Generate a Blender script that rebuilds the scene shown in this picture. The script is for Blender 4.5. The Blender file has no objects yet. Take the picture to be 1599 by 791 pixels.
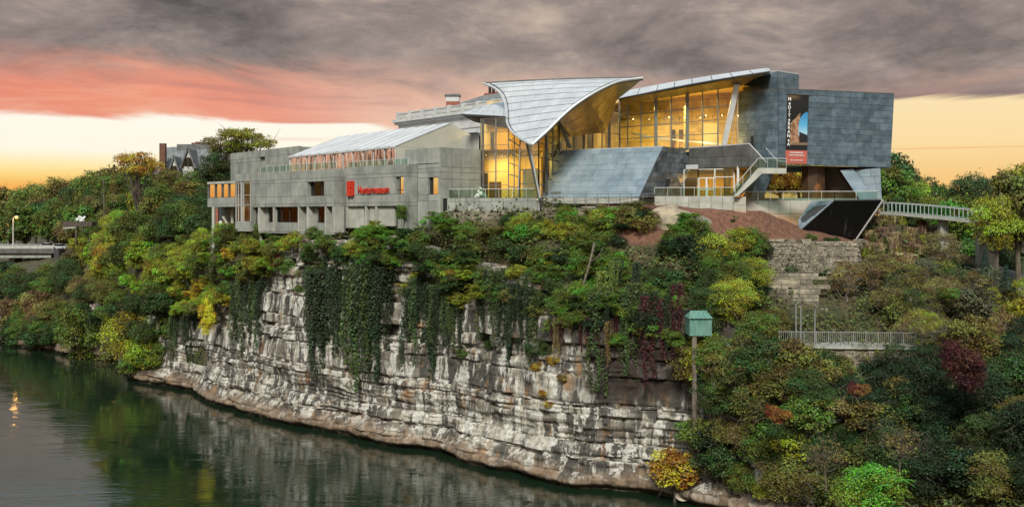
import bpy, bmesh, math, random
import numpy as np
from mathutils import Vector, Matrix
from mathutils.bvhtree import BVHTree

# ------------------------------------------------------------------ camera, world, sun, exposure
SC = bpy.context.scene
COL = SC.collection
F, CX, HY, HC = 1600.0, 799.5, 335.0, 27.0      # focal length in photo pixels, centre column, horizon row, eye height above the river
cam_data = bpy.data.cameras.new('camera')
cam_data.sensor_width = 36.0
cam_data.lens = 36.0 * F / 1599.0
cam_data.shift_y = -(395.5 - HY) / 1599.0
cam_data.clip_start = 1.0
cam_data.clip_end = 20000.0
cam = bpy.data.objects.new('camera', cam_data)
cam.location = (0, 0, HC)
cam.rotation_euler = (math.radians(90), 0, 0)
COL.objects.link(cam)
SC.camera = cam
SC.view_settings.view_transform = 'Standard'
SC.view_settings.look = 'None'
SC.view_settings.exposure = 1.0
SC.view_settings.gamma = 1.0
SC.cycles.max_bounces = 6
SC.cycles.transparent_max_bounces = 16
SC.cycles.caustics_reflective = False
SC.cycles.caustics_refractive = False
try:
    SC.cycles.use_denoising = True
except Exception:
    pass
SUN_AZ, SUN_EL = math.radians(-171), math.radians(42)      # azimuth from +Y clockwise: behind and left of the camera
sun = bpy.data.lights.new('sun', 'SUN')
sun.energy = 2.1
sun.angle = math.radians(14)
sun.color = (1.0, 0.95, 0.83)
sun_o = bpy.data.objects.new('sun', sun)
d = Vector((math.sin(SUN_AZ) * math.cos(SUN_EL), math.cos(SUN_AZ) * math.cos(SUN_EL), math.sin(SUN_EL)))
sun_o.rotation_euler = d.to_track_quat('Z', 'Y').to_euler()
COL.objects.link(sun_o)

def lin(r, g, b):
    def c(v):
        v /= 255.0
        return v / 12.92 if v <= 0.04045 else ((v + 0.055) / 1.055) ** 2.4
    return (c(r), c(g), c(b), 1.0)

class NT:
    """Short spelling for shader node trees."""
    def __init__(s, tree):
        s.t = tree; s.n = tree.nodes; s.l = tree.links
    def node(s, kind, **kw):
        n = s.n.new(kind)
        for k, v in kw.items():
            setattr(n, k, v)
        return n
    def put(s, sock, v):
        if hasattr(v, 'links') or isinstance(v, bpy.types.NodeSocket):
            s.l.new(v, sock)
        elif v is not None:
            if isinstance(v, (tuple, list)) and len(v) == 3 and sock.type == 'RGBA':
                v = (*v, 1)
            sock.default_value = v
    def m(s, op, a, b=None, c=None, clamp=False):
        n = s.node('ShaderNodeMath', operation=op, use_clamp=clamp)
        s.put(n.inputs[0], a)
        if b is not None: s.put(n.inputs[1], b)
        if c is not None: s.put(n.inputs[2], c)
        return n.outputs[0]
    def mix(s, f, a, b, blend='MIX'):
        n = s.node('ShaderNodeMix', data_type='RGBA', blend_type=blend)
        s.put(n.inputs[0], f); s.put(n.inputs[6], a); s.put(n.inputs[7], b)
        return n.outputs[2]
    def step(s, x, a, b, lo=0.0, hi=1.0):
        n = s.node('ShaderNodeMapRange', interpolation_type='SMOOTHSTEP')
        s.put(n.inputs[0], x); s.put(n.inputs[1], a); s.put(n.inputs[2], b); s.put(n.inputs[3], lo); s.put(n.inputs[4], hi)
        return n.outputs[0]
    def noise(s, vec, scale, detail=3.0, rough=0.55, dist=0.0, out=0):
        n = s.node('ShaderNodeTexNoise')
        if vec is not None: s.put(n.inputs['Vector'], vec)
        n.inputs['Scale'].default_value = scale; n.inputs['Detail'].default_value = detail
        n.inputs['Roughness'].default_value = rough; n.inputs['Distortion'].default_value = dist
        return n.outputs[out]
    def scalev(s, vec, sc, loc=(0, 0, 0)):
        n = s.node('ShaderNodeMapping')
        s.put(n.inputs['Vector'], vec); n.inputs['Scale'].default_value = sc; n.inputs['Location'].default_value = loc
        return n.outputs[0]
    def ramp(s, f, stops, interp='LINEAR'):
        n = s.node('ShaderNodeValToRGB'); n.color_ramp.interpolation = interp
        e = n.color_ramp.elements
        e[0].position, e[0].color = stops[0]
        e[1].position, e[1].color = stops[-1]
        for p, c in stops[1:-1]:
            q = e.new(p); q.color = c
        s.put(n.inputs[0], f)
        return n.outputs[0]
    def comb(s, x, y, z):
        n = s.node('ShaderNodeCombineXYZ')
        s.put(n.inputs[0], x); s.put(n.inputs[1], y); s.put(n.inputs[2], z)
        return n.outputs[0]

world = bpy.data.worlds.new('World')
SC.world = world
world.use_nodes = True
wt = NT(world.node_tree)
wt.n.clear()
geo = wt.node('ShaderNodeTexCoord')
sep = wt.node('ShaderNodeSeparateXYZ'); wt.l.new(geo.outputs['Generated'], sep.inputs[0])
dx, dy, dz = sep.outputs
az = wt.m('ARCTAN2', dx, dy)
el = wt.m('ARCSINE', dz)
# the clear band between horizon and cloud deck
naz = wt.m('ABSOLUTE', az)
clear_l = wt.ramp(wt.m('MULTIPLY', el, 6.0), [(0.0, lin(232, 120, 50)), (0.16, lin(250, 186, 98)), (0.21, lin(254, 214, 130)), (0.26, lin(255, 232, 168)), (0.35, lin(255, 249, 228)), (0.8, lin(255, 252, 246)), (1.0, lin(250, 238, 220))])
clear_r = wt.ramp(wt.m('MULTIPLY', el, 6.0), [(0.0, lin(238, 165, 92)), (0.16, lin(247, 198, 124)), (0.4, lin(252, 222, 164)), (0.8, lin(251, 230, 188)), (1.0, lin(244, 215, 180))])
side = wt.step(az, -0.12, 0.28)
clear = wt.mix(side, clear_l, clear_r)
# streaky cloud texture: flat deck seen in perspective
inv = wt.m('DIVIDE', 1.0, wt.m('ADD', wt.m('MAXIMUM', dz, 0.0), 0.045))
deck = wt.comb(wt.m('MULTIPLY', dx, inv), wt.m('MULTIPLY', dy, inv), 0.0)
n1 = wt.noise(wt.scalev(deck, (0.55, 0.22, 1), (3.1, 1.7, 0)), 1.0, 7.0, 0.6, 0.5)
n2 = wt.noise(wt.scalev(deck, (1.3, 0.6, 1), (7.3, 2.2, 4)), 1.0, 6.0, 0.65, 0.4)
ang = wt.comb(wt.m('MULTIPLY', az, 3.0), wt.m('MULTIPLY', el, 26.0), 0.3)
n3 = wt.noise(ang, 1.6, 6.0, 0.62, 0.6)
n4 = wt.noise(wt.scalev(ang, (0.6, 0.8, 1), (11, 5, 0)), 1.0, 4.0, 0.55, 0.3)
# lower edge of the deck
edge = wt.m('ADD', 0.088, wt.m('MULTIPLY', wt.m('SUBTRACT', n3, 0.5), 0.030))
edge = wt.m('ADD', edge, wt.step(az, 0.20, 0.36, 0.0, 0.016))
# a soft veil sinks lower in the middle
mid = wt.m('MULTIPLY', wt.step(az, -0.15, -0.03), wt.step(az, 0.22, 0.10))
edge = wt.m('SUBTRACT', edge, wt.m('MULTIPLY', mid, 0.040))
soft = wt.m('ADD', 0.0035, wt.m('MULTIPLY', mid, 0.022))
cl = wt.step(el, wt.m('SUBTRACT', edge, soft), wt.m('ADD', edge, soft))
# thin low streaks near the horizon
streak = wt.step(wt.noise(wt.comb(wt.m('MULTIPLY', az, 2.2), wt.m('MULTIPLY', el, 95.0), 0.0), 1.0, 4.0, 0.5, 0.4), 0.60, 0.70)
streak = wt.m('MULTIPLY', streak, wt.m('MULTIPLY', wt.step(el, 0.0, 0.02), wt.step(el, 0.085, 0.05)))
clear = wt.mix(wt.m('MULTIPLY', streak, 0.55), clear, lin(222, 128, 78))
# cloud colours
n5 = wt.noise(wt.comb(wt.m('MULTIPLY', az, 7.0), wt.m('MULTIPLY', el, 17.0), 1.7), 1.0, 9.0, 0.66, 0.25)
n1 = wt.m('ADD', wt.m('MULTIPLY', n1, 0.25), wt.m('MULTIPLY', n5, 0.75))
grey = wt.ramp(n1, [(0.30, lin(84, 80, 83)), (0.42, lin(118, 110, 107)), (0.53, lin(152, 139, 134)), (0.68, lin(206, 186, 168))])
grey = wt.mix(wt.step(n2, 0.35, 0.75, 0.0, 0.30), grey, lin(165, 148, 140))
azn = wt.m('ADD', wt.m('ADD', wt.m('MULTIPLY', az, 1.0), 0.5), wt.m('MULTIPLY', wt.m('SUBTRACT', n4, 0.5), 0.12))
lowc = wt.ramp(azn, [(0.0, lin(230, 138, 116)), (0.14, lin(237, 152, 126)), (0.25, lin(236, 156, 132)), (0.36, lin(232, 182, 162)), (0.50, lin(226, 190, 170)), (0.60, lin(200, 170, 156)), (0.72, lin(172, 148, 140)), (0.90, lin(182, 148, 138)), (1.0, lin(172, 142, 132))])
lowc = wt.mix(wt.step(n3, 0.42, 0.70, 0.0, 0.55), lowc, lin(246, 188, 156))
lowc = wt.mix(wt.step(n3, 0.46, 0.28, 0.0, 0.45), lowc, lin(176, 124, 118))
hi_ = wt.m('ADD', wt.m('ADD', 0.158, wt.m('MULTIPLY', wt.m('SUBTRACT', n2, 0.5), 0.07)), wt.step(az, -0.35, -0.05, 0.0, -0.012))
loww = wt.m('MULTIPLY', wt.step(el, hi_, wt.m('SUBTRACT', hi_, 0.045)), wt.step(az, 0.50, 0.10, 0.55, 1.0))
cloud = wt.mix(loww, grey, lowc)
glow = wt.m('MULTIPLY', wt.step(el, 0.12, 0.07), wt.m('MULTIPLY', wt.step(az, -0.2, -0.08), wt.step(az, 0.2, 0.0)))
cloud = wt.mix(wt.m('MULTIPLY', glow, 0.6), cloud, lin(250, 212, 178))
drk = wt.m('MULTIPLY', wt.m('MULTIPLY', wt.step(el, 0.115, 0.10), wt.step(el, 0.07, 0.09)), wt.step(az, 0.26, 0.34))
cloud = wt.mix(wt.m('MULTIPLY', drk, 0.8), cloud, lin(112, 98, 106))
sky_c = wt.mix(cl, clear, cloud)
# below the horizon: same dusky tone
sky_c = wt.mix(wt.step(el, 0.0, -0.05), sky_c, lin(70, 66, 60))
# the deck lets more light through towards the zenith
lift = wt.m('ADD', 1.0, wt.m('MULTIPLY', wt.step(el, 0.195, 0.36), 1.35))
sky_c = wt.mix(wt.step(el, 0.195, 0.30), sky_c, wt.mix(wt.step(n1, .3, .7), lin(104, 112, 120), lin(142, 149, 154)))
em = wt.node('ShaderNodeVectorMath', operation='SCALE')
wt.l.new(sky_c, em.inputs[0]); wt.l.new(lift, em.inputs[3])
nish = wt.node('ShaderNodeTexSky', sky_type='NISHITA', sun_disc=False)
nish.sun_elevation = SUN_EL; nish.sun_rotation = SUN_AZ
bg1 = wt.node('ShaderNodeBackground'); wt.l.new(em.outputs[0], bg1.inputs[0]); bg1.inputs[1].default_value = 0.5
bg2 = wt.node('ShaderNodeBackground')
bg2.inputs[1].default_value = 0.05
# the blue daylight sky only thins through the deck high up
wt.l.new(wt.mix(wt.step(el, 0.22, 0.9, 0.0, 0.55), (0, 0, 0, 1), nish.outputs[0]), bg2.inputs[0])
addn = wt.node('ShaderNodeAddShader'); wt.l.new(bg1.outputs[0], addn.inputs[0]); wt.l.new(bg2.outputs[0], addn.inputs[1])
wo = wt.node('ShaderNodeOutputWorld'); wt.l.new(addn.outputs[0], wo.inputs[0])

# ------------------------------------------------------------------ small helpers
def X(px, Y): return (px - CX) / F * Y
def Z(py, Y): return HC + (HY - py) / F * Y
def P(px, py, Y): return (X(px, Y), Y, Z(py, Y))
def PX(px, Y): return (X(px, Y), Y)
WL = {}
def put(o, label=None, cat=None, group=None, kind=None):
    if label: o['label'] = label
    if cat: o['category'] = cat
    if group: o['group'] = group
    if kind: o['kind'] = kind
    return o
def empty(name, loc, label=None, cat=None, group=None, rz=0.0):
    o = bpy.data.objects.new(name, None)
    o.location = loc; o.rotation_euler = (0, 0, rz); o.empty_display_size = 0.5
    COL.objects.link(o); WL[o.name] = Matrix.Translation(Vector(loc)) @ Matrix.Rotation(rz, 4, 'Z')
    return put(o, label, cat, group)
def adopt(o, parent):
    if parent is not None:
        o.parent = parent
        o.matrix_parent_inverse = WL.get(parent.name, Matrix.Identity(4)).inverted()
def mk(name, verts, faces, mat=None, parent=None, smooth=False):
    me = bpy.data.meshes.new(name)
    me.from_pydata([tuple(v) for v in verts], [], faces)
    if smooth:
        me.polygons.foreach_set('use_smooth', [True] * len(me.polygons))
    if mat is not None: me.materials.append(mat)
    o = bpy.data.objects.new(name, me)
    COL.objects.link(o)
    adopt(o, parent)
    return o
class MB:
    """Collects boxes, bars, tubes into one mesh."""
    def __init__(s): s.v = []; s.f = []
    def add(s, v, f):
        k = len(s.v); s.v += [tuple(q) for q in v]; s.f += [tuple(i + k for i in q) for q in f]; return s
    def hexa(s, a, b):
        """a, b: two loops of n points (bottom, top)."""
        n = len(a)
        f = [tuple(range(n - 1, -1, -1)), tuple(range(n, 2 * n))] + [(i, (i + 1) % n, n + (i + 1) % n, n + i) for i in range(n)]
        return s.add(list(a) + list(b), f)
    def prism(s, pts, z0, z1):
        return s.hexa([(p[0], p[1], z0) for p in pts], [(p[0], p[1], z1) for p in pts])
    def box(s, c, d, rz=0.0):
        x, y, z = d[0] / 2, d[1] / 2, d[2] / 2
        cs, sn = math.cos(rz), math.sin(rz)
        pts = [(c[0] + cs * i * x - sn * j * y, c[1] + sn * i * x + cs * j * y) for i, j in ((-1, -1), (1, -1), (1, 1), (-1, 1))]
        return s.prism(pts, c[2] - z, c[2] + z)
    def bar(s, a, b, w=0.06, h=None, n=4, w2=None):
        """A bar from a to b; w2 the end width."""
        a = Vector(a); b = Vector(b); t = (b - a)
        if t.length < 1e-6: return s
        t.normalize()
        up = Vector((0, 0, 1)) if abs(t.z) < 0.95 else Vector((0, 1, 0))
        x = t.cross(up).normalized(); y = x.cross(t).normalized()
        h = h or w; w2 = w if w2 is None else w2
        def ring(c, w, h):
            if n == 4: return [c + x * i * w / 2 + y * j * h / 2 for i, j in ((-1, -1), (1, -1), (1, 1), (-1, 1))]
            return [c + x * math.cos(q) * w / 2 + y * math.sin(q) * h / 2 for q in [2 * math.pi * k / n for k in range(n)]]
        return s.hexa(ring(a, w, h), ring(b, w2, h * w2 / w))
    def tube(s, pts, rads, n=6):
        pts = [Vector(p) for p in pts]; base = len(s.v); prev = None
        for i, p in enumerate(pts):
            t = (pts[min(i + 1, len(pts) - 1)] - pts[max(i - 1, 0)]).normalized()
            if prev is None:
                up = Vector((0, 0, 1)) if abs(t.z) < 0.9 else Vector((0, 1, 0)); x = t.cross(up).normalized()
            else:
                x = (prev - t * prev.dot(t)).normalized()
            prev = x; y = t.cross(x)
            for k in range(n):
                q = 2 * math.pi * k / n
                s.v.append(tuple(p + (x * math.cos(q) + y * math.sin(q)) * rads[i]))
        for i in range(len(pts) - 1):
            for k in range(n):
                a = base + i * n + k; b = base + i * n + (k + 1) % n
                s.f.append((a, b, b + n, a + n))
        s.f.append(tuple(base + k for k in range(n - 1, -1, -1))); e = base + (len(pts) - 1) * n
        s.f.append(tuple(e + k for k in range(n)))
        return s
    def build(s, name, mat=None, parent=None, smooth=False): return mk(name, s.v, s.f, mat, parent, smooth)

def lerp(a, b, t): return tuple(a[i] + (b[i] - a[i]) * t for i in range(len(a)))
def bil(p00, p10, p11, p01):
    def S(u, v): return lerp(lerp(p00, p10, u), lerp(p01, p11, u), v)
    return S
def on_line(a, b, px):
    """Parameter along plan line a->b (world x, y) where the photo column px crosses it."""
    k = (px - CX) / F
    return (k * a[1] - a[0]) / ((b[0] - a[0]) - k * (b[1] - a[1]))

# ------------------------------------------------------------------ materials
def base_mat(name):
    m = bpy.data.materials.new(name); m.use_nodes = True
    t = NT(m.node_tree); t.n.clear()
    b = t.node('ShaderNodeBsdfPrincipled'); o = t.node('ShaderNodeOutputMaterial'); t.l.new(b.outputs[0], o.inputs[0])
    return m, t, b
def coords(t):
    g = t.node('ShaderNodeNewGeometry'); return g.outputs['Position']
def pmat(name, c1, c2=None, rough=0.7, metal=0.0, spec=0.4, scale=0.8, stretch=(1, 1, 1), bump=0.15, bscale=6.0, objvar=0.0, streak=0.0, streak_c=None, detail=5.0):
    m, t, b = base_mat(name)
    pos = coords(t)
    c2 = c2 or c1
    col = t.mix(t.step(t.noise(t.scalev(pos, stretch), scale, detail, 0.6), 0.35, 0.65), c1, c2)
    if streak > 0:
        s = t.step(t.noise(t.scalev(pos, (1.6, 1.6, 0.10)), 1.0, 4.0, 0.65), 0.48, 0.72, 0.0, streak)
        col = t.mix(s, col, streak_c or (0.03, 0.03, 0.028, 1))
    if objvar > 0:
        oi = t.node('ShaderNodeObjectInfo')
        f = t.m('ADD', 1.0 - objvar, t.m('MULTIPLY', oi.outputs['Random'], 2 * objvar))
        vm = t.node('ShaderNodeVectorMath', operation='SCALE'); t.l.new(col, vm.inputs[0]); t.l.new(f, vm.inputs[3]); col = vm.outputs[0]
    t.l.new(col, b.inputs['Base Color'])
    b.inputs['Roughness'].default_value = rough; b.inputs['Metallic'].default_value = metal
    b.inputs['Specular IOR Level'].default_value = spec
    if bump > 0:
        bn = t.node('ShaderNodeBump'); bn.inputs['Strength'].default_value = bump; bn.inputs['Distance'].default_value = 0.1
        t.l.new(t.noise(pos, bscale, 5.0, 0.65), bn.inputs['Height']); t.l.new(bn.outputs[0], b.inputs['Normal'])
    return m
def emat(name, c, strength):
    m = bpy.data.materials.new(name); m.use_nodes = True; t = NT(m.node_tree); t.n.clear()
    e = t.node('ShaderNodeEmission'); e.inputs[0].default_value = c; e.inputs[1].default_value = strength
    o = t.node('ShaderNodeOutputMaterial'); t.l.new(e.outputs[0], o.inputs[0]); return m
def glass_mat(name, tint, refl=0.12, edge=0.5, rc=(1, 1, 1, 1)):
    m = bpy.data.materials.new(name); m.use_nodes = True; t = NT(m.node_tree); t.n.clear()
    tr = t.node('ShaderNodeBsdfTransparent'); tr.inputs[0].default_value = tint
    gl = t.node('ShaderNodeBsdfGlossy'); gl.inputs['Roughness'].default_value = 0.03; gl.inputs[0].default_value = rc
    bn = t.node('ShaderNodeBump'); bn.inputs['Strength'].default_value = 0.02; bn.inputs['Distance'].default_value = 0.1
    t.l.new(t.noise(coords(t), 0.7, 2.0), bn.inputs['Height']); t.l.new(bn.outputs[0], gl.inputs['Normal'])
    lw = t.node('ShaderNodeLayerWeight'); lw.inputs[0].default_value = 0.35
    mx = t.node('ShaderNodeMixShader'); t.l.new(t.m('ADD', refl, t.m('MULTIPLY', lw.outputs['Fresnel'], edge), clamp=True), mx.inputs[0])
    t.l.new(tr.outputs[0], mx.inputs[1]); t.l.new(gl.outputs[0], mx.inputs[2])
    o = t.node('ShaderNodeOutputMaterial'); t.l.new(mx.outputs[0], o.inputs[0]); return m

M = {}
M['concrete'] = pmat('board_concrete', (0.205, 0.218, 0.198, 1), (0.30, 0.315, 0.285, 1), 0.85, scale=0.5, objvar=0.10, streak=0.6, streak_c=(0.12, 0.125, 0.11, 1), bump=0.12, bscale=9)
M['concrete_pale'] = pmat('pale_concrete', (0.32, 0.325, 0.285, 1), (0.42, 0.425, 0.385, 1), 0.8, scale=0.7, objvar=0.10, streak=0.30, streak_c=(0.2, 0.19, 0.16, 1))
M['white'] = pmat('white_paint', (0.40, 0.41, 0.40, 1), (0.50, 0.51, 0.50, 1), 0.6, scale=0.6, bump=0.03)
M['tent'] = pmat('white_tent_fabric', (0.42, 0.44, 0.46, 1), (0.52, 0.54, 0.55, 1), 0.55, scale=0.3, bump=0.05, bscale=1.5, objvar=0.06)
M['gable'] = pmat('cream_fabric', (0.44, 0.44, 0.37, 1), (0.50, 0.50, 0.43, 1), 0.8, scale=0.3, bump=0.05)
M['slate'] = pmat('blue_grey_slate', (0.055, 0.088, 0.115, 1), (0.105, 0.145, 0.175, 1), 0.45, spec=0.5, scale=1.1, objvar=0.24, bump=0.3, bscale=5)
M['zinc'] = pmat('pale_zinc_sheet', (0.145, 0.20, 0.24, 1), (0.21, 0.27, 0.31, 1), 0.42, metal=0.0, spec=0.6, scale=0.6, objvar=0.08, bump=0.1, bscale=3)
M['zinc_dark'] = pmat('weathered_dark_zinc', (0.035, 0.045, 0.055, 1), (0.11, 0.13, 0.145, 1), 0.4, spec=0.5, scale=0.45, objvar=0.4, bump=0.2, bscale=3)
M['alu'] = pmat('brushed_aluminium', (0.50, 0.53, 0.54, 1), (0.60, 0.62, 0.63, 1), 0.38, metal=0.35, spec=0.5, scale=0.5, objvar=0.05, bump=0.04, bscale=2)
M['alu_dark'] = pmat('dull_grey_metal', (0.10, 0.105, 0.10, 1), (0.16, 0.165, 0.16, 1), 0.45, metal=0.4, scale=0.7, objvar=0.12, bump=0.05)
M['roof_seam'] = pmat('grey_roof_seam', (0.17, 0.18, 0.185, 1), None, 0.6, bump=0)
M['seam'] = pmat('dark_seam', (0.045, 0.05, 0.055, 1), None, 0.7, bump=0)
M['frame'] = pmat('pale_metal_frame', (0.34, 0.37, 0.37, 1), None, 0.4, metal=0.4, bump=0)
M['white_frame'] = pmat('white_metal_frame', (0.62, 0.65, 0.63, 1), None, 0.4, bump=0)
M['dark'] = pmat('dark_interior', (0.02, 0.02, 0.02, 1), None, 0.9, bump=0)
M['glass'] = glass_mat('clear_glass', (0.90, 0.97, 0.93, 1), 0.06, 0.45)
M['rail_glass'] = glass_mat('green_rail_glass', (0.50, 0.70, 0.64, 1), 0.07, 0.25, (0.5, 0.62, 0.6, 1))
M['mirror_glass'] = glass_mat('reflective_dark_glass', (0.10, 0.10, 0.10, 1), 0.80, 0.2, (1.0, 0.97, 0.92, 1))
M['dark_glass'] = glass_mat('smoked_glass', (0.12, 0.11, 0.11, 1), 0.03, 0.06)
M['vinyl'] = glass_mat('clear_vinyl', (0.42, 0.40, 0.40, 1), 0.35, 0.4, (1.0, 0.70, 0.68, 1))
t_ = NT(M['vinyl'].node_tree); mx_ = [n for n in t_.n if n.type == 'MIX_SHADER'][0]; bn_ = [n for n in t_.n if n.type == 'BUMP'][0]
fold = t_.noise(t_.scalev(coords(t_), (1.6, 1.6, 0.35)), 1.0, 5.0, 0.65, 0.8)
t_.l.new(t_.step(fold, 0.36, 0.62, 0.08, 0.75), mx_.inputs[0]); bn_.inputs['Strength'].default_value = 0.5; t_.l.new(fold, bn_.inputs['Height'])
M['gold_wall'] = pmat('amber_plaster', (0.62, 0.42, 0.12, 1), (0.68, 0.47, 0.16, 1), 0.8, scale=0.3, bump=0.03)
M['stone_in'] = pmat('warm_stone_cladding', (0.42, 0.32, 0.16, 1), (0.60, 0.46, 0.25, 1), 0.7, scale=0.8, objvar=0.2, bump=0.1)
M['pale_in'] = pmat('pale_plaster', (0.55, 0.55, 0.42, 1), None, 0.8, bump=0.02)
M['soffit'] = pmat('bronze_panel', (0.13, 0.090, 0.034, 1), (0.20, 0.14, 0.055, 1), 0.42, metal=0.5, scale=0.9, objvar=0.10, bump=0.12, bscale=7)
M['brown_wall'] = pmat('brown_panel', (0.045, 0.024, 0.012, 1), (0.075, 0.038, 0.018, 1), 0.5, scale=0.8, bump=0.05)
M['red'] = pmat('red_enamel', (0.50, 0.030, 0.012, 1), (0.58, 0.045, 0.02, 1), 0.4, scale=2, bump=0.02)
M['brick'] = pmat('red_brick', (0.22, 0.07, 0.045, 1), (0.32, 0.12, 0.08, 1), 0.85, scale=3, bump=0.3)
M['old_brick'] = pmat('dark_old_brick', (0.10, 0.045, 0.03, 1), (0.16, 0.08, 0.055, 1), 0.9, scale=3, bump=0.3)
M['rail_grey'] = pmat('dull_white_metal', (0.20, 0.21, 0.20, 1), None, 0.5, bump=0)
M['shingle'] = pmat('grey_shingle', (0.10, 0.11, 0.11, 1), (0.16, 0.17, 0.17, 1), 0.8, scale=1.2, bump=0.35, bscale=4, objvar=0.15)
M['stone'] = pmat('dry_stone', (0.14, 0.13, 0.10, 1), (0.34, 0.31, 0.24, 1), 0.9, scale=1.4, bump=0.5, bscale=5)
M['stone_joint'] = pmat('dark_stone_joint', (0.04, 0.037, 0.03, 1), (0.07, 0.06, 0.05, 1), 0.95, scale=2)
M['mulch'] = pmat('red_brown_mulch', (0.13, 0.050, 0.028, 1), (0.21, 0.090, 0.050, 1), 0.95, scale=1.6, bump=0.6, bscale=8)
M['bark'] = pmat('grey_brown_bark', (0.07, 0.055, 0.04, 1), (0.14, 0.12, 0.095, 1), 0.9, scale=3, stretch=(1, 1, .3), bump=0.4)
M['pale_bark'] = pmat('pale_bark', (0.22, 0.20, 0.16, 1), (0.32, 0.29, 0.24, 1), 0.85, scale=2, stretch=(1, 1, .4), bump=0.3)
M['asphalt'] = pmat('asphalt', (0.045, 0.045, 0.047, 1), (0.065, 0.063, 0.062, 1), 0.85, scale=0.5)
M['galv'] = pmat('galvanised_steel', (0.42, 0.44, 0.43, 1), (0.52, 0.54, 0.53, 1), 0.45, metal=0.3, scale=2, bump=0.02)
M['teal'] = pmat('teal_painted_metal', (0.075, 0.19, 0.155, 1), (0.14, 0.28, 0.23, 1), 0.6, scale=1.6, bump=0.15, stretch=(3, 3, .6), streak=0.4, streak_c=(0.10, 0.16, 0.12, 1))
# ------------------------------------------------------------------ land, cliff, river
rng = np.random.default_rng(7)
def hash2(i, j, seed=0):
    n = (i.astype(np.int64) * 374761393 + j.astype(np.int64) * 668265263 + seed * 1442695041) & 0xFFFFFFFF
    n = ((n ^ (n >> 13)) * 1274126177) & 0xFFFFFFFF
    return ((n ^ (n >> 16)) & 0xFFFFFF) / float(0xFFFFFF)
def vn(x, y, seed=0):
    x = np.asarray(x, float); y = np.asarray(y, float) + 0 * x; x = x + 0 * y
    i, j = np.floor(x), np.floor(y); fx, fy = x - i, y - j
    fx = fx * fx * (3 - 2 * fx); fy = fy * fy * (3 - 2 * fy)
    a, b, c, d_ = hash2(i, j, seed), hash2(i + 1, j, seed), hash2(i, j + 1, seed), hash2(i + 1, j + 1, seed)
    return (a + (b - a) * fx) * (1 - fy) + (c + (d_ - c) * fx) * fy - 0.5
def fbm(x, y, seed=0, o=4):
    return sum(vn(np.asarray(x) * 2 ** k, np.asarray(y) * 2 ** k, seed + k) * 0.5 ** k for k in range(o))

WLINE = [(-600, 470), (-150, 518), (0, 533), (60, 545), (150, 558), (185, 566), (215, 590), (245, 600), (320, 620), (390, 643), (470, 664), (560, 686), (650, 703),
         (740, 722), (830, 744), (920, 762), (1000, 771), (1060, 778), (1100, 792), (1180, 812), (1300, 845), (1450, 900), (1600, 980), (1900, 1150), (2300, 1400)]
def yw(px):
    return HC * F / (np.interp(px, [a for a, b in WLINE], [b for a, b in WLINE]) - HY)
SECT = [  # photo column: lip height, then (distance, height) shelf, plateau edge, building zone, behind, far
    (-600, 6, (330, 9), (345, 12), (360, 14), (420, 16), (600, 17)),
    (-150, 5, (258, 9), (275, 12), (310, 14), (400, 16), (600, 17)),
    (0, 4, (235, 8), (255, 11), (290, 13), (400, 15), (600, 17)),
    (100, 7, (214, 11), (235, 14), (270, 15), (380, 16), (600, 17)),
    (185, 13, (192, 18), (205, 22), (225, 26), (260, 29), (600, 20)),
    (245, 11.5, (171, 18), (180, 22), (200, 26), (240, 30), (600, 22)),
    (330, 14.5, (152.4, 19), (154.6, 23.3), (165, 24.5), (230, 31), (600, 24)),
    (385, 18, (144.2, 21.5), (146.5, 23.6), (158, 24.4), (230, 31), (600, 24)),
    (430, 23.2, (141, 23.9), (150, 24.2), (170, 27), (230, 31), (600, 24)),
    (530, 23.8, (130.5, 24), (140, 24.4), (160, 28), (230, 31), (600, 24)),
    (620, 23.6, (123.0, 24.6), (132, 26.0), (160, 29), (230, 30), (600, 24)),
    (690, 22, (118.8, 24.3), (119.9, 25.8), (122.0, 28.5), (170, 29), (600, 24)),
    (850, 18, (112.5, 23), (116.6, 25.9), (118.6, 28.4), (160, 29), (600, 24)),
    (950, 17.5, (110, 22.3), (115.0, 26.3), (118.0, 28.3), (160, 29), (600, 24)),
    (1050, 17, (106, 22), (111.0, 26.0), (115.4, 28.2), (160, 29), (600, 24)),
    (1150, 13, (103, 19.5), (109.6, 24.2), (114.3, 27.3), (150, 28.8), (600, 24)),
    (1190, 11, (109.6, 20.8), (110.6, 24.2), (114.3, 27.3), (150, 28.8), (600, 24)),
    (1250, 8, (110.6, 20.8), (111.5, 24.2), (116.2, 25.2), (150, 28.8), (600, 24)),
    (1335, 6.5, (110.8, 20.4), (112.0, 23.8), (117.0, 24.0), (150, 28.5), (600, 24)),
    (1400, 6, (105, 18.0), (113.5, 24.0), (121, 26.8), (150, 25), (600, 22)),
    (1450, 6, (103, 16.5), (112.5, 22.0), (120, 24.6), (150, 20), (600, 18)),
    (1560, 6, (100, 14.0), (109, 18.4), (117, 19.6), (150, 19), (600, 17)),
    (1700, 6, (95, 12.5), (108, 17), (118, 18.5), (150, 18.5), (600, 17)),
    (2300, 5, (85, 11), (105, 16), (120, 18), (150, 18), (600, 17))]
SPX = [s[0] for s in SECT]
def lean(px): return np.interp(px, [-600, 1080, 1200, 1300, 1450, 2300], [2.6, 2.6, 4.0, 7.0, 11.0, 14.0])
def sect(px):
    """Land profile at a photo column: list of (Y, z)."""
    w = float(yw(px)); lip = float(np.interp(px, SPX, [s[1] for s in SECT]))
    pts = [(w, 0.0), (w + float(lean(px)), lip)]
    for k in range(2, 7):
        pts.append((float(np.interp(px, SPX, [s[k][0] for s in SECT])), float(np.interp(px, SPX, [s[k][1] for s in SECT]))))
    pts.append((9000.0, 12.0))
    return pts
COUNT = [8, 16, 14, 12, 10, 8, 5]
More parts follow.
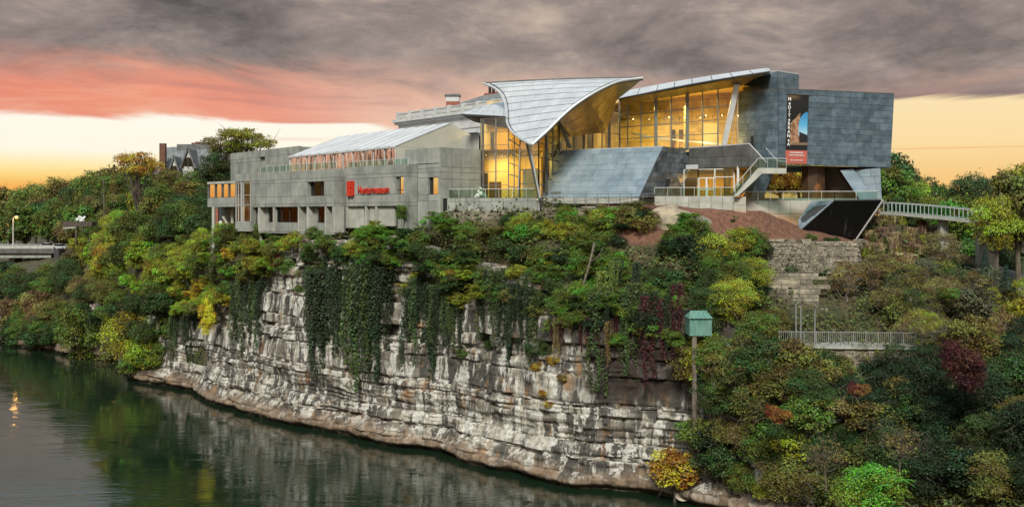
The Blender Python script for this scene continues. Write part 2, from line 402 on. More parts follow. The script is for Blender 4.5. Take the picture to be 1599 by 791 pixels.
cols_px = np.arange(-600, 2301, 6.0)
V, Fq = [], []
for px in cols_px:
    q = sect(px); inn = 4.2 if px < 1120 else (4.2 * max(0, 1 - (px - 1120) / 120))
    line = [(q[0][0] + inn - 1.0, -3.0)]
    for k, n in enumerate(COUNT):
        a, b = q[k], q[k + 1]
        for i in range(n):
            t = i / n
            off = inn if k == 0 else (inn * (1 - t) if k == 1 else 0)
            line.append((a[0] + (b[0] - a[0]) * t + off, a[1] + (b[1] - a[1]) * t))
    line.append(q[-1])
    for Y, z in line:
        x = X(px, Y)
        rough = 0.0 if Y > 700 else min(1.0, max(0.0, z / 3.0)) * (0.9 if not (26.5 < z and 400 < px < 1420) else 0.25)
        z2 = z + rough * float(fbm(x / 5.0, Y / 5.0, 11, 4)) * 1.1
        V.append((x, Y, z2))
NR = sum(COUNT) + 2
for i in range(len(cols_px) - 1):
    for j in range(NR - 1):
        a = i * NR + j
        Fq.append((a, a + NR, a + NR + 1, a + 1))
m, t, b = base_mat('wooded_ground'); M['ground'] = m
pos = coords(t)
g1 = t.mix(t.step(t.noise(pos, 0.35, 6.0, 0.6), 0.4, 0.62), (0.035, 0.040, 0.014, 1), (0.075, 0.060, 0.030, 1))
sx = t.node('ShaderNodeSeparateXYZ'); t.l.new(pos, sx.inputs[0])
# bare red-brown mulch on the bank below the terrace walls
mask = t.m('MULTIPLY', t.step(sx.outputs[0], 9.0, 11.0), t.step(sx.outputs[0], 44.0, 41.0))
mask = t.m('MULTIPLY', mask, t.m('MULTIPLY', t.step(sx.outputs[2], 23.4, 24.0), t.step(t.m('ADD', sx.outputs[1], t.m('MULTIPLY', t.noise(pos, 0.6), 2.0)), 109.5, 111.0)))
g1 = t.mix(mask, g1, t.mix(t.step(t.noise(pos, 2.2, 6.0, 0.7), 0.3, 0.7), (0.075, 0.036, 0.023, 1), (0.19, 0.090, 0.054, 1)))
t.l.new(g1, b.inputs['Base Color']); b.inputs['Roughness'].default_value = 0.95
bn = t.node('ShaderNodeBump'); bn.inputs['Strength'].default_value = 0.6; bn.inputs['Distance'].default_value = 0.15
t.l.new(t.noise(pos, 5.0, 6.0, 0.7), bn.inputs['Height']); t.l.new(bn.outputs[0], b.inputs['Normal'])
land = put(mk('terrain', V, Fq, M['ground'], None, True), kind='structure')
LANDV, LANDF = V, Fq

# ---- limestone cliff
cpx = np.arange(-160, 1262, 1.15)
cw = yw(cpx)
# round the plan a little and add coves
cx_ = (cpx - CX) / F * cw; cy_ = cw
arc = np.concatenate([[0], np.cumsum(np.hypot(np.diff(cx_), np.diff(cy_)))])
tx = np.gradient(cx_, arc); ty = np.gradient(cy_, arc)
k = np.ones(41) / 41
txs = np.convolve(np.pad(tx, 20, 'edge'), k, 'valid'); tys = np.convolve(np.pad(ty, 20, 'edge'), k, 'valid')
nl = np.hypot(txs, tys); nx, ny = tys / nl, -txs / nl            # outward: towards the river
zz = np.arange(-1.5, 27.0, 0.125)
S_, Z_ = np.meshgrid(arc, zz, indexing='ij')
r2 = np.random.default_rng(21)
bounds = [-2.0]
while bounds[-1] < 29: bounds.append(bounds[-1] + float(r2.choice([0.3, 0.5, 0.85, 1.3, 1.9, 2.7], p=[.14, .18, .22, .20, .16, .10])))
bounds = np.array(bounds); nb = len(bounds)
zdip = Z_ + 0.5 * vn(S_ / 30, 0 * S_, 3) + 0.12 * vn(S_ / 4, 0 * S_, 5)
bk = np.clip(np.searchsorted(bounds, zdip) - 1, 0, nb - 2)
boff = r2.uniform(-0.8, 0.6, nb); bthick = np.diff(bounds, append=30)
blen = r2.uniform(0.9, 1.9, nb) * np.clip(bthick * 1.7, 1.1, 3.4)
u = S_ / blen[bk] + bk * 13.37 + 0.35 * vn(S_ / 2.2, bk * 3.1, 8)
cell = np.floor(u); fr = u - cell
h1 = hash2(cell, bk, 5); h2 = hash2(cell, bk, 9)
amp = np.interp(Z_, [0, 3, 8, 13, 30], [0.2, 0.30, 0.42, 0.85, 1.0])
D = 2.3 * fbm(S_ / 14, Z_ / 30, 31, 3) + 0.9 * fbm(S_ / 4.2, Z_ / 5.0, 41, 3)
D += amp * (boff[bk] * (0.55 + 1.3 * vn(S_ / 7, bk * 5.3, 17)) * 1.2 + (h1 - 0.5) * 0.95)
D += np.where(h2 > 0.90, -0.9, 0) * amp                                     # fallen-out blocks
dz_ = np.minimum(zdip - bounds[bk], bounds[bk + 1] - zdip)
D -= 0.45 * np.exp(-(dz_ / 0.07) ** 2) * (0.6 + vn(S_ / 1.3, bk, 23))
ds_ = np.minimum(fr, 1 - fr) * blen[bk]
side_h = hash2(np.floor(u + 0.5), bk, 13)
D -= 0.42 * np.exp(-(ds_ / 0.09) ** 2) * (0.4 + amp) * (side_h > 0.35)
D += 0.20 * fbm(S_ / 0.9, Z_ / 0.8, 51, 3)
D += 0.30 * np.where(hash2(bk, 0 * bk, 77) > .45, 1, .2) * (hash2(np.floor(zdip / 0.25), np.floor(S_ / 3.1 + 0.7 * vn(S_ / 2, Z_ / 2, 6) + hash2(np.floor(zdip / .25), 0 * bk, 4) * 5), 6) - .5)
D += 1.0 / (1 + np.exp((Z_ - 1.7 - 0.9 * vn(S_ / 6, 0 * S_, 61)) / 0.22)) + 0.5 * fbm(S_ / 2.0, Z_ / 1.0, 71, 3) * (Z_ < 3)   # tan toe above the water
D -= 0.9 / (1 + np.exp((Z_ - 0.35) / 0.12))
D -= 0.5 * np.exp(-((Z_ - 5.0 - 1.2 * vn(S_ / 18, 0 * S_, 81)) / 0.9) ** 2)                    # undercut above the toe
top = np.interp(cpx, SPX, [s[1] for s in SECT]) + 1.2 * vn(arc / 5, 0 * arc, 91) + 0.5
topg = top[:, None] + 0 * Z_
over = np.maximum(Z_ - topg, 0)
Zf = np.minimum(Z_, topg + 0.10 * over)
inw = np.clip(Z_ / np.maximum(topg, 1), 0, 1) * 2.3 + over * 1.2
fade = np.clip(1 - over / 1.5, 0, 1)
D = np.maximum(D, -2.6) * (0.25 + 0.75 * fade) - inw
CXv = cx_[:, None] + nx[:, None] * D; CYv = cy_[:, None] + ny[:, None] * D
cverts = np.stack([CXv, CYv, Zf], -1).reshape(-1, 3)
nc, nz = S_.shape
ii, jj = np.meshgrid(np.arange(nc - 1), np.arange(nz - 1), indexing='ij')
keep = (over[:-1, :-1] < 3.0).ravel()
a = (ii * nz + jj).ravel()[keep]
cf = np.stack([a, a + nz, a + nz + 1, a + 1], -1)
def np_mesh(name, verts, quads, mat, parent=None, smooth=False, link=True):
    me = bpy.data.meshes.new(name); n = len(verts); q = len(quads); w = quads.shape[1]
    me.vertices.add(n); me.vertices.foreach_set('co', np.ascontiguousarray(verts, dtype=np.float32).ravel())
    me.loops.add(q * w); me.loops.foreach_set('vertex_index', np.ascontiguousarray(quads, dtype=np.int32).ravel())
    me.polygons.add(q); me.polygons.foreach_set('loop_start', np.arange(0, q * w, w, dtype=np.int32))
    me.polygons.foreach_set('loop_total', np.full(q, w, dtype=np.int32))
    if smooth: me.polygons.foreach_set('use_smooth', np.ones(q, dtype=bool))
    me.update(calc_edges=True); me.materials.append(mat)
    if not link: return me
    o = bpy.data.objects.new(name, me); COL.objects.link(o); adopt(o, parent)
    return o
m, t, b = base_mat('limestone'); M['cliff'] = m
pos = coords(t)
at = t.node('ShaderNodeAttribute', attribute_name='tone'); ats = t.node('ShaderNodeSeparateColor'); t.l.new(at.outputs['Color'], ats.inputs[0])
tone, zed, wet = ats.outputs
low = t.noise(t.scalev(pos, (0.09, 0.09, 0.22)), 1.0, 4.0, 0.6)
base = t.ramp(t.m('ADD', t.m('MULTIPLY', tone, 0.50), t.m('SUBTRACT', t.m('MULTIPLY', low, 1.15), 0.15)), [(0.34, (0.050, 0.043, 0.034, 1)), (0.48, (0.115, 0.100, 0.076, 1)), (0.62, (0.20, 0.182, 0.145, 1)), (0.84, (0.43, 0.41, 0.35, 1))])
vo = t.node('ShaderNodeVectorMath', operation='ADD'); t.l.new(t.scalev(pos, (0.85, 0.85, 0.10)), vo.inputs[0]); t.l.new(t.comb(t.m('MULTIPLY', tone, 3.0), 0.0, t.m('MULTIPLY', tone, 5.0)), vo.inputs[1])
stk = t.noise(vo.outputs[0], 1.0, 5.0, 0.7)
stk2 = t.noise(t.scalev(pos, (0.16, 0.16, 0.10), (4, 2, 0)), 1.0, 3.0, 0.6)
base = t.mix(t.m('MULTIPLY', t.step(stk, 0.46, 0.515), t.step(stk2, 0.36, 0.52, 0.35, 0.95)), base, (0.045, 0.043, 0.04, 1))
vo2 = t.node('ShaderNodeVectorMath', operation='ADD'); t.l.new(t.scalev(pos, (0.8, 0.8, 0.16), (9, 3, 1)), vo2.inputs[0]); t.l.new(t.comb(t.m('MULTIPLY', tone, 2.0), t.m('MULTIPLY', tone, 4.0), 0.0), vo2.inputs[1])
wstk = t.noise(vo2.outputs[0], 1.0, 5.0, 0.65)
base = t.mix(t.m('MULTIPLY', t.step(wstk, 0.52, 0.57), 0.75), base, (0.60, 0.59, 0.54, 1))
rust = t.m('MULTIPLY', t.step(t.noise(t.scalev(pos, (0.5, 0.5, 0.25), (2, 8, 3)), 1.0, 5.0, 0.65), 0.56, 0.70), 0.85)
base = t.mix(rust, base, (0.28, 0.15, 0.06, 1))
mott = t.step(t.noise(pos, 2.6, 6.0, 0.7), 0.45, 0.62, 0.0, 0.5)
base = t.mix(mott, base, (0.10, 0.095, 0.085, 1))
# black-brown seepage stain under the overhang
sx_c = t.node('ShaderNodeSeparateXYZ'); t.l.new(pos, sx_c.inputs[0])
stn_ = t.m('MULTIPLY', t.step(t.m('ADD', sx_c.outputs[0], t.m('MULTIPLY', low, 5.0)), 8.0, 11.0), t.step(t.m('ADD', sx_c.outputs[2], t.m('MULTIPLY', t.noise(t.scalev(pos, (.8, .8, .2)), 1.0, 4.0), 5.0)), 9.5, 12.5))
base = t.mix(t.m('MULTIPLY', stn_, 0.88), base, (0.028, 0.020, 0.016, 1))
tanc = t.mix(t.step(t.noise(pos, 1.2, 6.0, 0.7), 0.35, 0.65), (0.25, 0.175, 0.115, 1), (0.10, 0.075, 0.05, 1))
base = t.mix(zed, base, tanc)
base = t.mix(wet, base, (0.03, 0.026, 0.018, 1))
t.l.new(base, b.inputs['Base Color']); b.inputs['Roughness'].default_value = 0.85; b.inputs['Specular IOR Level'].default_value = 0.25
bn = t.node('ShaderNodeBump'); bn.inputs['Strength'].default_value = 0.7; bn.inputs['Distance'].default_value = 0.12
t.l.new(t.noise(t.scalev(pos, (1, 1, 1.8)), 3.0, 8.0, 0.7), bn.inputs['Height']); t.l.new(bn.outputs[0], b.inputs['Normal'])
cliff = np_mesh('cliff', cverts, cf, M['cliff'])
put(cliff, kind='structure')
ca = cliff.data.color_attributes.new('tone', 'FLOAT_COLOR', 'POINT')
tz = 0.85 / (1 + np.exp((Z_ - 1.75 - 0.9 * vn(S_ / 6, 0 * S_, 61) - 1.6 * vn(S_ / 1.5, Z_, 62)) / 0.25))
wz = 1 / (1 + np.exp((Z_ - 0.55) / 0.1)) * 0.85
tc = np.stack([np.clip(0.55 * h1 + 0.45 * hash2(bk, 0 * bk, 3) , 0, 1), tz, wz, np.ones_like(tz)], -1)
ca.data.foreach_set('color', tc.astype(np.float32).ravel())

# ---- river
m, t, b = base_mat('river_water'); M['water'] = m
pos = coords(t)
b.inputs['Base Color'].default_value = (0.008, 0.019, 0.010, 1); b.inputs['Roughness'].default_value = 0.04; b.inputs['IOR'].default_value = 1.8
b.inputs['Specular IOR Level'].default_value = 0.6
w1 = t.noise(t.scalev(pos, (0.35, 0.9, 1)), 1.0, 5.0, 0.6, 0.6)
w2 = t.noise(t.scalev(pos, (0.05, 0.12, 1)), 1.0, 4.0, 0.6, 1.5)
amp_ = t.step(w2, 0.40, 0.62, 0.15, 1.0)
bn = t.node('ShaderNodeBump'); bn.inputs['Strength'].default_value = 0.13; bn.inputs['Distance'].default_value = 0.25
t.l.new(t.m('MULTIPLY', w1, amp_), bn.inputs['Height']); t.l.new(bn.outputs[0], b.inputs['Normal'])
river = put(mk('river', [(-9000, -6000, 0), (9000, -6000, 0), (9000, 9000, 0), (-9000, 9000, 0)], [(0, 1, 2, 3)], M['water']), kind='structure')

allv = [Vector(v) for v in LANDV]
nlv = len(allv)
BV = BVHTree.FromPolygons(LANDV, LANDF)
BC = BVHTree.FromPolygons([tuple(v) for v in cverts[::1]], [tuple(int(i) for i in f) for f in cf])
EYE = Vector((0, 0, HC))
def hit(px, py):
    """Where the line of sight through a photo point meets cliff or land."""
    dr = Vector(((px - CX) / F, 1.0, (HY - py) / F)).normalized()
    best = None
    for bv in (BV, BC):
        r = bv.ray_cast(EYE, dr)
        if r[0] is not None and (best is None or r[3] < best[1]): best = (r[0], r[3])
    return best[0] if best else None
def ground(x, y):
    r = BV.ray_cast(Vector((x, y, 300)), Vector((0, 0, -1)))
    return r[0].z if r[0] is not None else 0.0
# ------------------------------------------------------------------ buildings
def warm_lamp(name, loc, power, color=(1.0, 0.62, 0.22), size=2.0, parent=None, down=True):
    l = bpy.data.lights.new(name, 'AREA'); l.energy = power; l.color = color; l.size = size; l.shape = 'SQUARE'
    o = bpy.data.objects.new(name, l); o.location = loc
    if not down: o.rotation_euler = (math.pi, 0, 0)
    COL.objects.link(o); return o
def panels(parent, S, vs, widths, mat, name='panel', gap=0.05, th=0.05, stagger=0.5, total=None, off=0.0, jitter=0.0, seed=1, flip=False):
    """Course by course, staggered panels on the surface S(u, v); each is one part."""
    r = random.Random(seed); n = 0
    for j in range(len(vs) - 1):
        v0, v1 = vs[j], vs[j + 1]
        a = Vector(S(0, (v0 + v1) / 2)); b = Vector(S(1, (v0 + v1) / 2)); L = (a - b).length
        Hh = (Vector(S(.5, v0)) - Vector(S(.5, v1))).length
        if total: L = total
        cuts = [0.0]; x = -r.uniform(0, 1) * widths[0] * stagger if stagger else 0.0
        while True:
            x += r.uniform(*widths)
            if x > L - widths[0] * 0.35: break
            if x > widths[0] * 0.3: cuts.append(x / L)
        cuts.append(1.0)
        gu, gv = gap / 2 / L, gap / 2 / max(Hh, .01) * (v1 - v0)
        for i in range(len(cuts) - 1):
            u0, u1 = cuts[i] + gu, cuts[i + 1] - gu
            q = [Vector(S(u0, v0 + gv)), Vector(S(u1, v0 + gv)), Vector(S(u1, v1 - gv)), Vector(S(u0, v1 - gv))]
            nrm = (q[1] - q[0]).cross(q[3] - q[0])
            if nrm.length < 1e-9: continue
            nrm.normalize()
            if flip: nrm = -nrm
            t = th + r.uniform(-1, 1) * jitter
            lo = [p + nrm * (off) for p in q]; hi = [p + nrm * (off + t) for p in q]
            if flip: lo.reverse(); hi.reverse()
            mb = MB(); mb.hexa(lo, hi); mb.build(name, mat(r) if callable(mat) else mat, parent); n += 1
    return n
def quad(parent, S, mat, name, th=0.3, nu=1, nv=1, flip=False):
    """A solid sheet behind a surface."""
    mb = MB(); N = nu + 1
    pts = [[Vector(S(i / nu, j / nv)) for i in range(nu + 1)] for j in range(nv + 1)]
    fr, bk = [], []
    for j in range(nv + 1):
        for i in range(nu + 1):
            i0, i1 = max(i - 1, 0), min(i + 1, nu); j0, j1 = max(j - 1, 0), min(j + 1, nv)
            n = (pts[j][i1] - pts[j][i0]).cross(pts[j1][i] - pts[j0][i])
            n = n.normalized() if n.length > 1e-9 else Vector((0, -1, 0))
            if flip: n = -n
            fr.append(pts[j][i]); bk.append(pts[j][i] - n * th)
    v = fr + bk; o = len(fr); f = []
    for j in range(nv):
        for i in range(nu):
            a = j * N + i
            f.append((a, a + 1, a + 1 + N, a + N)); f.append((o + a + N, o + a + 1 + N, o + a + 1, o + a))
    edge = [j * N for j in range(nv + 1)], [j * N + nu for j in range(nv + 1)], list(range(N)), [nv * N + i for i in range(N)]
    for e in edge:
        for k in range(len(e) - 1): f.append((e[k], e[k + 1], o + e[k + 1], o + e[k]))
    return mk(name, v, f, mat, parent)
def glazing(parent, S, us, vs, w=0.10, d=0.16, glass='glass', frame='frame', name='window', inset=0.03, heavy=(), hw=0.3, skip=()):
    """Curtain wall on S: mullions, transoms as a frame part, every pane a sub-part."""
    mb = MB()
    for u in us:
        ww = hw if u in heavy else w
        for k in range(len(vs) - 1): mb.bar(S(u, vs[k]), S(u, vs[k + 1]), ww, ww if u in heavy else d)
    for v in vs:
        for i in range(len(us) - 1): mb.bar(S(us[i], v), S(us[i + 1], v), w * 0.7, w * 0.7)
    fr = mb.build(name, M[frame], parent)
    for i in range(len(us) - 1):
        for j in range(len(vs) - 1):
            if (i, j) in skip: continue
            q = [Vector(S(us[i], vs[j])), Vector(S(us[i + 1], vs[j])), Vector(S(us[i + 1], vs[j + 1])), Vector(S(us[i], vs[j + 1]))]
            cq = sum(q, Vector()) / 4
            q = [p + (cq - p).normalized() * inset for p in q]
            mk('pane', q, [(0, 1, 2, 3)], M[glass], fr)
    return fr
def vwall(a, b, z0, z1):
    """Upright wall surface between plan points."""
    return bil((a[0], a[1], z0), (b[0], b[1], z0), (b[0], b[1], z1), (a[0], a[1], z1))
def facade(parent, a, b, ucuts, zcuts, holes=(), depth=0.6, mat='concrete', gap=0.035, name='concrete_panel', pxs=True, wall=None):
    """Cast panels between cuts (photo columns or fractions); cells inside a hole stay open."""
    us = [on_line(a, b, u) if pxs else u for u in ucuts]
    dvec = Vector((b[0] - a[0], b[1] - a[1])); L = dvec.length; dvec.normalize(); n = Vector((-dvec.y, dvec.x))
    if n.y < 0: n = -n
    g = gap / 2
    for i in range(len(us) - 1):
        for j in range(len(zcuts) - 1):
            pm = (ucuts[i] + ucuts[i + 1]) / 2; zm = (zcuts[j] + zcuts[j + 1]) / 2
            if any(h[0] < pm < h[1] and h[2] < zm < h[3] for h in holes): continue
            p0 = Vector((a[0], a[1])) + dvec * (us[i] * L + g); p1 = Vector((a[0], a[1])) + dvec * (us[i + 1] * L - g)
            pts = [p0, p1, p1 + n * depth, p0 + n * depth]
            mb = MB(); mb.prism([tuple(p) for p in pts], zcuts[j] + g, zcuts[j + 1] - g)
            mb.build(name, M[mat], parent)
def plan(*pairs): return [PX(p, y) for p, y in pairs]
def along(a, b, t): return (a[0] + (b[0] - a[0]) * t, a[1] + (b[1] - a[1]) * t)
def inward(a, b, d):
    v = Vector((b[0] - a[0], b[1] - a[1])).normalized(); n = Vector((-v.y, v.x))
    if n.y < 0: n = -n
    return (a[0] + n.x * d, a[1] + n.y * d), (b[0] + n.x * d, b[1] + n.y * d)

M['frame_d'] = pmat('grey_green_metal_frame', (0.15, 0.17, 0.165, 1), None, 0.4, metal=0.3, bump=0)
# ===== concrete wing
W = empty('concrete_wing', (X(520, 136), 136, 24.4), 'long board-marked concrete museum wing with red lettering on the cliff edge', 'museum building')
core = MB()
a3, b3 = PX(390, 146), PX(522, 130)
ai, bi = inward(a3, b3, 1.5); af, bf = inward(a3, b3, 14)
core.prism([ai, along(ai, bi, .965), along(af, bf, .965), af], 24.75, 32.0)
c4, d5 = PX(540, 131.2), PX(634, 121.9)
ci, di = inward(c4, d5, 1.3); cf2, df2 = inward(c4, d5, 14)
core.prism([ci, along(ci, di, .95), along(cf2, df2, .95), cf2], 25.2, 32.3)
e7, f7, g7 = PX(632, 124.75), PX(688, 119.9), PX(750, 124.1)
core.prism([along(e7, f7, .03), inward(f7, e7, .4)[0], (g7[0] - .6, g7[1] + .2), (g7[0] - 1.2, g7[1] + 7), (e7[0] + 5, e7[1] + 9)], 25.2, 34.7)
core.build('core', M['dark'], W)
z = [24.70, 25.96, 28.05, 28.42, 31.30, 31.72, 32.85]
up = [390, 404, 427, 440, 453, 466, 480, 506, 523]
up = [390, 404, 429, 455, 480, 506, 522]
holes = [(480, 506, 29.4, 31.3), (404, 522, 24, 28.05)]
facade(W, a3, b3, up, [28.05, 28.45, 29.45, 31.30], holes=holes)
facade(W, a3, b3, [390, 429, 480, 522], [31.30, 31.75, 32.85], depth=1.6)
facade(W, a3, b3, [390, 394], [24.7, 28.05]); 
# recess beside the glass bay with dark red vine
facade(W, *inward(a3, b3, 0.8), [394, 404], [24.7, 28.05, 31.3], depth=.4)
# lower storey: fins, sills, recessed walls
for px in (404, 427, 466, 480, 508, 522):
    t_ = on_line(a3, b3, px); p = along(a3, b3, t_); dv = Vector((b3[0] - a3[0], b3[1] - a3[1])).normalized(); n = Vector((-dv.y, dv.x))
    q = Vector(p)
    MB().prism([tuple(q - dv * .16), tuple(q + dv * .16), tuple(q + dv * .16 + n * 1.4), tuple(q - dv * .16 + n * 1.4)], 24.72, 28.04).build('fin', M['concrete_pale'], W)
ar, br = inward(a3, b3, 0.9)
facade(W, ar, br, [404, 420], [24.72, 28.0], depth=.4); facade(W, ar, br, [420, 427], [24.72, 25.96], depth=.4)
facade(W, *inward(a3, b3, .25), [428, 465], [24.72, 25.96], depth=.9); facade(W, ar, br, [467, 479], [24.72, 28.0], depth=.4)
facade(W, ar, br, [481, 497], [24.72, 28.0], depth=.4); facade(W, *inward(a3, b3, .25), [497, 507], [24.72, 25.96], depth=.9); facade(W, ar, br, [509, 521], [24.72, 28.0], depth=.4)
facade(W, *inward(a3, b3, .02), [404, 522], [24.45, 24.70], depth=1.6, name='ledge')
def win(a, b, p0, p1, z0, z1, us, vs, d_in, glass='mirror_glass', frame='dark'):
    s, e = inward(a, b, d_in); t0, t1 = on_line(s, e, p0), on_line(s, e, p1)
    return glazing(W, vwall(along(s, e, t0), along(s, e, t1), z0, z1), us, vs, .12, .12, glass, frame)
win(a3, b3, 419.5, 427, 25.96, 28.0, [0, 1], [0, 1], .95, 'dark_glass'); win(a3, b3, 428, 465, 25.96, 28.0, [0, .34, .67, 1], [0, 1], .5, 'dark_glass')
win(a3, b3, 497.5, 507, 25.96, 28.0, [0, 1], [0, 1], .5, 'dark_glass')
win(a3, b3, 489, 506, 29.4, 31.3, [0, .8, 1], [0, 1], .55, 'dark_glass')
facade(W, *inward(a3, b3, 1.0), [480, 506], [29.4, 31.3], depth=.3)
# its right-hand return wall
s4 = (b3[0] + .02, b3[1] + .02); zr = [24.70, 28.05, 28.45, 31.30, 31.75, 32.85]
facade(W, b3, c4, [0, 1], zr, depth=.5, pxs=False)
# second block with the lettering
facade(W, c4, d5, [540, 558, 576, 594, 618, 633.9], [28.05, 28.5, 29.5, 31.55, 32.0, 33.05], holes=[(618, 630, 29.5, 31.55)])
facade(W, c4, d5, [632.4, 633.9], [29.5, 31.55])
win(c4, d5, 618, 632.4, 29.5, 31.55, [0, .5, 1], [0, .22, 1], .35)
for (p0, p1, zz0) in ((544, 568, 25.3), (577, 585, 25.6), (590, 616, 25.6)):
    facade(W, *inward(c4, d5, .35), [p0, p1], [zz0, 27.98], depth=.3, mat='concrete_pale')
for px in (541.5, 571, 587):
    facade(W, *inward(c4, d5, .05), [px - 1.4, px + 1.4], [25.3, 28.02], depth=1.0, name='fin', mat='concrete_pale')
facade(W, *inward(c4, d5, 1.1), [541, 634], [25.3, 28.0], depth=.2)
facade(W, d5, PX(652, 123.1), [0, 1], [24.9, 28.05, 28.5, 31.55, 32.0, 33.05], depth=.5, pxs=False)
# tall third block
facade(W, e7, f7, [632, 644, 656, 669, 687.9], [33.06, 34.9])
facade(W, e7, f7, [652, 669, 687.9], [24.9, 28.6, 29.4, 31.4, 32.0, 32.5, 33.0], holes=[(669, 685, 29.4, 31.4)])
win(e7, f7, 669, 685, 29.4, 31.4, [0, 1], [0, 1], .3); facade(W, e7, f7, [685, 687.9], [29.4, 31.4])
facade(W, f7, g7, [688, 705, 721, 735, 750], [28.9, 31.2, 32.0, 32.6, 34.9], depth=.5)
facade(W, f7, PX(692.5, 120.3), [0, 1], [25.2, 28.9], depth=.4, pxs=False)
# upper set-back block and its end
TD = Vector((-24, 30)).normalized(); TW = Vector((0.73, 0.68)).normalized()
t0 = Vector(PX(618, 127.4))
def up_at(px, w):
    b_ = t0 + TW * w; k_ = (px - CX) / F; s_ = (k_ * b_.y - b_.x) / (TD.x - k_ * TD.y); q_ = b_ + TD * s_; return (q_.x, q_.y)
a0, b0 = up_at(360, 5.0), up_at(466, 5.0); ZU = 37.65
facade(W, a0, b0, [360, 379, 405], [31.0, 35.9, 36.5, ZU]); facade(W, a0, b0, [405, 430, 466], [36.5, ZU]); facade(W, a0, b0, [414, 466], [31.0, 36.5])
facade(W, *inward(a0, b0, 1.2), [404, 416], [31.5, 36.5], depth=.2)
(l1, l2) = inward(a0, b0, .5); (m1, m2) = inward(a0, b0, 12)
MB().prism([l1, l2, m2, m1], 31.0, ZU - .1).build('upper_core', M['concrete'], W)
# projecting glazed bay at the far end with piers and stair
a1, b1 = PX(324, 155), PX(368, 149.6)
facade(W, *inward(a1, b1, -.25), [323.4, 368], [31.55, 31.95], depth=4, name='roof_slab', mat='concrete_pale')
facade(W, a1, b1, [324, 346, 368], [28.15, 28.5, 29.55], depth=3.6)
win(a1, b1, 325.5, 368, 29.55, 31.55, [0, .25, .5, .75, 1], [0, 1], .15)
for px in (325, 336, 346.5, 357): facade(W, *inward(a1, b1, .02), [px - .9, px + .9], [29.55, 31.55], depth=.3, mat='alu_dark', name='pier')
mb = MB(); m1_, m2_ = inward(a1, b1, 1.0); m3_, m4_ = inward(a1, b1, 3.4); mb.prism([m1_, m2_, m4_, m3_], 29.6, 31.5).build('bay_room', M['dark'], W)
for px in (333.5, 363): MB().prism([tuple(Vector(PX(px, 153.5)) + Vector(q)) for q in ((-.2, -.2), (.2, -.2), (.2, .2), (-.2, .2))], 21.0, 28.15).build('pier', M['concrete_pale'], W)
facade(W, PX(336, 158), PX(366, 155), [0, .35, .7, 1], [23.3, 25.8, 28.15], depth=.3, pxs=False)
MB().prism([PX(348, 156), PX(359, 155), PX(360, 156), PX(349, 157)], 23.2, 26.4).build('brick_pier', M['brick'], W)
st = MB()
for k in range(9): st.box((X(351 + k * 2.0, 153.5), 153.5, 26.6 - k * .34), (.36, 1.5, .34))
st.build('stair', M['concrete_pale'], W)
MB().bar(P(343, 345, 152.6), P(364, 378, 152.6), .12, .5).build('stair_side', M['white'], W)
MB().bar(P(339, 326, 153), P(339, 362, 153), .35).build('red_post', M['brick'], W)
# glass corner bay
a2, b2 = PX(367, 148.3), PX(390, 145.4)
facade(W, a2, b2, [367, 390], [31.75, 32.85], depth=3); facade(W, a2, b2, [367, 378, 390], [24.6, 26.0], depth=3)
glazing(W, vwall(inward(a2, b2, .2)[0], inward(a2, b2, .2)[1], 26.0, 31.75), [0, .16, .38, .52, 1], [0, .42, .66, 1], .14, .2, 'glass', 'frame', heavy=(.38,), hw=.28)
i1, i2 = inward(a2, b2, .3); i3, i4 = inward(a2, b2, 3)
rm = MB(); rm.prism([i3, i4, along(i4, i2, 0.05), along(i3, i1, .05)], 28.35, 28.5).build('bay_floor', M['dark'], W)
rm = MB(); w1_, w2_ = inward(a2, b2, 2.6); rm.prism([w1_, w2_, i4, i3], 26.0, 31.75).build('bay_back_wall', M['gold_wall'], W)
warm_lamp('bay_lamp', (sum(p[0] for p in (i1, i2, i3, i4)) / 4, sum(p[1] for p in (i1, i2, i3, i4)) / 4, 28.2), 55, (1, .5, .12), 1.2)
pw_ = along(a3, b3, on_line(a3, b3, 392.5)); pw2 = inward(pw_, b3, 6)[0]; MB().prism([inward(pw_, b3, .7)[0], (inward(pw_, b3, .7)[0][0] + .3, inward(pw_, b3, .7)[0][1]), (pw2[0] + .3, pw2[1]), pw2], 24.7, 31.7).build('partition', M['concrete'], W)  # unseen wall added to stop the bay lamp's light leaking behind the facade
# stilts under the wing
for px, Y in ((407, 145), (443, 140.5), (478, 136.2), (524, 131), (498, 134.5)):
    MB().box((X(px, Y), Y + .3, 23.6), (.34, .34, 2.2)).build('stilt', M['concrete_pale'], W)
# red sign
dv = Vector((d5[0] - c4[0], d5[1] - c4[1])).normalized(); rz = math.atan2(dv.y, dv.x); nn = Vector((dv.y, -dv.x))
def on5(px, z, out=.12):
    t_ = on_line(c4, d5, px); p = along(c4, d5, t_); return Vector((p[0] + nn.x * out, p[1] + nn.y * out, z))
SG = empty('wall_sign', on5(578, 30.1), 'red raised letters with a rounded red emblem on the concrete wing', 'sign', rz=rz)
def text(body, size, loc, rot, mat, parent, name='lettering', extrude=.05, sx=1.0, align='LEFT', bold=0.0, spacing=1.0):
    c = bpy.data.curves.new(name, 'FONT'); c.body = body; c.size = size; c.extrude = extrude; c.align_x = align; c.offset = bold; c.space_character = spacing
    c.materials.append(mat); o = bpy.data.objects.new(name, c); COL.objects.link(o)
    bpy.context.view_layer.update()
    me = bpy.data.meshes.new_from_object(o.evaluated_get(bpy.context.evaluated_depsgraph_get())); bpy.data.objects.remove(o)
    if not me.materials: me.materials.append(mat)
    o = bpy.data.objects.new(name, me); COL.objects.link(o)
    o.location = loc; o.rotation_euler = rot; o.scale = (sx, 1, 1)
    adopt(o, parent); return o
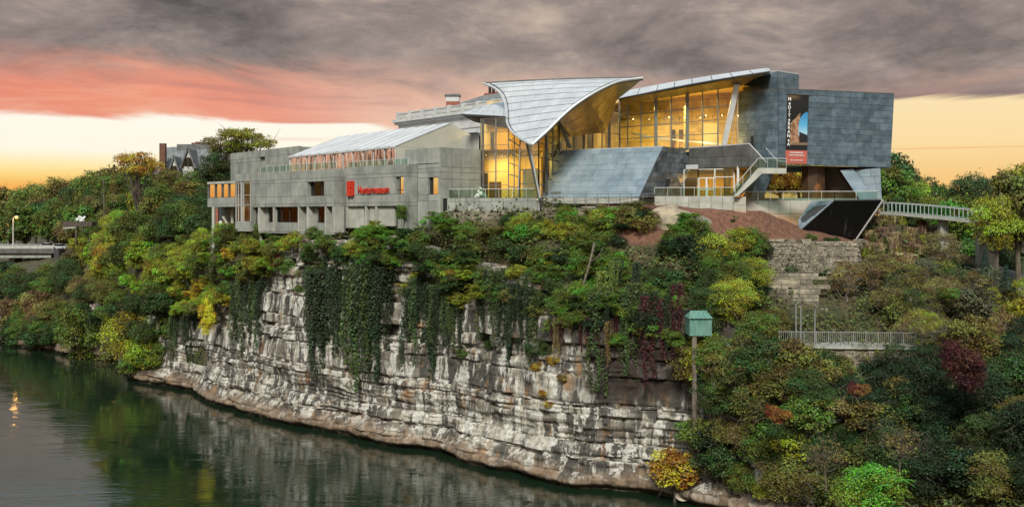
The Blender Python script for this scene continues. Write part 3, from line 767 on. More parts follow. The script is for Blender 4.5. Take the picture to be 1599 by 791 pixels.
text('Huntermuseum', 1.42, on5(560.2, 29.62, .16), (math.pi / 2, 0, rz), M['red'], SG, extrude=.05, sx=.74, bold=0.0)
def local_emblem(parts, name, mat, depth0, depth1):
    mb = MB()
    for x0, x1, z0, z1 in parts:
        lo = on5(545, 29.35, depth0); hi = on5(545, 29.35, depth1)
        pts = [(x0, z0), (x1, z0), (x1, z1), (x0, z1)]
        mb.hexa([tuple(lo + Vector((dv.x * x, dv.y * x, zc))) for x, zc in pts], [tuple(hi + Vector((dv.x * x, dv.y * x, zc))) for x, zc in pts])
    return mb.build(name, mat, SG)
# rounded block with the two slots of the H left open
local_emblem([(.06, .52, 0.0, .10), (0, .12, .10, 1.80), (.06, .52, 1.80, 1.90), (.12, .24, .10, 1.8), (.36, .50, .10, .80), (.36, .50, 1.10, 1.80), (.50, .62, .1, 1.8),
              (.74, 1.20, 0.0, .10), (.68, .80, .1, 1.8), (.74, 1.20, 1.80, 1.90), (.80, .92, .10, .80), (.80, .92, 1.10, 1.80), (1.06, 1.24, .10, 1.80), (.62, .68, .3, .85)], 'emblem', M['red'], .02, .38)
# roof-terrace railing
RG = empty('terrace_railing', (*along(a3, b3, .5), 32.85), 'thin metal railing along the roof terrace in front of the white tent', 'railing')
ra, rb = inward(a3, b3, .3); rc, rd = inward(c4, d5, .3)
for (p, q, n_) in ((along(ra, rb, .12), rb, 11), (rc, rd, 9)):
    for k in range(n_ + 1):
        s = along(p, q, k / n_); MB().bar((s[0], s[1], 32.8), (s[0], s[1], 33.75), .06).build('post', M['galv'], RG)
    for zz_ in (33.75,): MB().bar((*p, zz_), (*q, zz_), .07).build('top_rail', M['galv'], RG)
    for k in range(n_):
        s, e = along(p, q, k / n_ + .004), along(p, q, (k + 1) / n_ - .004)
        mk('pane', [(*s, 32.95), (*e, 32.95), (*e, 33.68), (*s, 33.68)], [(0, 1, 2, 3)], M['rail_glass'], RG)

# ===== white event tent on the roof terrace
half = 8.9
def tp(l, w, z): q = t0 + TD * l + TW * w; return (q.x, q.y, z)
TN = empty('event_tent', (t0.x, t0.y, 32.9), 'white pitched event tent with clear window walls on the concrete roof terrace', 'tent')
ez, rz_ = 35.45, 38.9
tentL = (Vector(PX(413, 147.5)) - t0).dot(TD)
nb_ = 11
for k in range(nb_):
    l0, l1 = tentL * k / nb_ + .04, tentL * (k + 1) / nb_ - .04
    for sgn, w0, w1 in ((1, -.15, half), (-1, 2 * half + .15, half)):
        q = [tp(l0, w0, ez), tp(l1, w0, ez), tp(l1, w1, rz_), tp(l0, w1, rz_)]
        # slightly bulging sheet between the ribs
        mid_ = [lerp(q[0], q[1], .5), lerp(q[3], q[2], .5)]; mid_ = [(p[0], p[1], p[2] + .10) for p in mid_]
        mk('roof_sheet', [q[0], mid_[0], mid_[1], q[3], q[1], q[2]], [(0, 1, 2, 3), (1, 4, 5, 2)] if sgn > 0 else [(3, 2, 1, 0), (2, 5, 4, 1)], M['tent'], TN)
for k in range(nb_ + 1):
    l = tentL * k / nb_
    mb = MB(); mb.bar(tp(l, -.15, ez + .03), tp(l, half, rz_ + .03), .09, .09); mb.bar(tp(l, -.02, 32.9), tp(l, -.02, ez - .05), .12); mb.build('rib', M['white'], TN)
MB().bar(tp(-.1, -.18, ez - .06), tp(tentL + .1, -.18, ez - .06), .16, .22).build('eave', M['white'], TN)
mk('gable', [tp(0, 0, ez), tp(0, 2 * half, ez), tp(0, half, rz_), tp(.15, 0, ez), tp(.15, 2 * half, ez), tp(.15, half, rz_)], [(0, 1, 2), (5, 4, 3), (0, 3, 4, 1), (1, 4, 5, 2), (2, 5, 3, 0)], M['gable'], TN)
mk('gable', [tp(tentL, 0, ez), tp(tentL, 2 * half, ez), tp(tentL, half, rz_), tp(tentL - .15, 0, ez), tp(tentL - .15, 2 * half, ez), tp(tentL - .15, half, rz_)], [(2, 1, 0), (3, 4, 5), (1, 4, 3, 0), (2, 5, 4, 1), (0, 3, 5, 2)], M['gable'], TN)
mk('end_wall', [tp(0, 0, 32.9), tp(0, 2 * half, 32.9), tp(0, 2 * half, ez - .02), tp(0, 0, ez - .02), tp(.1, 0, 32.9), tp(.1, 2 * half, 32.9), tp(.1, 2 * half, ez - .02), tp(.1, 0, ez - .02)], [(0, 1, 2, 3), (7, 6, 5, 4), (0, 4, 5, 1), (1, 5, 6, 2), (2, 6, 7, 3), (3, 7, 4, 0)], M['gable'], TN)
def tS(l0, l1, w):
    return lambda u, v: tp(l0 + (l1 - l0) * u, w, 32.95 + (ez - 33.05) * v)
glazing(TN, tS(0.05, tentL, 0.0), [k / nb_ for k in range(nb_ + 1)], [0, 1], .05, .05, 'vinyl', 'white', 'window')
# inner curtain folds and dim interior seen through the vinyl
for k in range(18):
    l = tentL * (k + .5) / 18; mb = MB()
    for q_ in range(3): mb.bar(tp(l + q_ * .3, .7 + .2 * (q_ % 2), 33), tp(l + q_ * .3 + .1, .7, ez - .1), .16, .1)
    mb.build('curtain_fold', M['gable'], TN)
mk('back_wall', [tp(0, 2 * half, 32.9), tp(tentL, 2 * half, 32.9), tp(tentL, 2 * half, ez), tp(0, 2 * half, ez)], [(0, 1, 2, 3)], M['gable'], TN)

# ===== white mansion behind
MN = empty('white_mansion', (X(700, 150), 152, 31), 'white neoclassical mansion with balustrade and brick chimneys behind the tent', 'mansion')
ma, mb_ = PX(622, 160), PX(795, 138.4)
(na, nb2) = inward(ma, mb_, 14)
for zc0, zc1, o_ in ((41.3, 41.75, .75), (40.95, 41.3, .45), (39.6, 40.95, .0), (39.3, 39.6, .18), (38.6, 39.3, .05)):
    p, q = inward(ma, mb_, -o_); dv2 = Vector((mb_[0] - ma[0], mb_[1] - ma[1])).normalized()
    p = tuple(Vector(p) - dv2 * o_); MB().prism([p, q, nb2, tuple(Vector(na) - dv2 * o_)], zc0, zc1 - .003).build('cornice', M['white'], MN)
MB().prism([inward(ma, mb_, 2.4)[0], inward(ma, mb_, 2.4)[1], nb2, na], 31, 38.6).build('wall', M['white'], MN)
for k in range(9):
    p = along(ma, mb_, k / 8); MB().box((p[0], p[1] + .3, 42.35), (.6, .6, 1.2), math.atan2(mb_[1] - ma[1], mb_[0] - ma[0])).build('balustrade_pier', M['white'], MN)
    if k < 8:
        q0, q1 = along(ma, mb_, (k + .06) / 8), along(ma, mb_, (k + .94) / 8)
        MB().bar((q0[0], q0[1] + .3, 42.72), (q1[0], q1[1] + .3, 42.72), .3, .16).build('balustrade_rail', M['white'], MN)
        MB().bar((q0[0], q0[1] + .35, 42.3), (q1[0], q1[1] + .35, 42.3), .2, .62).build('balustrade_panel', M['white'], MN)
for k in range(7):
    t_ = .08 + k * .14; p = along(*inward(ma, mb_, .55), t_); col = MB()
    col.tube([(p[0], p[1], 31), (p[0], p[1], 37.4)], [.5, .43], 14); col.build('column', M['white'], MN, True)
    cap = MB(); cap.tube([(p[0], p[1], 37.4), (p[0], p[1], 37.9), (p[0], p[1], 38.35), (p[0], p[1], 38.4)], [.44, .55, .72, .5], 12); cap.box((p[0], p[1], 38.5), (1.35, 1.35, .2), .9)
    for q_ in range(8): cap.bar((p[0] + .42 * math.cos(q_ * .785), p[1] + .42 * math.sin(q_ * .785), 37.5), (p[0] + .75 * math.cos(q_ * .785), p[1] + .75 * math.sin(q_ * .785), 38.2), .16)
    cap.build('capital', M['white'], MN)
for t_ in (.62, .78, .92):
    p = along(*inward(ma, mb_, 2.38), t_); MB().box((p[0], p[1], 35.6), (1.1, .2, 3.2), math.atan2(mb_[1] - ma[1], mb_[0] - ma[0])).build('window', M['brown_wall'], MN)
r0, r1 = inward(ma, mb_, 1.2); r2_, r3_ = inward(ma, mb_, 13.5); k0, k1 = inward(along(ma, mb_, .38), mb_, 7)
mk('roof', [(*r0, 41.8), (*r1, 41.8), (*r3_, 41.8), (*r2_, 41.8), (*along(k0, k1, .15), 45.0), (*k1, 45.0)], [(0, 1, 5, 4), (1, 2, 5), (2, 3, 4, 5), (3, 0, 4)], M['shingle'], MN)
MB().bar((*along(k0, k1, .15), 45.05), (*k1, 45.05), .3, .3).build('ridge_tiles', M['brick'], MN)
cp = PX(707, 152); ch = MB(); ch.box((*cp, 43.4), (1.9, 1.6, 2.0)); cho = ch.build('chimney', M['brick'], MN)
MB().box((*cp, 44.1), (1.95, 1.65, .8)).build('chimney_band', M['white'], cho); MB().box((*cp, 44.62), (2.3, 2.0, .26)).build('chimney_cap', M['shingle'], cho)
cp = PX(765, 145); c2_ = MB(); c2_.tube([(*cp, 44.2), (*cp, 45.6)], [.2, .2], 10); c2_.tube([(cp[0] + .5, cp[1], 44.2), (cp[0] + .5, cp[1], 45.6)], [.2, .2], 10); c2_.build('chimney_pot', M['dark'], MN)
# plain link wall seen beside the tent
MB().prism([PX(722, 131), PX(748, 129), PX(752, 134), PX(726, 136)], 33, 37.1).build('link_wall', M['concrete_pale'], MN)

# ===== glass atrium
AT = empty('glass_atrium', (X(815, 121), 121, 28.9), 'tall golden-lit glass atrium between the concrete wing and the slate pavilion', 'atrium')
g_pts = [PX(750.6, 124.3), PX(794, 122.6), PX(812, 119.5), PX(841, 117.2), PX(853, 121.0)]
zb, zt = 28.95, 38.9
tv = [0, .155, .33, .50, .65, .82, 1]
def gw(i, z1, z0=zb): return vwall(g_pts[i], g_pts[i + 1], z0, z1)
glazing(AT, gw(0, 38.6), [0, .09, .55, 1], [0, .165, .335, .50, .665, .83, 1], .09, .14, heavy=(.55,), hw=.16, frame='frame_d')
glazing(AT, bil((*g_pts[1], zb), (*g_pts[2], zb), (*g_pts[2], 36.2), (*g_pts[1], 37.5)), [0, .5, 1], [0, .165, .335, .50, .665, .83, 1], .13, .15, frame='frame_d')
glazing(AT, gw(2, 35.5), [0, 1], [0, .25, .50, .75, 1], .13, .15, frame='frame_d')
glazing(AT, gw(3, 35.3), [0, 1], [0, .24, .48, .73, 1], .13, .15, frame='frame_d')
# back glass line under the swooping roof, above the slate pavilion
b_pts = [PX(853, 121.0), PX(873, 123.5), PX(968, 127.2)]
glazing(AT, vwall(b_pts[0], b_pts[1], 28.95, 38.0), [0, .5, 1], [0, .25, .5, .63, .8, 1], .14, .16, frame='frame_d')
glazing(AT, vwall(b_pts[1], b_pts[2], 34.6, 39.5), [0, .12, .24, .4, .55, .7, .82, 1], [0, .5, 1], .12, .16, heavy=(.4, .82), hw=.3, frame='frame_d')
# raking columns
for (pa, pb, w_) in (((822, 262 - 40, 116.4), (842, 309, 117.0), .26), ((826, 222, 115.6), (843, 309, 116.3), .22), ((853, 200, 119), (853, 300, 120.6), .34), ((871, 182, 119.5), (890, 230, 122), .5), ((812, 228, 118.6), (809, 309, 119.2), .14)):
    MB().bar(P(*pa), P(*pb), w_, w_, 8).build('raking_column', M['alu_dark'] if w_ > .25 else M['galv'], AT)
# interior: floors, walls, upper gallery, stair
MB().prism([g_pts[0], g_pts[1], g_pts[2], g_pts[3], PX(853, 121), PX(968, 127), PX(968, 140), PX(752, 140)], 28.6, 28.92).build('floor', M['pale_in'], AT)
MB().prism([PX(750.7, 132), PX(845, 129), PX(848, 129.4), PX(751, 132.6)], 28.95, 35.0).build('amber_wall', M['gold_wall'], AT)
MB().prism([PX(752, 128.6), PX(756, 128.6), PX(756, 131.9), PX(752, 131.9)], 28.95, 38.5).build('amber_wall', M['brown_wall'], AT)
MB().prism([PX(751, 131.8), PX(848, 128.6), PX(848, 136), PX(752, 138)], 35.03, 35.3).build('gallery_floor', M['gold_wall'], AT)
MB().prism([PX(751, 136.5), PX(850, 133.5), PX(850, 134), PX(751, 137)], 35.3, 41).build('back_wall', M['gold_wall'], AT)
for px in (766, 778, 790): 
    MB().prism([PX(px, 136.0), PX(px + 6, 135.8), PX(px + 6, 136.1), PX(px, 136.3)], 35.6, 37.9).build('inner_window', M['alu_dark'], AT)
MB().prism([PX(764, 131.5), PX(785, 130.9), PX(785, 131.1), PX(764, 131.7)], 28.96, 31.2).build('dark_opening', M['brown_wall'], AT)
MB().prism([PX(790, 131.2), PX(812, 130.0), PX(812, 130.2), PX(790, 131.4)], 28.96, 31.4).build('dark_opening', M['alu_dark'], AT)
MB().prism([PX(816, 124), PX(843, 122.8), PX(843, 123), PX(816, 124.2)], 28.96, 32.4).build('pale_screen', M['pale_in'], AT)
MB().prism([PX(858, 126), PX(880, 125.6), PX(876, 126), PX(858, 126.4)], 29, 36).build('cream_pier', M['pale_in'], AT)
MB().prism([PX(760, 140), PX(985, 137), PX(985, 137.5), PX(760, 140.6)], 28.9, 42.5).build('rear_wall', M['stone_in'], AT)
MB().prism([PX(850, 124.6), PX(972, 128.4), PX(975, 137), PX(850, 137)], 34.2, 34.5).build('upper_floor', M['pale_in'], AT)
MB().prism([PX(752, 127.6), PX(794, 127.2), PX(850, 127.4), PX(960, 128.5), PX(985, 137), PX(760, 140)], 39.7, 39.9).build('ceiling', M['soffit'], AT)
for k, (px, pz) in enumerate(((897, 35), (906, 34.7), (921, 34.9), (937, 35.1), (950, 34.6))):
    q = PX(px, 129 + k * .7)
    MB().prism([tuple(Vector(q) + Vector(s)) for s in ((-.35, 0), (.35, 0), (.35, .3), (-.35, .3))], 34.5, 38.5 - .3 * k).build('gold_fin', M['gold_wall'] if k % 2 else M['soffit'], AT)
# hanging wave of brown glass ribbons
wv = MB()
for k in range(9):
    pts = [P(858 + 18 * t_ + k * .4, 222 + k * 2.6 + 5 * math.sin(t_ * 3.1 + k * .25), 124) for t_ in [i / 8 for i in range(9)]]
    wv.tube(pts, [.06] * 9, 5)
wv.build('hanging_sculpture', M['brown_wall'], AT)
for q in ((776, 128.5, 34.6, 1100), (776, 133, 38.6, 800), (818, 123.5, 36, 800), (835, 126, 34.5, 700), (866, 126.5, 37, 600), (905, 130.5, 39.2, 800), (945, 131.5, 39.2, 800)):
    warm_lamp('atrium_lamp', (X(q[0], q[1]), q[1], q[2]), q[3] * 0.17, (1, .64, .16), 1.6)
for k in range(7):
    q = P(758 + k * 14, 242.5, 127.3); MB().tube([(q[0], q[1], q[2] - .14), (q[0], q[1], q[2] + .14)], [.12, .1], 8).build('spotlight', M['alu_dark'], AT)

# ===== swooping roof
RF = empty('swooping_roof', P(830, 226, 113), 'silver shingled roof swooping down to a point over the glass atrium', 'roof')
def spline(pts):
    pts = [Vector(P(*p)) for p in pts]
    def f(t):
        x = t * (len(pts) - 1); i = min(int(x), len(pts) - 2); s = x - i
        p0 = pts[max(i - 1, 0)]; p1 = pts[i]; p2 = pts[i + 1]; p3 = pts[min(i + 2, len(pts) - 1)]
        return 0.5 * ((2 * p1) + (p2 - p0) * s + (2 * p0 - 5 * p1 + 4 * p2 - p3) * s * s + (3 * p1 - p0 - 3 * p2 + p3) * s ** 3)
    return f
Lc = spline([(755, 130.5, 129.5), (769, 136, 128.6), (781, 146, 127.4), (788, 160, 126), (791, 178, 124), (793, 195, 121.6), (806, 212, 118), (829.5, 226, 114.5)])
Rc = spline([(1004, 122, 120.0), (968, 127.0, 119), (943, 137, 118.2), (920, 149.5, 117.4), (897, 165, 116.8), (876, 183, 116.2), (855, 204, 115.4), (830.5, 226.2, 114.5)])
def SW(u, v):
    a, b = Lc(v), Rc(v); p = a.lerp(b, u)
    p = p + Vector((0, .9, .35)) * (4 * u * (1 - u)) * (1 - v) * 0.6
    return tuple(p)
quad(RF, SW, M['roof_seam'], 'roof_deck', .28, 16, 20, flip=True)
rows = 11
for j in range(rows):
    v0, v1 = j / rows, (j + 1) / rows
    Lr = (Vector(SW(0, (v0 + v1) / 2)) - Vector(SW(1, (v0 + v1) / 2))).length
    n_ = max(2, int(Lr / 1.35)); r = random.Random(j)
    offs = (j % 3) / 3.0
    cuts = [0] + [(i + offs) / n_ for i in range(n_) if 0.25 / n_ < (i + offs) / n_ < 1 - .25 / n_] + [1]
    for i in range(len(cuts) - 1):
        u0, u1 = cuts[i] + .012 / Lr, cuts[i + 1] - .012 / Lr
        # the upper edge of each shingle tucks under the course above: lower edge stands proud
        q = [Vector(SW(u0, v0 + .001)), Vector(SW(u1, v0 + .001)), Vector(SW(u1, v1 - .002)), Vector(SW(u0, v1 - .002))]
        nrm = (q[1] - q[0]).cross(q[2] - q[0])
        if nrm.length < 1e-6: nrm = (q[2] - q[0]).cross(q[3] - q[0])
        nrm.normalize()
        if nrm.y > 0: nrm = -nrm
        hh = [.03, .03, .07, .07]; mb = MB()
        mb.hexa([tuple(p + nrm * .005) for p in q], [tuple(p + nrm * h_) for p, h_ in zip(q, hh)]); mb.build('shingle', M['alu'], RF)
for cur, nm, s_ in ((Lc, 'left', 1), (Rc, 'right', -1)):
    mb = MB(); pts = [cur(i / 40) for i in range(41)]
    mb.tube([tuple(p + Vector((0, -.02, .02))) for p in pts], [.16] * 41, 6); mb.build('edge_trim', M['alu'], RF)
    mb = MB(); pts = [Vector(SW(.03 if s_ > 0 else .975, i / 44)) + Vector((0, -.10, .05)) for i in range(2, 43)]
    mb.tube([tuple(p) for p in pts], [.06] * 41, 5); mb.build('gutter_line', M['seam'], RF)
mb = MB(); mb.tube([tuple(Vector(SW(i / 16, 0)) + Vector((0, .05, .05))) for i in range(17)], [.14] * 17, 6); mb.build('edge_trim', M['alu_dark'], RF)
# bronze-clad curved underside
Uc = spline([(1004, 122.6, 120.3), (968, 128, 119.4), (943, 138, 118.7), (920, 150.5, 117.9), (897, 166, 117.3), (876, 184, 116.9), (873.5, 186, 116.9)])
Dc = spline([(968, 152, 124.5), (962, 158, 124.6), (956, 180, 124.4), (945, 204.5, 124), (925, 208, 122.8), (905, 211, 121.4), (891, 213, 120.0)])
def SU(u, v): return tuple(Uc(u).lerp(Dc(u), v) + Vector((0, 1.1, -.1)) * (4 * v * (1 - v)) * .5)
quad(RF, SU, M['soffit'], 'underside', .2, 18, 8)
vs_ = [i / 6 for i in range(7)]
panels(RF, lambda u, v: SU(.17 + .83 * u, v), vs_, (1.6, 2.2), M['soffit'], 'soffit_panel', .035, .03, off=.01, seed=3, flip=False)
quad(RF, lambda u, v: lerp(lerp(tuple(Uc(0)), tuple(Uc(.19)), u), lerp(tuple(Dc(0)), tuple(Dc(.17)), u), v), M['alu_dark'], 'end_flare', .18, 6, 4)
mk('inner_cheek', [P(873, 184, 117.2), P(891, 213, 120.2), P(884, 196, 123), P(874, 178, 121)], [(0, 1, 2, 3)], M['alu_dark'], RF)
warm_lamp('eave_lamp', P(905, 226, 118.8), 12, (1, .58, .18), 1.0, down=False)
warm_lamp('eave_lamp', P(945, 222, 120.6), 25, (1, .58, .18), 1.0, down=False)
# small flat wing left of it
WR = empty('small_canopy_roof', P(757, 175, 127), 'small pointed silver canopy roof left of the swooping roof', 'roof')
def SC1(u, v): return lerp(lerp(P(720, 178, 126.4), P(792, 182, 124.9), u), lerp(P(741, 170, 131), P(794, 156, 132), u), v)
quad(WR, SC1, M['seam'], 'roof_deck', .2, 2, 2)
panels(WR, SC1, [0, .34, .67, 1], (1.2, 1.6), M['alu'], 'roof_panel', .03, .05, off=.01, seed=9)
def SC2(u, v): return lerp(lerp(P(741, 190, 128), P(791, 200, 126), u), lerp(P(720.5, 178.6, 126.45), P(792, 182.6, 125), u), v)
quad(WR, SC2, M['seam'], 'fascia', .15)
panels(WR, SC2, [0, 1], (.7, .8), M['alu_dark'], 'fascia_panel', .06, .05, stagger=0, off=.01, seed=9)

# ===== slate-clad pavilion (sloping)
PV = empty('slate_pavilion', (X(925, 118), 118, 28.9), 'sloping blue-grey metal clad pavilion below the golden gallery', 'pavilion')
pb0, pb1, pt1, pt0 = P(847.5, 310, 121.0), P(998, 308.2, 114.6), P(1035, 229, 118.6), P(870, 235, 124.0)
S1 = bil(pb0, pb1, pt1, pt0)
quad(PV, S1, M['roof_seam'], 'front_wall', .3)
panels(PV, S1, [i / 9 for i in range(10)], (1.1, 1.35), M['zinc'], 'cladding_panel', .022, .05, off=.01, jitter=.008, seed=4)
pb2, pt2 = P(1066, 309, 120.4), P(1080, 234.6, 124.6)
S2 = bil(pb1, pb2, pt2, pt1)
quad(PV, S2, M['seam'], 'side_wall', .3)
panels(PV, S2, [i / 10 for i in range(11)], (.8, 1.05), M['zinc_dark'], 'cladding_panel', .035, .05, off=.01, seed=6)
MB().hexa([P(1038, 291, 117.3), P(1045, 291, 118.0), P(1045, 291, 119), P(1038, 291, 118.4)], [P(1040, 279, 117.6), P(1047, 279, 118.3), P(1047, 279, 119.3), P(1040, 279, 118.7)]).build('window', M['dark'], PV)
mk('roof', [pt0, pt1, pt2, P(1080, 234, 134), P(870, 234, 136)], [(0, 1, 2, 3, 4)], M['alu_dark'], PV)
MB().bar(pt0, pt1, .16, .12).build('coping', M['alu'], PV); MB().bar(pt1, pt2, .14, .1).build('coping', M['alu_dark'], PV)
MB().hexa([P(859, 303.5, 118.9), P(876, 303, 118.3), P(876, 303, 118.9), P(859, 303.5, 119.5)], [P(860, 299, 119.0), P(877, 298.5, 118.4), P(877, 298.5, 119.0), P(860, 299, 119.6)]).build('vent_grille', M['alu_dark'], PV)

# ===== golden upper gallery with its raking roof
GL = empty('golden_gallery', (X(1055, 124), 124, 34.6), 'long golden-lit glass gallery under a raking metal roof', 'gallery building')
ga, gb = PX(967, 127.6), PX(1152, 119.8)
def GS(u, v):
    p = along(ga, gb, u); zlo = 34.9; zhi = Z(158, 127.6) + (Z(134, 119.8) - Z(158, 127.6)) * u
    # right-hand jamb leans
    uu = u
    return (p[0], p[1], zlo + (zhi - zlo) * v)
tg = [on_line(ga, gb, px) for px in (967, 980, 1001, 1024, 1048, 1073, 1097, 1121)]
glazing(GL, GS, tg, [0, .24, .47, .70, 1], .15, .18, frame='frame_d', heavy=(tg[3], tg[5]), hw=.36)
# last leaning bay
q0, q1 = along(ga, gb, tg[-1]), along(ga, gb, on_line(ga, gb, 1150)); q2 = along(ga, gb, on_line(ga, gb, 1127.5))
zt_ = [GS(tg[-1], 1)[2], GS(.99, 1)[2]]
Sl = bil((*q0, 34.9), (*q2, 34.9), (*q1, zt_[1]), (*q0, zt_[0]))
glazing(GL, Sl, [0, 1], [0, .24, .47, .70, 1], .10, .14, frame='frame_d')
dd = Vector((0, -.5, 0))
MB().bar(Vector((*q2, 34.6)) + dd, Vector((*q1, zt_[1] + .4)) + dd, .62, .4).build('raking_column', M['alu'], GL)
q3 = along(ga, gb, .998)
Sm = bil((*along(ga, gb, on_line(ga, gb, 1131)), 34.9), (*q3, 34.9), (*q3, zt_[1] - .1), (*along(q1, q3, .3), zt_[1] - .1))
glazing(GL, Sm, [0, .5, 1], [0, .5, 1], .08, .1, 'glass')
# roof: top, bright front fascia, bronze soffit
zf = lambda py, Y: Z(py, Y)
rA, rB = P(966, 154.5, 124.8), P(1203, 111.5, 115.2)          # lower front edge
rC, rD = P(972, 143.5, 127.6), P(1196, 107.0, 117.0)          # upper front edge
def RS(u, v):
    a = lerp(rA, rB, u); b = lerp(rC, rD, u); bow = 4 * u * (1 - u)
    p = lerp(a, b, v); return (p[0], p[1] - .2 * bow, p[2] + .16 * bow)
quad(GL, RS, M['seam'], 'roof_edge', .15, 12, 2)
panels(GL, RS, [0, 1], (2.2, 2.5), M['alu'], 'roof_panel', .10, .05, stagger=0, off=.01, seed=2)
rt = MB(); rt.tube([rB, lerp(rB, rD, .5), rD], [.06, .2, .06], 8); rt.build('rounded_tip', M['alu'], GL)
back0, back1 = (rC[0] + 5, rC[1] + 12, rC[2] + .6), (rD[0] + 4, rD[1] + 11, rD[2] + .3)
quad(GL, bil(rC, rD, back1, back0), M['alu'], 'roof_top', .15)
sA, sB = P(970, 163.5, 127.4), P(1158, 134, 119.6)
def SO(u, v):
    e = lerp((rA[0], rA[1] + .05, rA[2] - .05), (rB[0], rB[1] + .05, rB[2] - .02), u); w_ = lerp(sA, (rB[0] - 1.0, rB[1] + 2.0, rB[2] - .35), u)
    if u < .86: w_ = lerp(sA, sB, u / .86)
    else: w_ = lerp(sB, (rB[0] - .5, rB[1] + .8, rB[2] - .15), (u - .86) / .14)
    return lerp(w_, e, v)
quad(GL, SO, M['soffit'], 'soffit', .12, 14, 1)
panels(GL, SO, [0, 1], (.7, .8), M['soffit'], 'soffit_panel', .05, .03, stagger=0, off=.01, seed=2)
# interior
ra_, rb_ = PX(955, 137.5), PX(1190, 129.5)
quad(GL, vwall(ra_, rb_, 34.6, 43.2), M['seam'], 'rear_wall', .3)
panels(GL, vwall(ra_, rb_, 34.6, 43.2), [0, .12, .24, .36, .48, .6, .72, .84, 1], (1.8, 3.4), M['stone_in'], 'stone_panel', .04, .05, off=.01, seed=12)
MB().prism([ga, gb, rb_, ra_], 34.5, 34.8).build('floor', M['stone_in'], GL)
mk('ceiling', [(*inward(ga, gb, .2)[0], 41.1), (*inward(ga, gb, .2)[1], 42.3), (*rb_, 42.9), (*ra_, 41.6)], [(0, 1, 2, 3)], M['gold_wall'], GL)
for px0, px1, yy, z1_ in ((1068, 1074, 128, 40.5), (1096, 1120, 126, 38.2), (1023, 1027, 129, 40)):
    MB().prism([PX(px0, yy), PX(px1, yy - .3), PX(px1, yy + .4), PX(px0, yy + .7)], 34.8, z1_).build('partition', M['pale_in'], GL)
for px in (1048, 1060): MB().prism([PX(px, 125.6), PX(px + 7, 125.3), PX(px + 7, 125.6), PX(px, 125.9)], 34.85, 37.4).build('inner_door', M['brown_wall'], GL)
mbt = MB(); mbt.bar(P(1022, 215, 126), P(1125, 225, 122.6), .18); mbt.bar(P(985, 208, 127.6), P(1022, 215, 126), .18); mbt.build('ramp_rail', M['white_frame'], GL)
for i in range(9):
    u = .06 + i * .105; p = along(*inward(ga, gb, 2.2 + (i % 3) * 1.2), u); l_ = MB(); l_.tube([(*p, 38.95), (*p, 39.05)], [.05, .06], 8); l_.build('spotlight', emat('lamp_glow', (1, .72, .32, 1), 5) if i == 0 else bpy.data.materials['lamp_glow'], GL)
for i in range(5):
    u = .1 + i * .2; p = along(*inward(ga, gb, 4.0), u); warm_lamp('gallery_lamp', (*p, 40.4 + .9 * u), 300 if i < 3 else 170, (1, .64, .13), 2.0)
    p = along(*inward(ga, gb, 1.2), u); warm_lamp('gallery_lamp', (*p, 35.2), 110, (1, .60, .12), 1.2, down=False)
for i in range(14):
    u = .04 + i * .068; p = along(*inward(ga, gb, .5), u); MB().tube([(*p, 38.5), (*p, 38.75)], [.08, .06], 6).build('spotlight', M['alu_dark'], GL)

# ===== balcony band, entrance front and outside stair
EN = empty('entrance_front', (X(1110, 119), 119, 28.9), 'entrance with white glazed doors under a grey metal balcony band', 'entrance')
ba, bb, bc = PX(1076, 122.5), PX(1170, 116.4), PX(1182, 115.9)
bS = lambda u, v: (*(along(ba, bb, u)), 32.45 + (34.95 - 32.45) * v + .1 * u * v)
quad(EN, bS, M['seam'], 'balcony_band', .3)
panels(EN, bS, [0, .5, 1], (2.4, 2.5), M['alu_dark'], 'band_panel', .04, .04, stagger=0, off=.01, seed=1)
bS2 = lambda u, v: lerp(lerp((*bb, 32.45), P(1195, 262, 115.4), u), lerp((*bb, 35.05), P(1197, 254, 115.4), u), v)
quad(EN, bS2, M['alu_dark'], 'sloped_band', .25)
MB().bar((*bb, 35.08), P(1197, 253.5, 115.4), .12).build('coping', M['alu'], EN); MB().bar((*ba, 34.97), (*bb, 35.06), .12).build('coping', M['alu'], EN)
MB().prism([ba, bb, bc, PX(1182, 124), PX(1080, 126)], 32.3, 32.44).build('balcony_floor', M['soffit'], EN)
MB().prism([PX(1071, 118.6), PX(1090, 117.8), PX(1090, 119.6), PX(1071, 120.4)], 32.25, 32.75).build('door_hood', M['alu'], EN)
ea, eb = PX(1066, 120.9), PX(1150, 118.4)
te = [on_line(ea, eb, px) for px in (1068, 1090, 1116, 1146)]
eS = lambda u, v: (*(along(ea, eb, u)), 28.98 + (32.3 - 28.98) * v)
glazing(EN, eS, [te[0], te[1]], [0, .7, 1], .1, .14, 'glass', 'white_frame'); glazing(EN, eS, [te[1], te[2]], [.7, 1], .1, .14, 'glass', 'white_frame'); glazing(EN, eS, [te[2], te[3]], [0, .72, 1], .12, .16, 'glass', 'white_frame')
mid_t = (te[1] + te[2]) / 2
for t0_, t1_ in ((te[1] + .012, mid_t - .003), (mid_t + .003, te[2] - .012)):
    fr = glazing(EN, lambda u, v: (eS(t0_ + (t1_ - t0_) * u, 0)[0], eS(t0_ + (t1_ - t0_) * u, 0)[1] - .06, 28.99 + 2.3 * v), [0, 1], [0, .42, 1], .16, .1, 'glass', 'white_frame', 'door')
    h_ = eS(mid_t + (-.02 if t0_ < mid_t - .02 else .02), 0); MB().bar((h_[0], h_[1] - .2, 29.8), (h_[0], h_[1] - .2, 30.5), .05).build('handle', M['galv'], fr)
MB().bar(P(1152.5, 258, 117.6), P(1152.5, 306, 117.6), .30, .3, 10).build('column', M['white_frame'], EN)
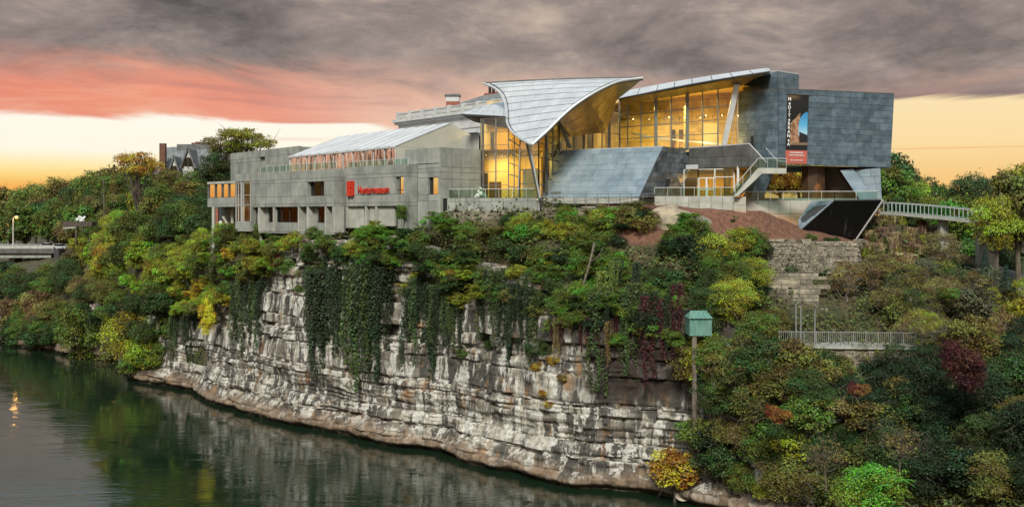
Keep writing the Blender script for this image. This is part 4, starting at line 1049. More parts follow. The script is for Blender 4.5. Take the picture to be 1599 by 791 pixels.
MB().prism([PX(1066, 126), PX(1190, 124), PX(1190, 124.4), PX(1066, 126.4)], 28.9, 32.4).build('back_wall', M['gold_wall'], EN)
MB().prism([PX(1064, 120.9), PX(1190, 116.9), PX(1195, 126), PX(1062, 127)], 28.6, 28.94).build('floor', M['concrete'], EN)
MB().prism([PX(1130, 121.5), PX(1133, 121.4), PX(1141, 123), PX(1138, 123)], 29, 32.2).build('inner_column', M['alu_dark'], EN)
MB().prism([PX(1068, 122.2), PX(1088, 121.6), PX(1088, 121.9), PX(1068, 122.5)], 28.96, 31.4).build('inner_screen', M['brown_wall'], EN)
warm_lamp('entrance_lamp', (X(1105, 122.5), 122.5, 32.1), 110, (1, .55, .14), 1.2); warm_lamp('entrance_lamp', (X(1160, 121.0), 121.0, 32.1), 90, (1, .55, .14), 1.2)
OS = empty('outside_stair', (X(1165, 114.5), 114.5, 29), 'concrete outside stair with glass balustrade climbing to the landing', 'stair')
y0, y1 = 113.4, 115.0
def slab(pts, name, mat, ya, yb, parent):
    mb = MB(); mb.hexa([P(px, py, ya) for px, py in pts], [(P(px, py, ya)[0], yb, P(px, py, ya)[2]) for px, py in pts]); return mb.build(name, mat, parent)
slab([(1146, 306), (1152, 306.5), (1190, 271), (1228, 271), (1228, 262.5), (1184, 262)], 'flight', M['concrete_pale'], y0, y0 + .25, OS)
slab([(1147, 305), (1156, 306), (1192, 270.5), (1227, 270.5), (1227, 263.5), (1184, 263)], 'flight', M['alu_dark'], y0 + .26, y1 + .6, OS)
stp = MB()
for k in range(14):
    px, py = 1149 + k * 2.7, 303 - k * 2.9; q = P(px, py, y0 + .3); stp.box((q[0], q[1] + .9, q[2]), (.34, 1.6, .2))
stp.build('step', M['concrete'], OS)
def rail_panes(parent, pts, h, n, mat='rail_glass', rail='galv'):
    """Glass balustrade along 3D points."""
    for k in range(len(pts) - 1):
        a, b = Vector(pts[k]), Vector(pts[k + 1]); m_ = n[k]
        MB().bar(a + Vector((0, 0, h)), b + Vector((0, 0, h)), .07).build('top_rail', M[rail], parent)
        for i in range(m_):
            s, e = a.lerp(b, (i + .02) / m_), a.lerp(b, (i + .98) / m_)
            mk('pane', [s, e, e + Vector((0, 0, h - .05)), s + Vector((0, 0, h - .05))], [(0, 1, 2, 3)], M[mat], parent)
        for i in range(m_ + 1):
            s = a.lerp(b, i / m_); MB().bar(s, s + Vector((0, 0, h)), .045).build('post', M[rail], parent)
rail_panes(OS, [P(1148, 304, y0), P(1184, 262, y0), P(1228, 262, y0)], 1.05, [3, 3])
MB().bar(P(1196, 231, 117), P(1214, 251, 115), .08).build('handrail', M['galv'], OS); MB().bar(P(1214, 251, 115), P(1228, 252, 115), .08).build('handrail', M['galv'], OS)
mk('support_wall', [P(1172, 309, 118.2), P(1190, 309, 119.5), P(1211, 262, 120), P(1188, 262, 118.6)], [(0, 1, 2, 3)], M['slate'], OS)

# ===== slate gallery box, cantilevered
BX = empty('slate_gallery', (X(1300, 124), 124, 28.9), 'blue-grey slate clad box gallery cantilevered over the terrace', 'gallery building')
zb_, zt2 = 32.72, 41.45
c0, c1, c2p = PX(1153.5, 121.6), PX(1215.5, 118.0), PX(1396, 122.6)
def S3(u, v):        # left face bows a little outwards
    p = along(c0, c1, u); z_ = (Z(258, 119.5) - .4) + (zt2 - Z(258, 119.5) + .4) * v
    return (p[0], p[1] - .35 * math.sin(math.pi * u), z_)
def S4(u, v):
    top = lerp((*c1, zt2), (*c2p, zt2 - .05), u); bot = lerp((*c1, zb_ + .1), (*PX(1390, 122.6), zb_ - .1), u); return lerp(bot, top, v)
quad(BX, S3, M['seam'], 'side_wall', .3, 6, 1); quad(BX, S4, M['seam'], 'front_wall', .3)
course = [0, .09, .155, .26, .33, .43, .50, .60, .665, .77, .84, .93, 1]
course3 = [0, .085, .16, .25, .33, .42, .50, .59, .67, .75, .835, .92, 1]
panels(BX, S3, course3, (1.0, 1.8), M['slate'], 'slate_panel', .03, .05, off=.01, jitter=.012, seed=14)
panels(BX, S4, course, (1.2, 3.2), M['slate'], 'slate_panel', .03, .05, off=.01, jitter=.012, seed=15)
far1, far0 = PX(1340, 138), PX(1165, 140)
mk('soffit', [(*along(c0, c1, .0), zb_), (*c1, zb_), (*PX(1390, 122.6), zb_ - .1), (*far1, zb_), (*far0, zb_)], [(0, 1, 2, 3, 4)], M['concrete'], BX)
mk('roof', [(c0[0], c0[1], zt2 - .02), (c1[0], c1[1], zt2 - .02), (c2p[0], c2p[1], zt2 - .07), (far1[0] + 3, far1[1], zt2 - .05), (*far0, zt2 - .05)], [(0, 1, 2, 3, 4)], M['alu_dark'], BX)
mk('end_wall', [(*c2p, zt2 - .06), (*PX(1390, 122.6), zb_ - .1), (*far1, zb_), (far1[0] + 3, far1[1], zt2 - .06)], [(0, 1, 2, 3)], M['slate'], BX)
cm = MB(); cm.bar((*along(c0, c1, .05), zt2 + .03), (*c1, zt2 + .06), .16, .12); cm.bar((*c1, zt2 + .06), (*c2p, zt2), .14, .10); cm.build('coping', M['alu_dark'], BX)
# dark slot window at the foot of the side wall
MB().prism([PX(1172, 119.4), PX(1177, 119.1), PX(1177, 119.6), PX(1172, 119.9)], Z(228, 119.4), Z(213, 119.4)).build('slot_window', M['dark'], BX)
# tower behind
tw0, tw1, tw2 = PX(1161, 125.4), PX(1214.5, 121.6), PX(1247, 124.4)
quad(BX, vwall(tw0, tw1, 40.5, 44.0), M['seam'], 'tower_wall', .3); quad(BX, vwall(tw1, tw2, 40.5, 44.0), M['seam'], 'tower_wall', .3)
panels(BX, vwall(tw0, tw1, 40.5, 44.0), [0, .2, .4, .6, .8, 1], (1.2, 2.4), M['slate'], 'slate_panel', .03, .05, off=.01, seed=16)
panels(BX, vwall(tw1, tw2, 40.5, 44.0), [0, .2, .4, .6, .8, 1], (1.2, 2.4), M['slate'], 'slate_panel', .03, .05, off=.01, seed=17)
mk('tower_roof', [(*tw0, 44.02), (*tw1, 44.02), (*tw2, 44.02), (*PX(1200, 132), 44.02)], [(0, 1, 2, 3)], M['alu_dark'], BX)
mbx = MB(); mbx.bar((*tw1, 44.05), (*tw2, 44.05), .12); mbx.bar((*tw0, 44.05), (*tw1, 44.05), .12); mbx.build('coping', M['alu'], BX)
# piers below: brown drum, slate pier and folded fin
drum = [PX(1252, 121.4), PX(1262, 120.6), PX(1276, 120.6), PX(1288, 121.4), PX(1289, 124), PX(1320, 123), PX(1345, 122), PX(1345, 130), PX(1252, 130)]
MB().prism(drum, 28.9, zb_ - .02).build('brown_drum', M['brown_wall'], BX)
S5 = bil(P(1345, 312, 121.8), P(1377, 312, 121.4), P(1374.5, 262, 121.6), P(1328, 266, 122.0))
quad(BX, S5, M['seam'], 'pier_wall', .3)
panels(BX, S5, [0, .25, .5, .75, 1], (1.1, 1.4), M['zinc'], 'slate_panel', .03, .05, off=.01, seed=18)
mk('folded_fin', [P(1312, 266, 121.0), P(1332, 263.5, 121.6), P(1367, 312, 121.2), P(1343, 312, 119.6)], [(0, 1, 2, 3)], M['zinc'], BX)
mk('folded_fin', [P(1312, 266, 121.0), P(1343, 312, 119.6), P(1340, 312, 122.5), P(1306, 266, 123)], [(0, 1, 2, 3)], M['brown_wall'], BX)
mk('pier_end', [P(1377, 312, 121.4), P(1374.5, 262, 121.6), P(1370, 262, 127), P(1373, 312, 127)], [(0, 1, 2, 3)], M['slate'], BX)
fS = bil(P(1172, 310, 121), P(1191, 310, 121.3), P(1213, 259, 121), P(1196, 259, 120.6))
quad(BX, fS, M['slate'], 'left_fin', .3); panels(BX, fS, [0, .33, .66, 1], (1, 1.3), M['slate'], 'slate_panel', .03, .05, off=.01, seed=19)
mk('left_fin_side', [P(1158, 310, 119.8), P(1172, 310, 120.9), P(1196, 259, 120.5), P(1186, 259, 119)], [(0, 1, 2, 3)], M['alu_dark'], BX)
sp = bpy.data.lights.new('terrace_spot', 'SPOT'); sp.energy = 420; sp.color = (1, .6, .15); sp.spot_size = math.radians(38); sp.spot_blend = .5; sp.shadow_soft_size = .1
spo = bpy.data.objects.new('terrace_spot', sp); q = P(1287, 266, 119.4); spo.location = q; spo.rotation_euler = (Vector(q) - Vector(P(1279, 305, 120.8))).to_track_quat('Z', 'Y').to_euler(); COL.objects.link(spo)

# banner
BN = empty('hanging_banner', P(1246, 200, 117.5), 'tall dark exhibition banner with a blue archway picture on the slate box', 'banner')
tb0, tb1 = on_line(c1, c2p, 1229), on_line(c1, c2p, 1262.5)
def BP(u, v, out=.16):
    p = Vector(along(c1, c2p, tb0 + (tb1 - tb0) * u)); sk = .25 * (1 - v); return (p.x - sk, p.y - out, 32.85 + 8.05 * v)
m, t, b = base_mat('banner_print'); M['banner'] = m
tcn = t.node('ShaderNodeAttribute', attribute_name='uvp'); suv = t.node('ShaderNodeSeparateColor'); t.l.new(tcn.outputs['Color'], suv.inputs[0])
U_, V_, _w = suv.outputs
dark_ = (0.006, 0.006, 0.007, 1)
nz_ = t.noise(t.comb(t.m('MULTIPLY', U_, 5.0), t.m('MULTIPLY', V_, 14.0), 0), 1.0, 5.0, .6)
c_ = t.mix(t.m('MULTIPLY', t.step(V_, .90, .97), t.step(U_, .75, .3)), dark_, (0.12, 0.075, 0.035, 1))
stone_ = t.mix(t.step(nz_, .35, .62), (0.16, 0.075, 0.035, 1), (0.42, 0.24, 0.14, 1))
ms = t.m('MULTIPLY', t.step(U_, .19, .21), t.m('MULTIPLY', t.step(V_, .27, .285), t.step(t.m('ADD', V_, t.m('MULTIPLY', t.m('SUBTRACT', .62, U_), .35)), .74, .73)))
ms = t.m('MULTIPLY', ms, t.step(t.m('ADD', U_, t.m('MULTIPLY', nz_, .05)), .66, .64)); c_ = t.mix(ms, c_, stone_)
# blue sky through the arch: right of the stone, below a rounded head
r_ = t.m('ADD', t.m('POWER', t.m('MULTIPLY', t.m('SUBTRACT', U_, 1.0), 2.3), 2.0), t.m('POWER', t.m('MAXIMUM', t.m('MULTIPLY', t.m('SUBTRACT', V_, .55), 4.9), 0.0), 2.0))
blue = t.m('MULTIPLY', t.step(r_, 1.02, .97), t.step(V_, .40, .41)); blue = t.m('MULTIPLY', blue, t.step(U_, .985, .975))
c_ = t.mix(blue, c_, t.ramp(V_, [(.40, (0.42, 0.62, 0.72, 1)), (.55, (0.10, 0.38, 0.62, 1)), (.75, (0.03, 0.22, 0.45, 1))]))
bush = t.m('MULTIPLY', t.step(U_, .58, .62), t.m('MULTIPLY', t.step(V_, .31, .32), t.step(t.m('ADD', V_, t.m('MULTIPLY', U_, .12)), .545, .53))); c_ = t.mix(bush, c_, (0.012, 0.012, 0.016, 1))
c_ = t.mix(t.m('MULTIPLY', t.step(V_, .27, .278), t.m('MULTIPLY', t.step(V_, .315, .305), t.step(U_, .25, .3))), c_, (0.20, 0.13, 0.08, 1))
c_ = t.mix(t.step(V_, .197, .193), c_, (0.44, 0.105, 0.075, 1))
t.l.new(c_, b.inputs['Base Color']); b.inputs['Roughness'].default_value = .5
bo = MB(); nxx = 6; nyy = 20
vv = [BP(i / nxx, j / nyy, .17 + .02 * math.sin(j * .9)) for j in range(nyy + 1) for i in range(nxx + 1)]
ff = [(j * (nxx + 1) + i, j * (nxx + 1) + i + 1, (j + 1) * (nxx + 1) + i + 1, (j + 1) * (nxx + 1) + i) for j in range(nyy) for i in range(nxx)]
bn_o = mk('cloth', vv, ff, M['banner'], BN)
ca = bn_o.data.color_attributes.new('uvp', 'FLOAT_COLOR', 'POINT')
for k in range(len(vv)): ca.data[k].color = ((k % (nxx + 1)) / nxx, (k // (nxx + 1)) / nyy, 0, 1)
M['letter'] = pmat('white_print', (0.75, 0.75, 0.72, 1), None, .6, bump=0)
rzb = math.atan2(c2p[1] - c1[1], c2p[0] - c1[0])
for k, ch_ in enumerate('MeDITeRRANeA'):
    v = .935 - k * .0585; q = BP(.105 + .012 * (k / 11), v - .03, .24)
    text(ch_, .53, q, (math.pi / 2, 0, rzb), M['letter'], BN, 'letter', .01, 1.0, 'CENTER', .012)
for k, (ln, s_) in enumerate((('American Modernists', .25), ('Collect & Wolfgang Buttress', .22), ('', .2), ('SEPT 10, 2021 to JAN 2, 2022', .17))):
    if ln: text(ln, s_ * 1.0, BP(.5, .155 - k * .036, .24), (math.pi / 2, 0, rzb), M['letter'], BN, 'caption', .005, .78, 'CENTER', .004)
mbr = MB(); mbr.bar(BP(-.02, 1.0, .2), BP(1.02, 1.0, .2), .08); mbr.bar(BP(-.02, 0, .2), BP(1.02, 0, .2), .08); mbr.build('batten', M['alu_dark'], BN)

# ===== black glossy prow below the terrace
PR = empty('black_prow', P(1310, 345, 118), 'black glossy wedge-shaped prow under the terrace corner', 'prow')
M['black_gloss'] = pmat('wet_black_stone', (0.004, 0.005, 0.005, 1), (0.010, 0.011, 0.011, 1), 0.32, spec=.35, scale=1.5, bump=.05, streak=.0)
m = M['black_gloss']; t = NT(m.node_tree); b = [n for n in m.node_tree.nodes if n.type == 'BSDF_PRINCIPLED'][0]
pos = coords(t)
sk_ = t.step(t.noise(t.scalev(pos, (1.3, .3, 1.0), (0, 0, 0)), 1.0, 2.0), .0, .01)
vr = t.node('ShaderNodeMapping'); vr.inputs['Rotation'].default_value = (0, math.radians(-38), 0); vr.inputs['Scale'].default_value = (1.7, .4, .16); t.l.new(pos, vr.inputs['Vector'])
stn = t.step(t.noise(vr.outputs[0], 1.0, 5.0, .7), .56, .74, 0, .55)
t.l.new(t.mix(stn, (0.005, 0.006, 0.006, 1), (0.09, 0.10, 0.095, 1)), b.inputs['Base Color'])
p_tl, p_tr, p_br, p_bl = P(1303, 313.2, 113.9), P(1378, 312.2, 113.3), P(1337, 372, 115.6), P(1247.5, 362, 116.1)
q_tl, q_bl = P(1267, 314.5, 117.3), P(1246.5, 344, 116.8)
SP = bil(p_bl, p_br, p_tr, p_tl)
quad(PR, SP, M['seam'], 'front_face', .3); panels(PR, SP, [0, .16, .33, .5, .66, .83, 1], (1.4, 2.0), M['black_gloss'], 'stone_panel', .012, .04, off=.01, seed=22)
SQ = bil(q_bl, p_bl, p_tl, q_tl)
quad(PR, SQ, M['seam'], 'side_face', .2); panels(PR, SQ, [0, .25, .5, .75, 1], (.9, 1.2), M['zinc'], 'cladding_panel', .03, .04, off=.01, seed=23)
mk('top', [q_tl, p_tl, p_tr, P(1376, 312, 124), P(1262, 313, 124)], [(0, 1, 2, 3, 4)], M['concrete'], PR)
mk('end_face', [p_tr, p_br, P(1330, 365, 124), P(1376, 313, 124)], [(0, 1, 2, 3)], M['seam'], PR)
MB().bar(p_tr, p_br, .16, .3).build('edge_trim', M['alu'], PR)

# ===== terrace slab, terrace walls, balustrades
TR = put(MB().prism([PX(695, 121.2), PX(843, 118.2), PX(850, 121.5), PX(1000, 116.5), PX(1066, 119.5), PX(1146, 117), PX(1165, 116.8), PX(1268, 118.7), PX(1376, 121), PX(1385, 150), PX(700, 150)], 28.3, 28.9).build('terrace', M['concrete']), kind='structure')
def cwall(name, label, runs, mat='concrete_pale', th=.4):
    e = empty(name, (*runs[0][0], runs[0][3]), label, 'wall')
    for a, b, n_, z0_, z1_ in runs:
        facade(e, a, b, [i / n_ for i in range(n_ + 1)], [z0_, (z0_ + z1_) / 2 + .35, z1_], depth=th, mat=mat, pxs=False, name='wall_panel')
    return e
cwall('terrace_wall', 'weathered concrete terrace wall in front of the atrium', [(PX(693, 120.8), PX(843, 117.4), 8, 27.4, 28.95)], 'concrete')
cwall('terrace_wall', 'low concrete kerb wall at the foot of the slate pavilion', [(PX(848, 119.0), PX(997, 114.2), 9, 28.25, 28.86)])
cwall('terrace_wall', 'pale concrete wall below the entrance doors', [(PX(1022, 115.6), PX(1146, 114.4), 7, 26.9, 29.1)])
cwall('terrace_wall', 'rust-stained concrete wall between the outside stair and the black prow', [(PX(1146, 114.2), PX(1165, 114.0), 1, 26.4, 29.0), (PX(1165, 116.2), PX(1268, 118.2), 6, 24.9, 28.62)])
m = M['rusty'] = pmat('orange_run_off', (0.36, 0.345, 0.29, 1), (0.44, 0.43, 0.37, 1), .85, scale=.7)
# run-off staining rises from the soil along this wall
for o in list(COL.objects):
    if o.name.startswith('wall_panel') and o.parent and o.parent.get('label', '').startswith('rust-stained'):
        o.data.materials.clear(); o.data.materials.append(m)
t = NT(m.node_tree); b = [n for n in m.node_tree.nodes if n.type == 'BSDF_PRINCIPLED'][0]; pos = coords(t); sx = t.node('ShaderNodeSeparateXYZ'); t.l.new(pos, sx.inputs[0])
old = b.inputs['Base Color'].links[0].from_socket
st_ = t.m('MULTIPLY', t.step(t.m('ADD', sx.outputs[2], t.m('MULTIPLY', t.noise(t.scalev(pos, (1.2, 1.2, .2)), 1.0, 4.0), 1.6)), 28.7, 27.2), .75)
t.l.new(t.mix(st_, old, (0.40, 0.19, 0.07, 1)), b.inputs['Base Color'])
def balus(label, pts, n, h=1.05):
    e = empty('glass_balustrade', pts[0], label, 'balustrade'); rail_panes(e, pts, h, n); return e
balus('green glass balustrade on the wall before the atrium', [(*PX(696, 120.9), 28.95), (*PX(843, 117.6), 28.95)], [7])
balus('glass balustrade in front of the entrance doors', [(*PX(1022, 115.6), 29.1), (*PX(1147, 114.5), 29.1)], [6], 0.95)
balus('glass balustrade under the cantilevered box', [(*PX(1164, 116.3), 28.62), (*PX(1303, 114.3), 28.6), (*PX(1371, 113.9), 28.6)], [7, 2], 1.0)
ef = empty('wire_fence', (*PX(920, 116.5), 28.3), 'thin wire fence with posts at the foot of the slate pavilion', 'fence')
fa, fb = PX(846, 117.6), PX(1022, 113.6)
for k in range(11):
    p = along(fa, fb, k / 10); MB().bar((*p, 27.6), (*p, 29.35), .06).build('post', M['alu_dark'], ef)
for zz_ in (28.2, 28.6, 28.97, 29.35): MB().bar((*fa, zz_), (*fb, zz_), .03 if zz_ < 29.3 else .05).build('wire', M['alu_dark'], ef)
# seated bronze-green figure on the terrace wall
sc = empty('garden_sculpture', (X(751, 119.9), 119.9, 28.95), 'pale green lumpy abstract sculpture on the terrace before the atrium', 'sculpture')
def lump(seed, pts, name, mat, parent):
    bm = bmesh.new()
    for (x, y, z_, r_) in pts:
        g_ = bmesh.ops.create_icosphere(bm, subdivisions=2, radius=r_); bmesh.ops.translate(bm, verts=g_['verts'], vec=(x, y, z_))
    me = bpy.data.meshes.new(name); bm.to_mesh(me); bm.free(); me.materials.append(mat)
    me.polygons.foreach_set('use_smooth', [True] * len(me.polygons)); o = bpy.data.objects.new(name, me); COL.objects.link(o); o.location = WL[parent.name].translation; adopt(o, parent); return o
M['patina'] = pmat('pale_green_patina', (0.34, 0.42, 0.34, 1), (0.48, 0.54, 0.45, 1), .6, scale=3)
lump(1, [(-.35, 0, .25, .34), (.35, 0, .25, .36), (0, 0, .5, .38), (-.25, 0, .78, .25), (.2, .05, .85, .24), (-.05, 0, 1.12, .17), (.55, 0, .1, .22), (-.6, 0, .12, .2)], 'body', M['patina'], sc)

# ===== dry stone walls, built stone by stone
STN = []
def stone_wall(label, a, b, z0, z1, seed, slope0=0.0, slope1=0.0, sw=(.25, .7), sh=(.14, .26), maxp=290, batter=.12):
    e = empty('dry_stone_wall', (*along(a, b, .5), z0), label, 'wall'); r = random.Random(seed)
    L = math.dist(a, b); dv_ = Vector((b[0] - a[0], b[1] - a[1])).normalized(); n_ = Vector((dv_.y, -dv_.x))
    if n_.y > 0: n_ = -n_
    MB().hexa([(*a, z0), (*b, z0 + slope0), (b[0], b[1] + .8, z0 + slope0), (a[0], a[1] + .8, z0)], [(*a, z1 - .05), (*b, z1 + slope1 - .05), (b[0], b[1] + .8, z1 + slope1 - .05), (a[0], a[1] + .8, z1 - .05)]).build('wall_core', M['stone_joint'], e)
    rest = MB(); cnt = 0; z_ = z0 - .1
    while z_ < z1 + max(0, slope1):
        h = r.uniform(*sh); x = r.uniform(-.3, 0)
        while x < L:
            w_ = r.uniform(*sw); t_ = (x + w_ / 2) / L; lo_, hi_ = z0 + slope0 * t_, z1 + slope1 * t_
            if lo_ - .1 <= z_ and z_ + h * .6 <= hi_ + r.uniform(-.08, .12):
                q = Vector(a) + dv_ * x + n_ * (batter * (1 - (z_ - z0) / (z1 - z0)) + r.uniform(.0, .14)); w2_ = w_ - .04
                pr = [q, q + dv_ * w2_, q + dv_ * w2_ - n_ * .35, q - n_ * .35]
                j = lambda: r.uniform(-.03, .03)
                lo = [(p.x + j(), p.y + j(), z_ + .02 + j() * .5) for p in pr]; hi = [(p.x + j(), p.y + j(), z_ + h - .02 + j() * .5) for p in pr]
                if w_ > .52 and cnt < maxp: MB().hexa(lo, hi).build('stone', M['stone_o'], e); cnt += 1
                else: rest.hexa(lo, hi)
            x += w_
        z_ += h
    o = rest.build('small_stones', M['stone'], e); o['kind'] = 'stuff'; return e
M['stone_o'] = pmat('wall_stone', (0.15, 0.135, 0.105, 1), (0.30, 0.27, 0.20, 1), .9, scale=1.2, objvar=.35, bump=.5, bscale=5)
stone_wall('grey dry stone wall under the concrete terrace wall', PX(692, 120.6), PX(848, 117.2), 25.7, 27.4, 1)
stone_wall('low dark ledge wall of stones below the wire fence', PX(848, 117.5), PX(985, 113.8), 26.2, 27.7, 2, .2, .3, (.4, 1.1), (.12, .2))
stone_wall('long tan dry stone wall below the mulch bank and black prow', PX(1184, 110.0), PX(1338, 110.5), 20.6, 24.35, 3, .1, -.2)
stone_wall('rough stone ledges rising beside the lookout poles', PX(1192, 107.6), PX(1268, 107.4), 15.8, 21.0, 4, 0, 0, (.7, 2.2), (.3, .6), 290, 2.2)
stone_wall('stone wall return at the earth gap beside the prow', PX(1338, 110.5), PX(1352, 112.8), 21.6, 24.2, 5)
stone_wall('old block wall under the white railed path', PX(1212, 99.0), PX(1420, 97.5), 11.2, 14.2, 6, 0, .1, (.5, 1.3), (.25, .45), 290, .3)

# tan shotcrete dome
rg_ = np.random.default_rng(3); dv_, df_ = [], []
nU, nV = 36, 16; cxw, cyw = X(1062, 112), 113.2
for j in range(nV + 1):
    for i in range(nU):
        q_ = 2 * math.pi * i / nU; e_ = (j / nV) * math.pi / 2
        rx, ry, rzv = 3.95, 2.4, 2.75
        nn_ = 1 + .07 * math.sin(3 * q_ + j * .3) + float(fbm(math.cos(q_) * 2 + 5, math.sin(q_) * 2 + e_ * 2, 3)) * .12
        dv_.append((cxw + math.cos(q_) * rx * math.cos(e_) ** .75 * nn_, cyw + math.sin(q_) * ry * math.cos(e_) ** .75 * nn_, 24.9 + rzv * math.sin(e_) ** .8 * (1 + .05 * math.sin(q_ * 2)) - .25 * math.cos(q_) * 1.6))
for j in range(nV):
    for i in range(nU): df_.append((j * nU + i, j * nU + (i + 1) % nU, (j + 1) * nU + (i + 1) % nU, (j + 1) * nU + i))
M['shotcrete'] = pmat('sprayed_concrete', (0.42, 0.34, 0.23, 1), (0.20, 0.18, 0.145, 1), .9, scale=.42, bump=.5, bscale=4, stretch=(1, 1, .6))
put(mk('rock_mound', dv_, df_, M['shotcrete'], None, True), 'smooth tan dome of sprayed concrete in the mulch bank', 'mound')

# ===== footbridge
FB = empty('footbridge', P(1450, 330, 122), 'slender concrete footbridge with glass and steel railing at the right', 'footbridge')
f0, f1 = Vector(P(1368, 330.5, 122.5)), Vector(P(1526, 345.5, 112.5))
dvb = (f1 - f0); dvb.z = 0; dvb.normalize(); side_ = Vector((-dvb.y, dvb.x, 0)) * 2.6
if side_.y < 0: side_ = -side_
nseg = 12
def camber(t_): return .10 * 4 * t_ * (1 - t_)
for k in range(nseg):
    a, b = f0.lerp(f1, k / nseg), f0.lerp(f1, (k + 1) / nseg); a = a + Vector((0, 0, camber(k / nseg))); b = b + Vector((0, 0, camber((k + 1) / nseg)))
    th_ = .28
    lo = [a - Vector((0, 0, th_)), b - Vector((0, 0, th_)), b + side_ - Vector((0, 0, th_)), a + side_ - Vector((0, 0, th_))]
    MB().hexa([tuple(p) for p in lo], [tuple(p + Vector((0, 0, th_))) for p in lo]).build('deck', M['concrete_pale'], FB)
    for s_ in (Vector(), side_):
        p, q = a + s_ + Vector((0, .05 if s_.length == 0 else -.05, 0)), b + s_ + Vector((0, .05 if s_.length == 0 else -.05, 0))
        MB().bar(p + Vector((0, 0, 1.15)), q + Vector((0, 0, 1.15)), .08).build('top_rail', M['galv'], FB); MB().bar(p + Vector((0, 0, .08)), q + Vector((0, 0, .08)), .06).build('bottom_rail', M['galv'], FB)
        for h_ in (0, .5):
            r_ = p.lerp(q, h_); MB().bar(r_, r_ + Vector((0, 0, 1.15)), .08 if h_ == 0 else .05).build('post', M['galv'], FB)
        mk('pane', [p + Vector((0, 0, .12)), q + Vector((0, 0, .12)), q + Vector((0, 0, 1.08)), p + Vector((0, 0, 1.08))], [(0, 1, 2, 3)], M['rail_glass'], FB)
for t_ in (.62, .98):
    p = f0.lerp(f1, t_) + side_ * .5; MB().prism([(p.x - .45, p.y - .45), (p.x + .45, p.y - .45), (p.x + .45, p.y + .45), (p.x - .45, p.y + .45)], 18, p.z - .3 + camber(t_)).build('pier', M['concrete_pale'], FB)
# second flight behind the tree
# bridge landing pier & dark trunk-like leaning support by the road
bp_ = empty('concrete_pier', P(1547, 420, 113), 'pale concrete pier standing behind the big tree', 'pier')
MB().prism([tuple(Vector(PX(1547, 113)) + Vector(q)) for q in ((-.5, -.5), (.5, -.5), (.5, .5), (-.5, .5))], 18.5, 25.5).build('shaft', M['concrete_pale'], bp_)
MB().box((*PX(1547, 113), 25.65), (1.5, 1.5, .3)).build('pier_cap', M['concrete_pale'], bp_)

# road and traffic things at the right
rv_, rf_ = [], []
for k in range(15):
    px = 1540 + k * 30
    for Yr in (111.0, 114.5, 118.0, 121.5, 125.0):
        x_ = X(px, Yr); gz = max(ground(x_ + ox, Yr + oy) for ox in (-1.5, 0, 1.5) for oy in (-1.5, 0, 1.5)); rv_.append((x_, Yr, gz + .06))
for k in range(14):
    for q_ in range(4): a_ = k * 5 + q_; rf_.append((a_, a_ + 5, a_ + 6, a_ + 1))
rd = put(mk('road', rv_, rf_, M['asphalt'], None, True), kind='structure')
kb = MB()
for k in range(14): kb.bar(Vector(rv_[k * 5]) + Vector((0, -.1, .05)), Vector(rv_[k * 5 + 5]) + Vector((0, -.1, .05)), .2, .22)
put(kb.build('kerb', M['concrete_pale']), kind='structure')
ts = empty('traffic_signal', P(1444, 365, 128), 'grey traffic signal box with a green light under the footbridge', 'traffic signal')
sgb = MB(); q = P(1444, 358, 128); sgb.box(q, (.95, .5, 1.9)); sgb.build('housing', M['alu_dark'], ts); MB().bar((q[0], q[1], q[2] + 2.2), (q[0], q[1], 19.5), .14, None, 8).build('pole', M['galv'], ts)
q = P(1434.5, 351.5, 127.6); MB().tube([(q[0], q[1] - .1, q[2]), (q[0], q[1] + .1, q[2])], [.17, .17], 12).build('green_light', emat('green_lamp', (0.02, 1, .45, 1), 2.5), ts)
MB().bar(P(1434.5, 351.5, 127.9), P(1444, 351.5, 128), .1).build('arm', M['galv'], ts)
t2 = empty('traffic_signal', P(1527, 398, 118), 'red-lit traffic signal in front of the concrete pier', 'traffic signal')
q = P(1527, 398, 118); MB().box(q, (.36, .3, 1.05)).build('housing', M['dark'], t2); MB().bar((q[0] + .3, q[1] + .2, q[2] + .4), (q[0] + .3, q[1] + .2, 18), .1, None, 8).build('pole', M['galv'], t2)
for dz_i in (.3, -.05): MB().tube([(q[0], q[1] - .2, q[2] + dz_i), (q[0], q[1] - .14, q[2] + dz_i)], [.14, .14], 12).build('red_light', bpy.data.materials.get('red_lamp') or emat('red_lamp', (1, .03, .01, 1), 3), t2)
cb = empty('roadside_cabinet', P(1554, 422, 111), 'small white metal cabinet beside the road', 'cabinet'); q = P(1556, 434, 109); 
MB().box((q[0], q[1], 19.2), (.25, .25, 1.5)).build('post', M['white'], cb); MB().box((q[0] - 1.0, q[1], 19.1), (1.0, .5, 1.1)).build('housing', M['galv'], cb); MB().box((q[0] - 1.0, q[1] - .26, 19.1), (.8, .02, .9)).build('door', M['alu'], cb)
# far buildings right
fbd = empty('flat_roofed_building', P(1540, 282, 240), 'low flat-roofed building far behind the footbridge trees', 'building')
MB().prism([PX(1518, 240), PX(1562, 238), PX(1562, 250), PX(1518, 252)], 16, 34.6).build('wall', M['concrete_pale'], fbd); MB().prism([PX(1516, 239), PX(1564, 237), PX(1564, 251), PX(1516, 253)], 34.6, 35.2).build('roof', M['alu_dark'], fbd)
for k in range(5): MB().box((X(1523 + k * 8.5, 238.6), 238.9, 33.2), (.9, .2, 1.3)).build('window', M['dark_glass'], fbd)
fb2 = empty('brick_building', P(1590, 280, 230), 'red brick building top at the right edge', 'building')
MB().prism([PX(1576, 230), PX(1640, 228), PX(1640, 240), PX(1576, 242)], 16, 35.6).build('wall', M['brick'], fb2); MB().prism([PX(1575, 229), PX(1642, 227), PX(1642, 241), PX(1575, 243)], 35.6, 36.0).build('parapet', M['concrete_pale'], fb2)
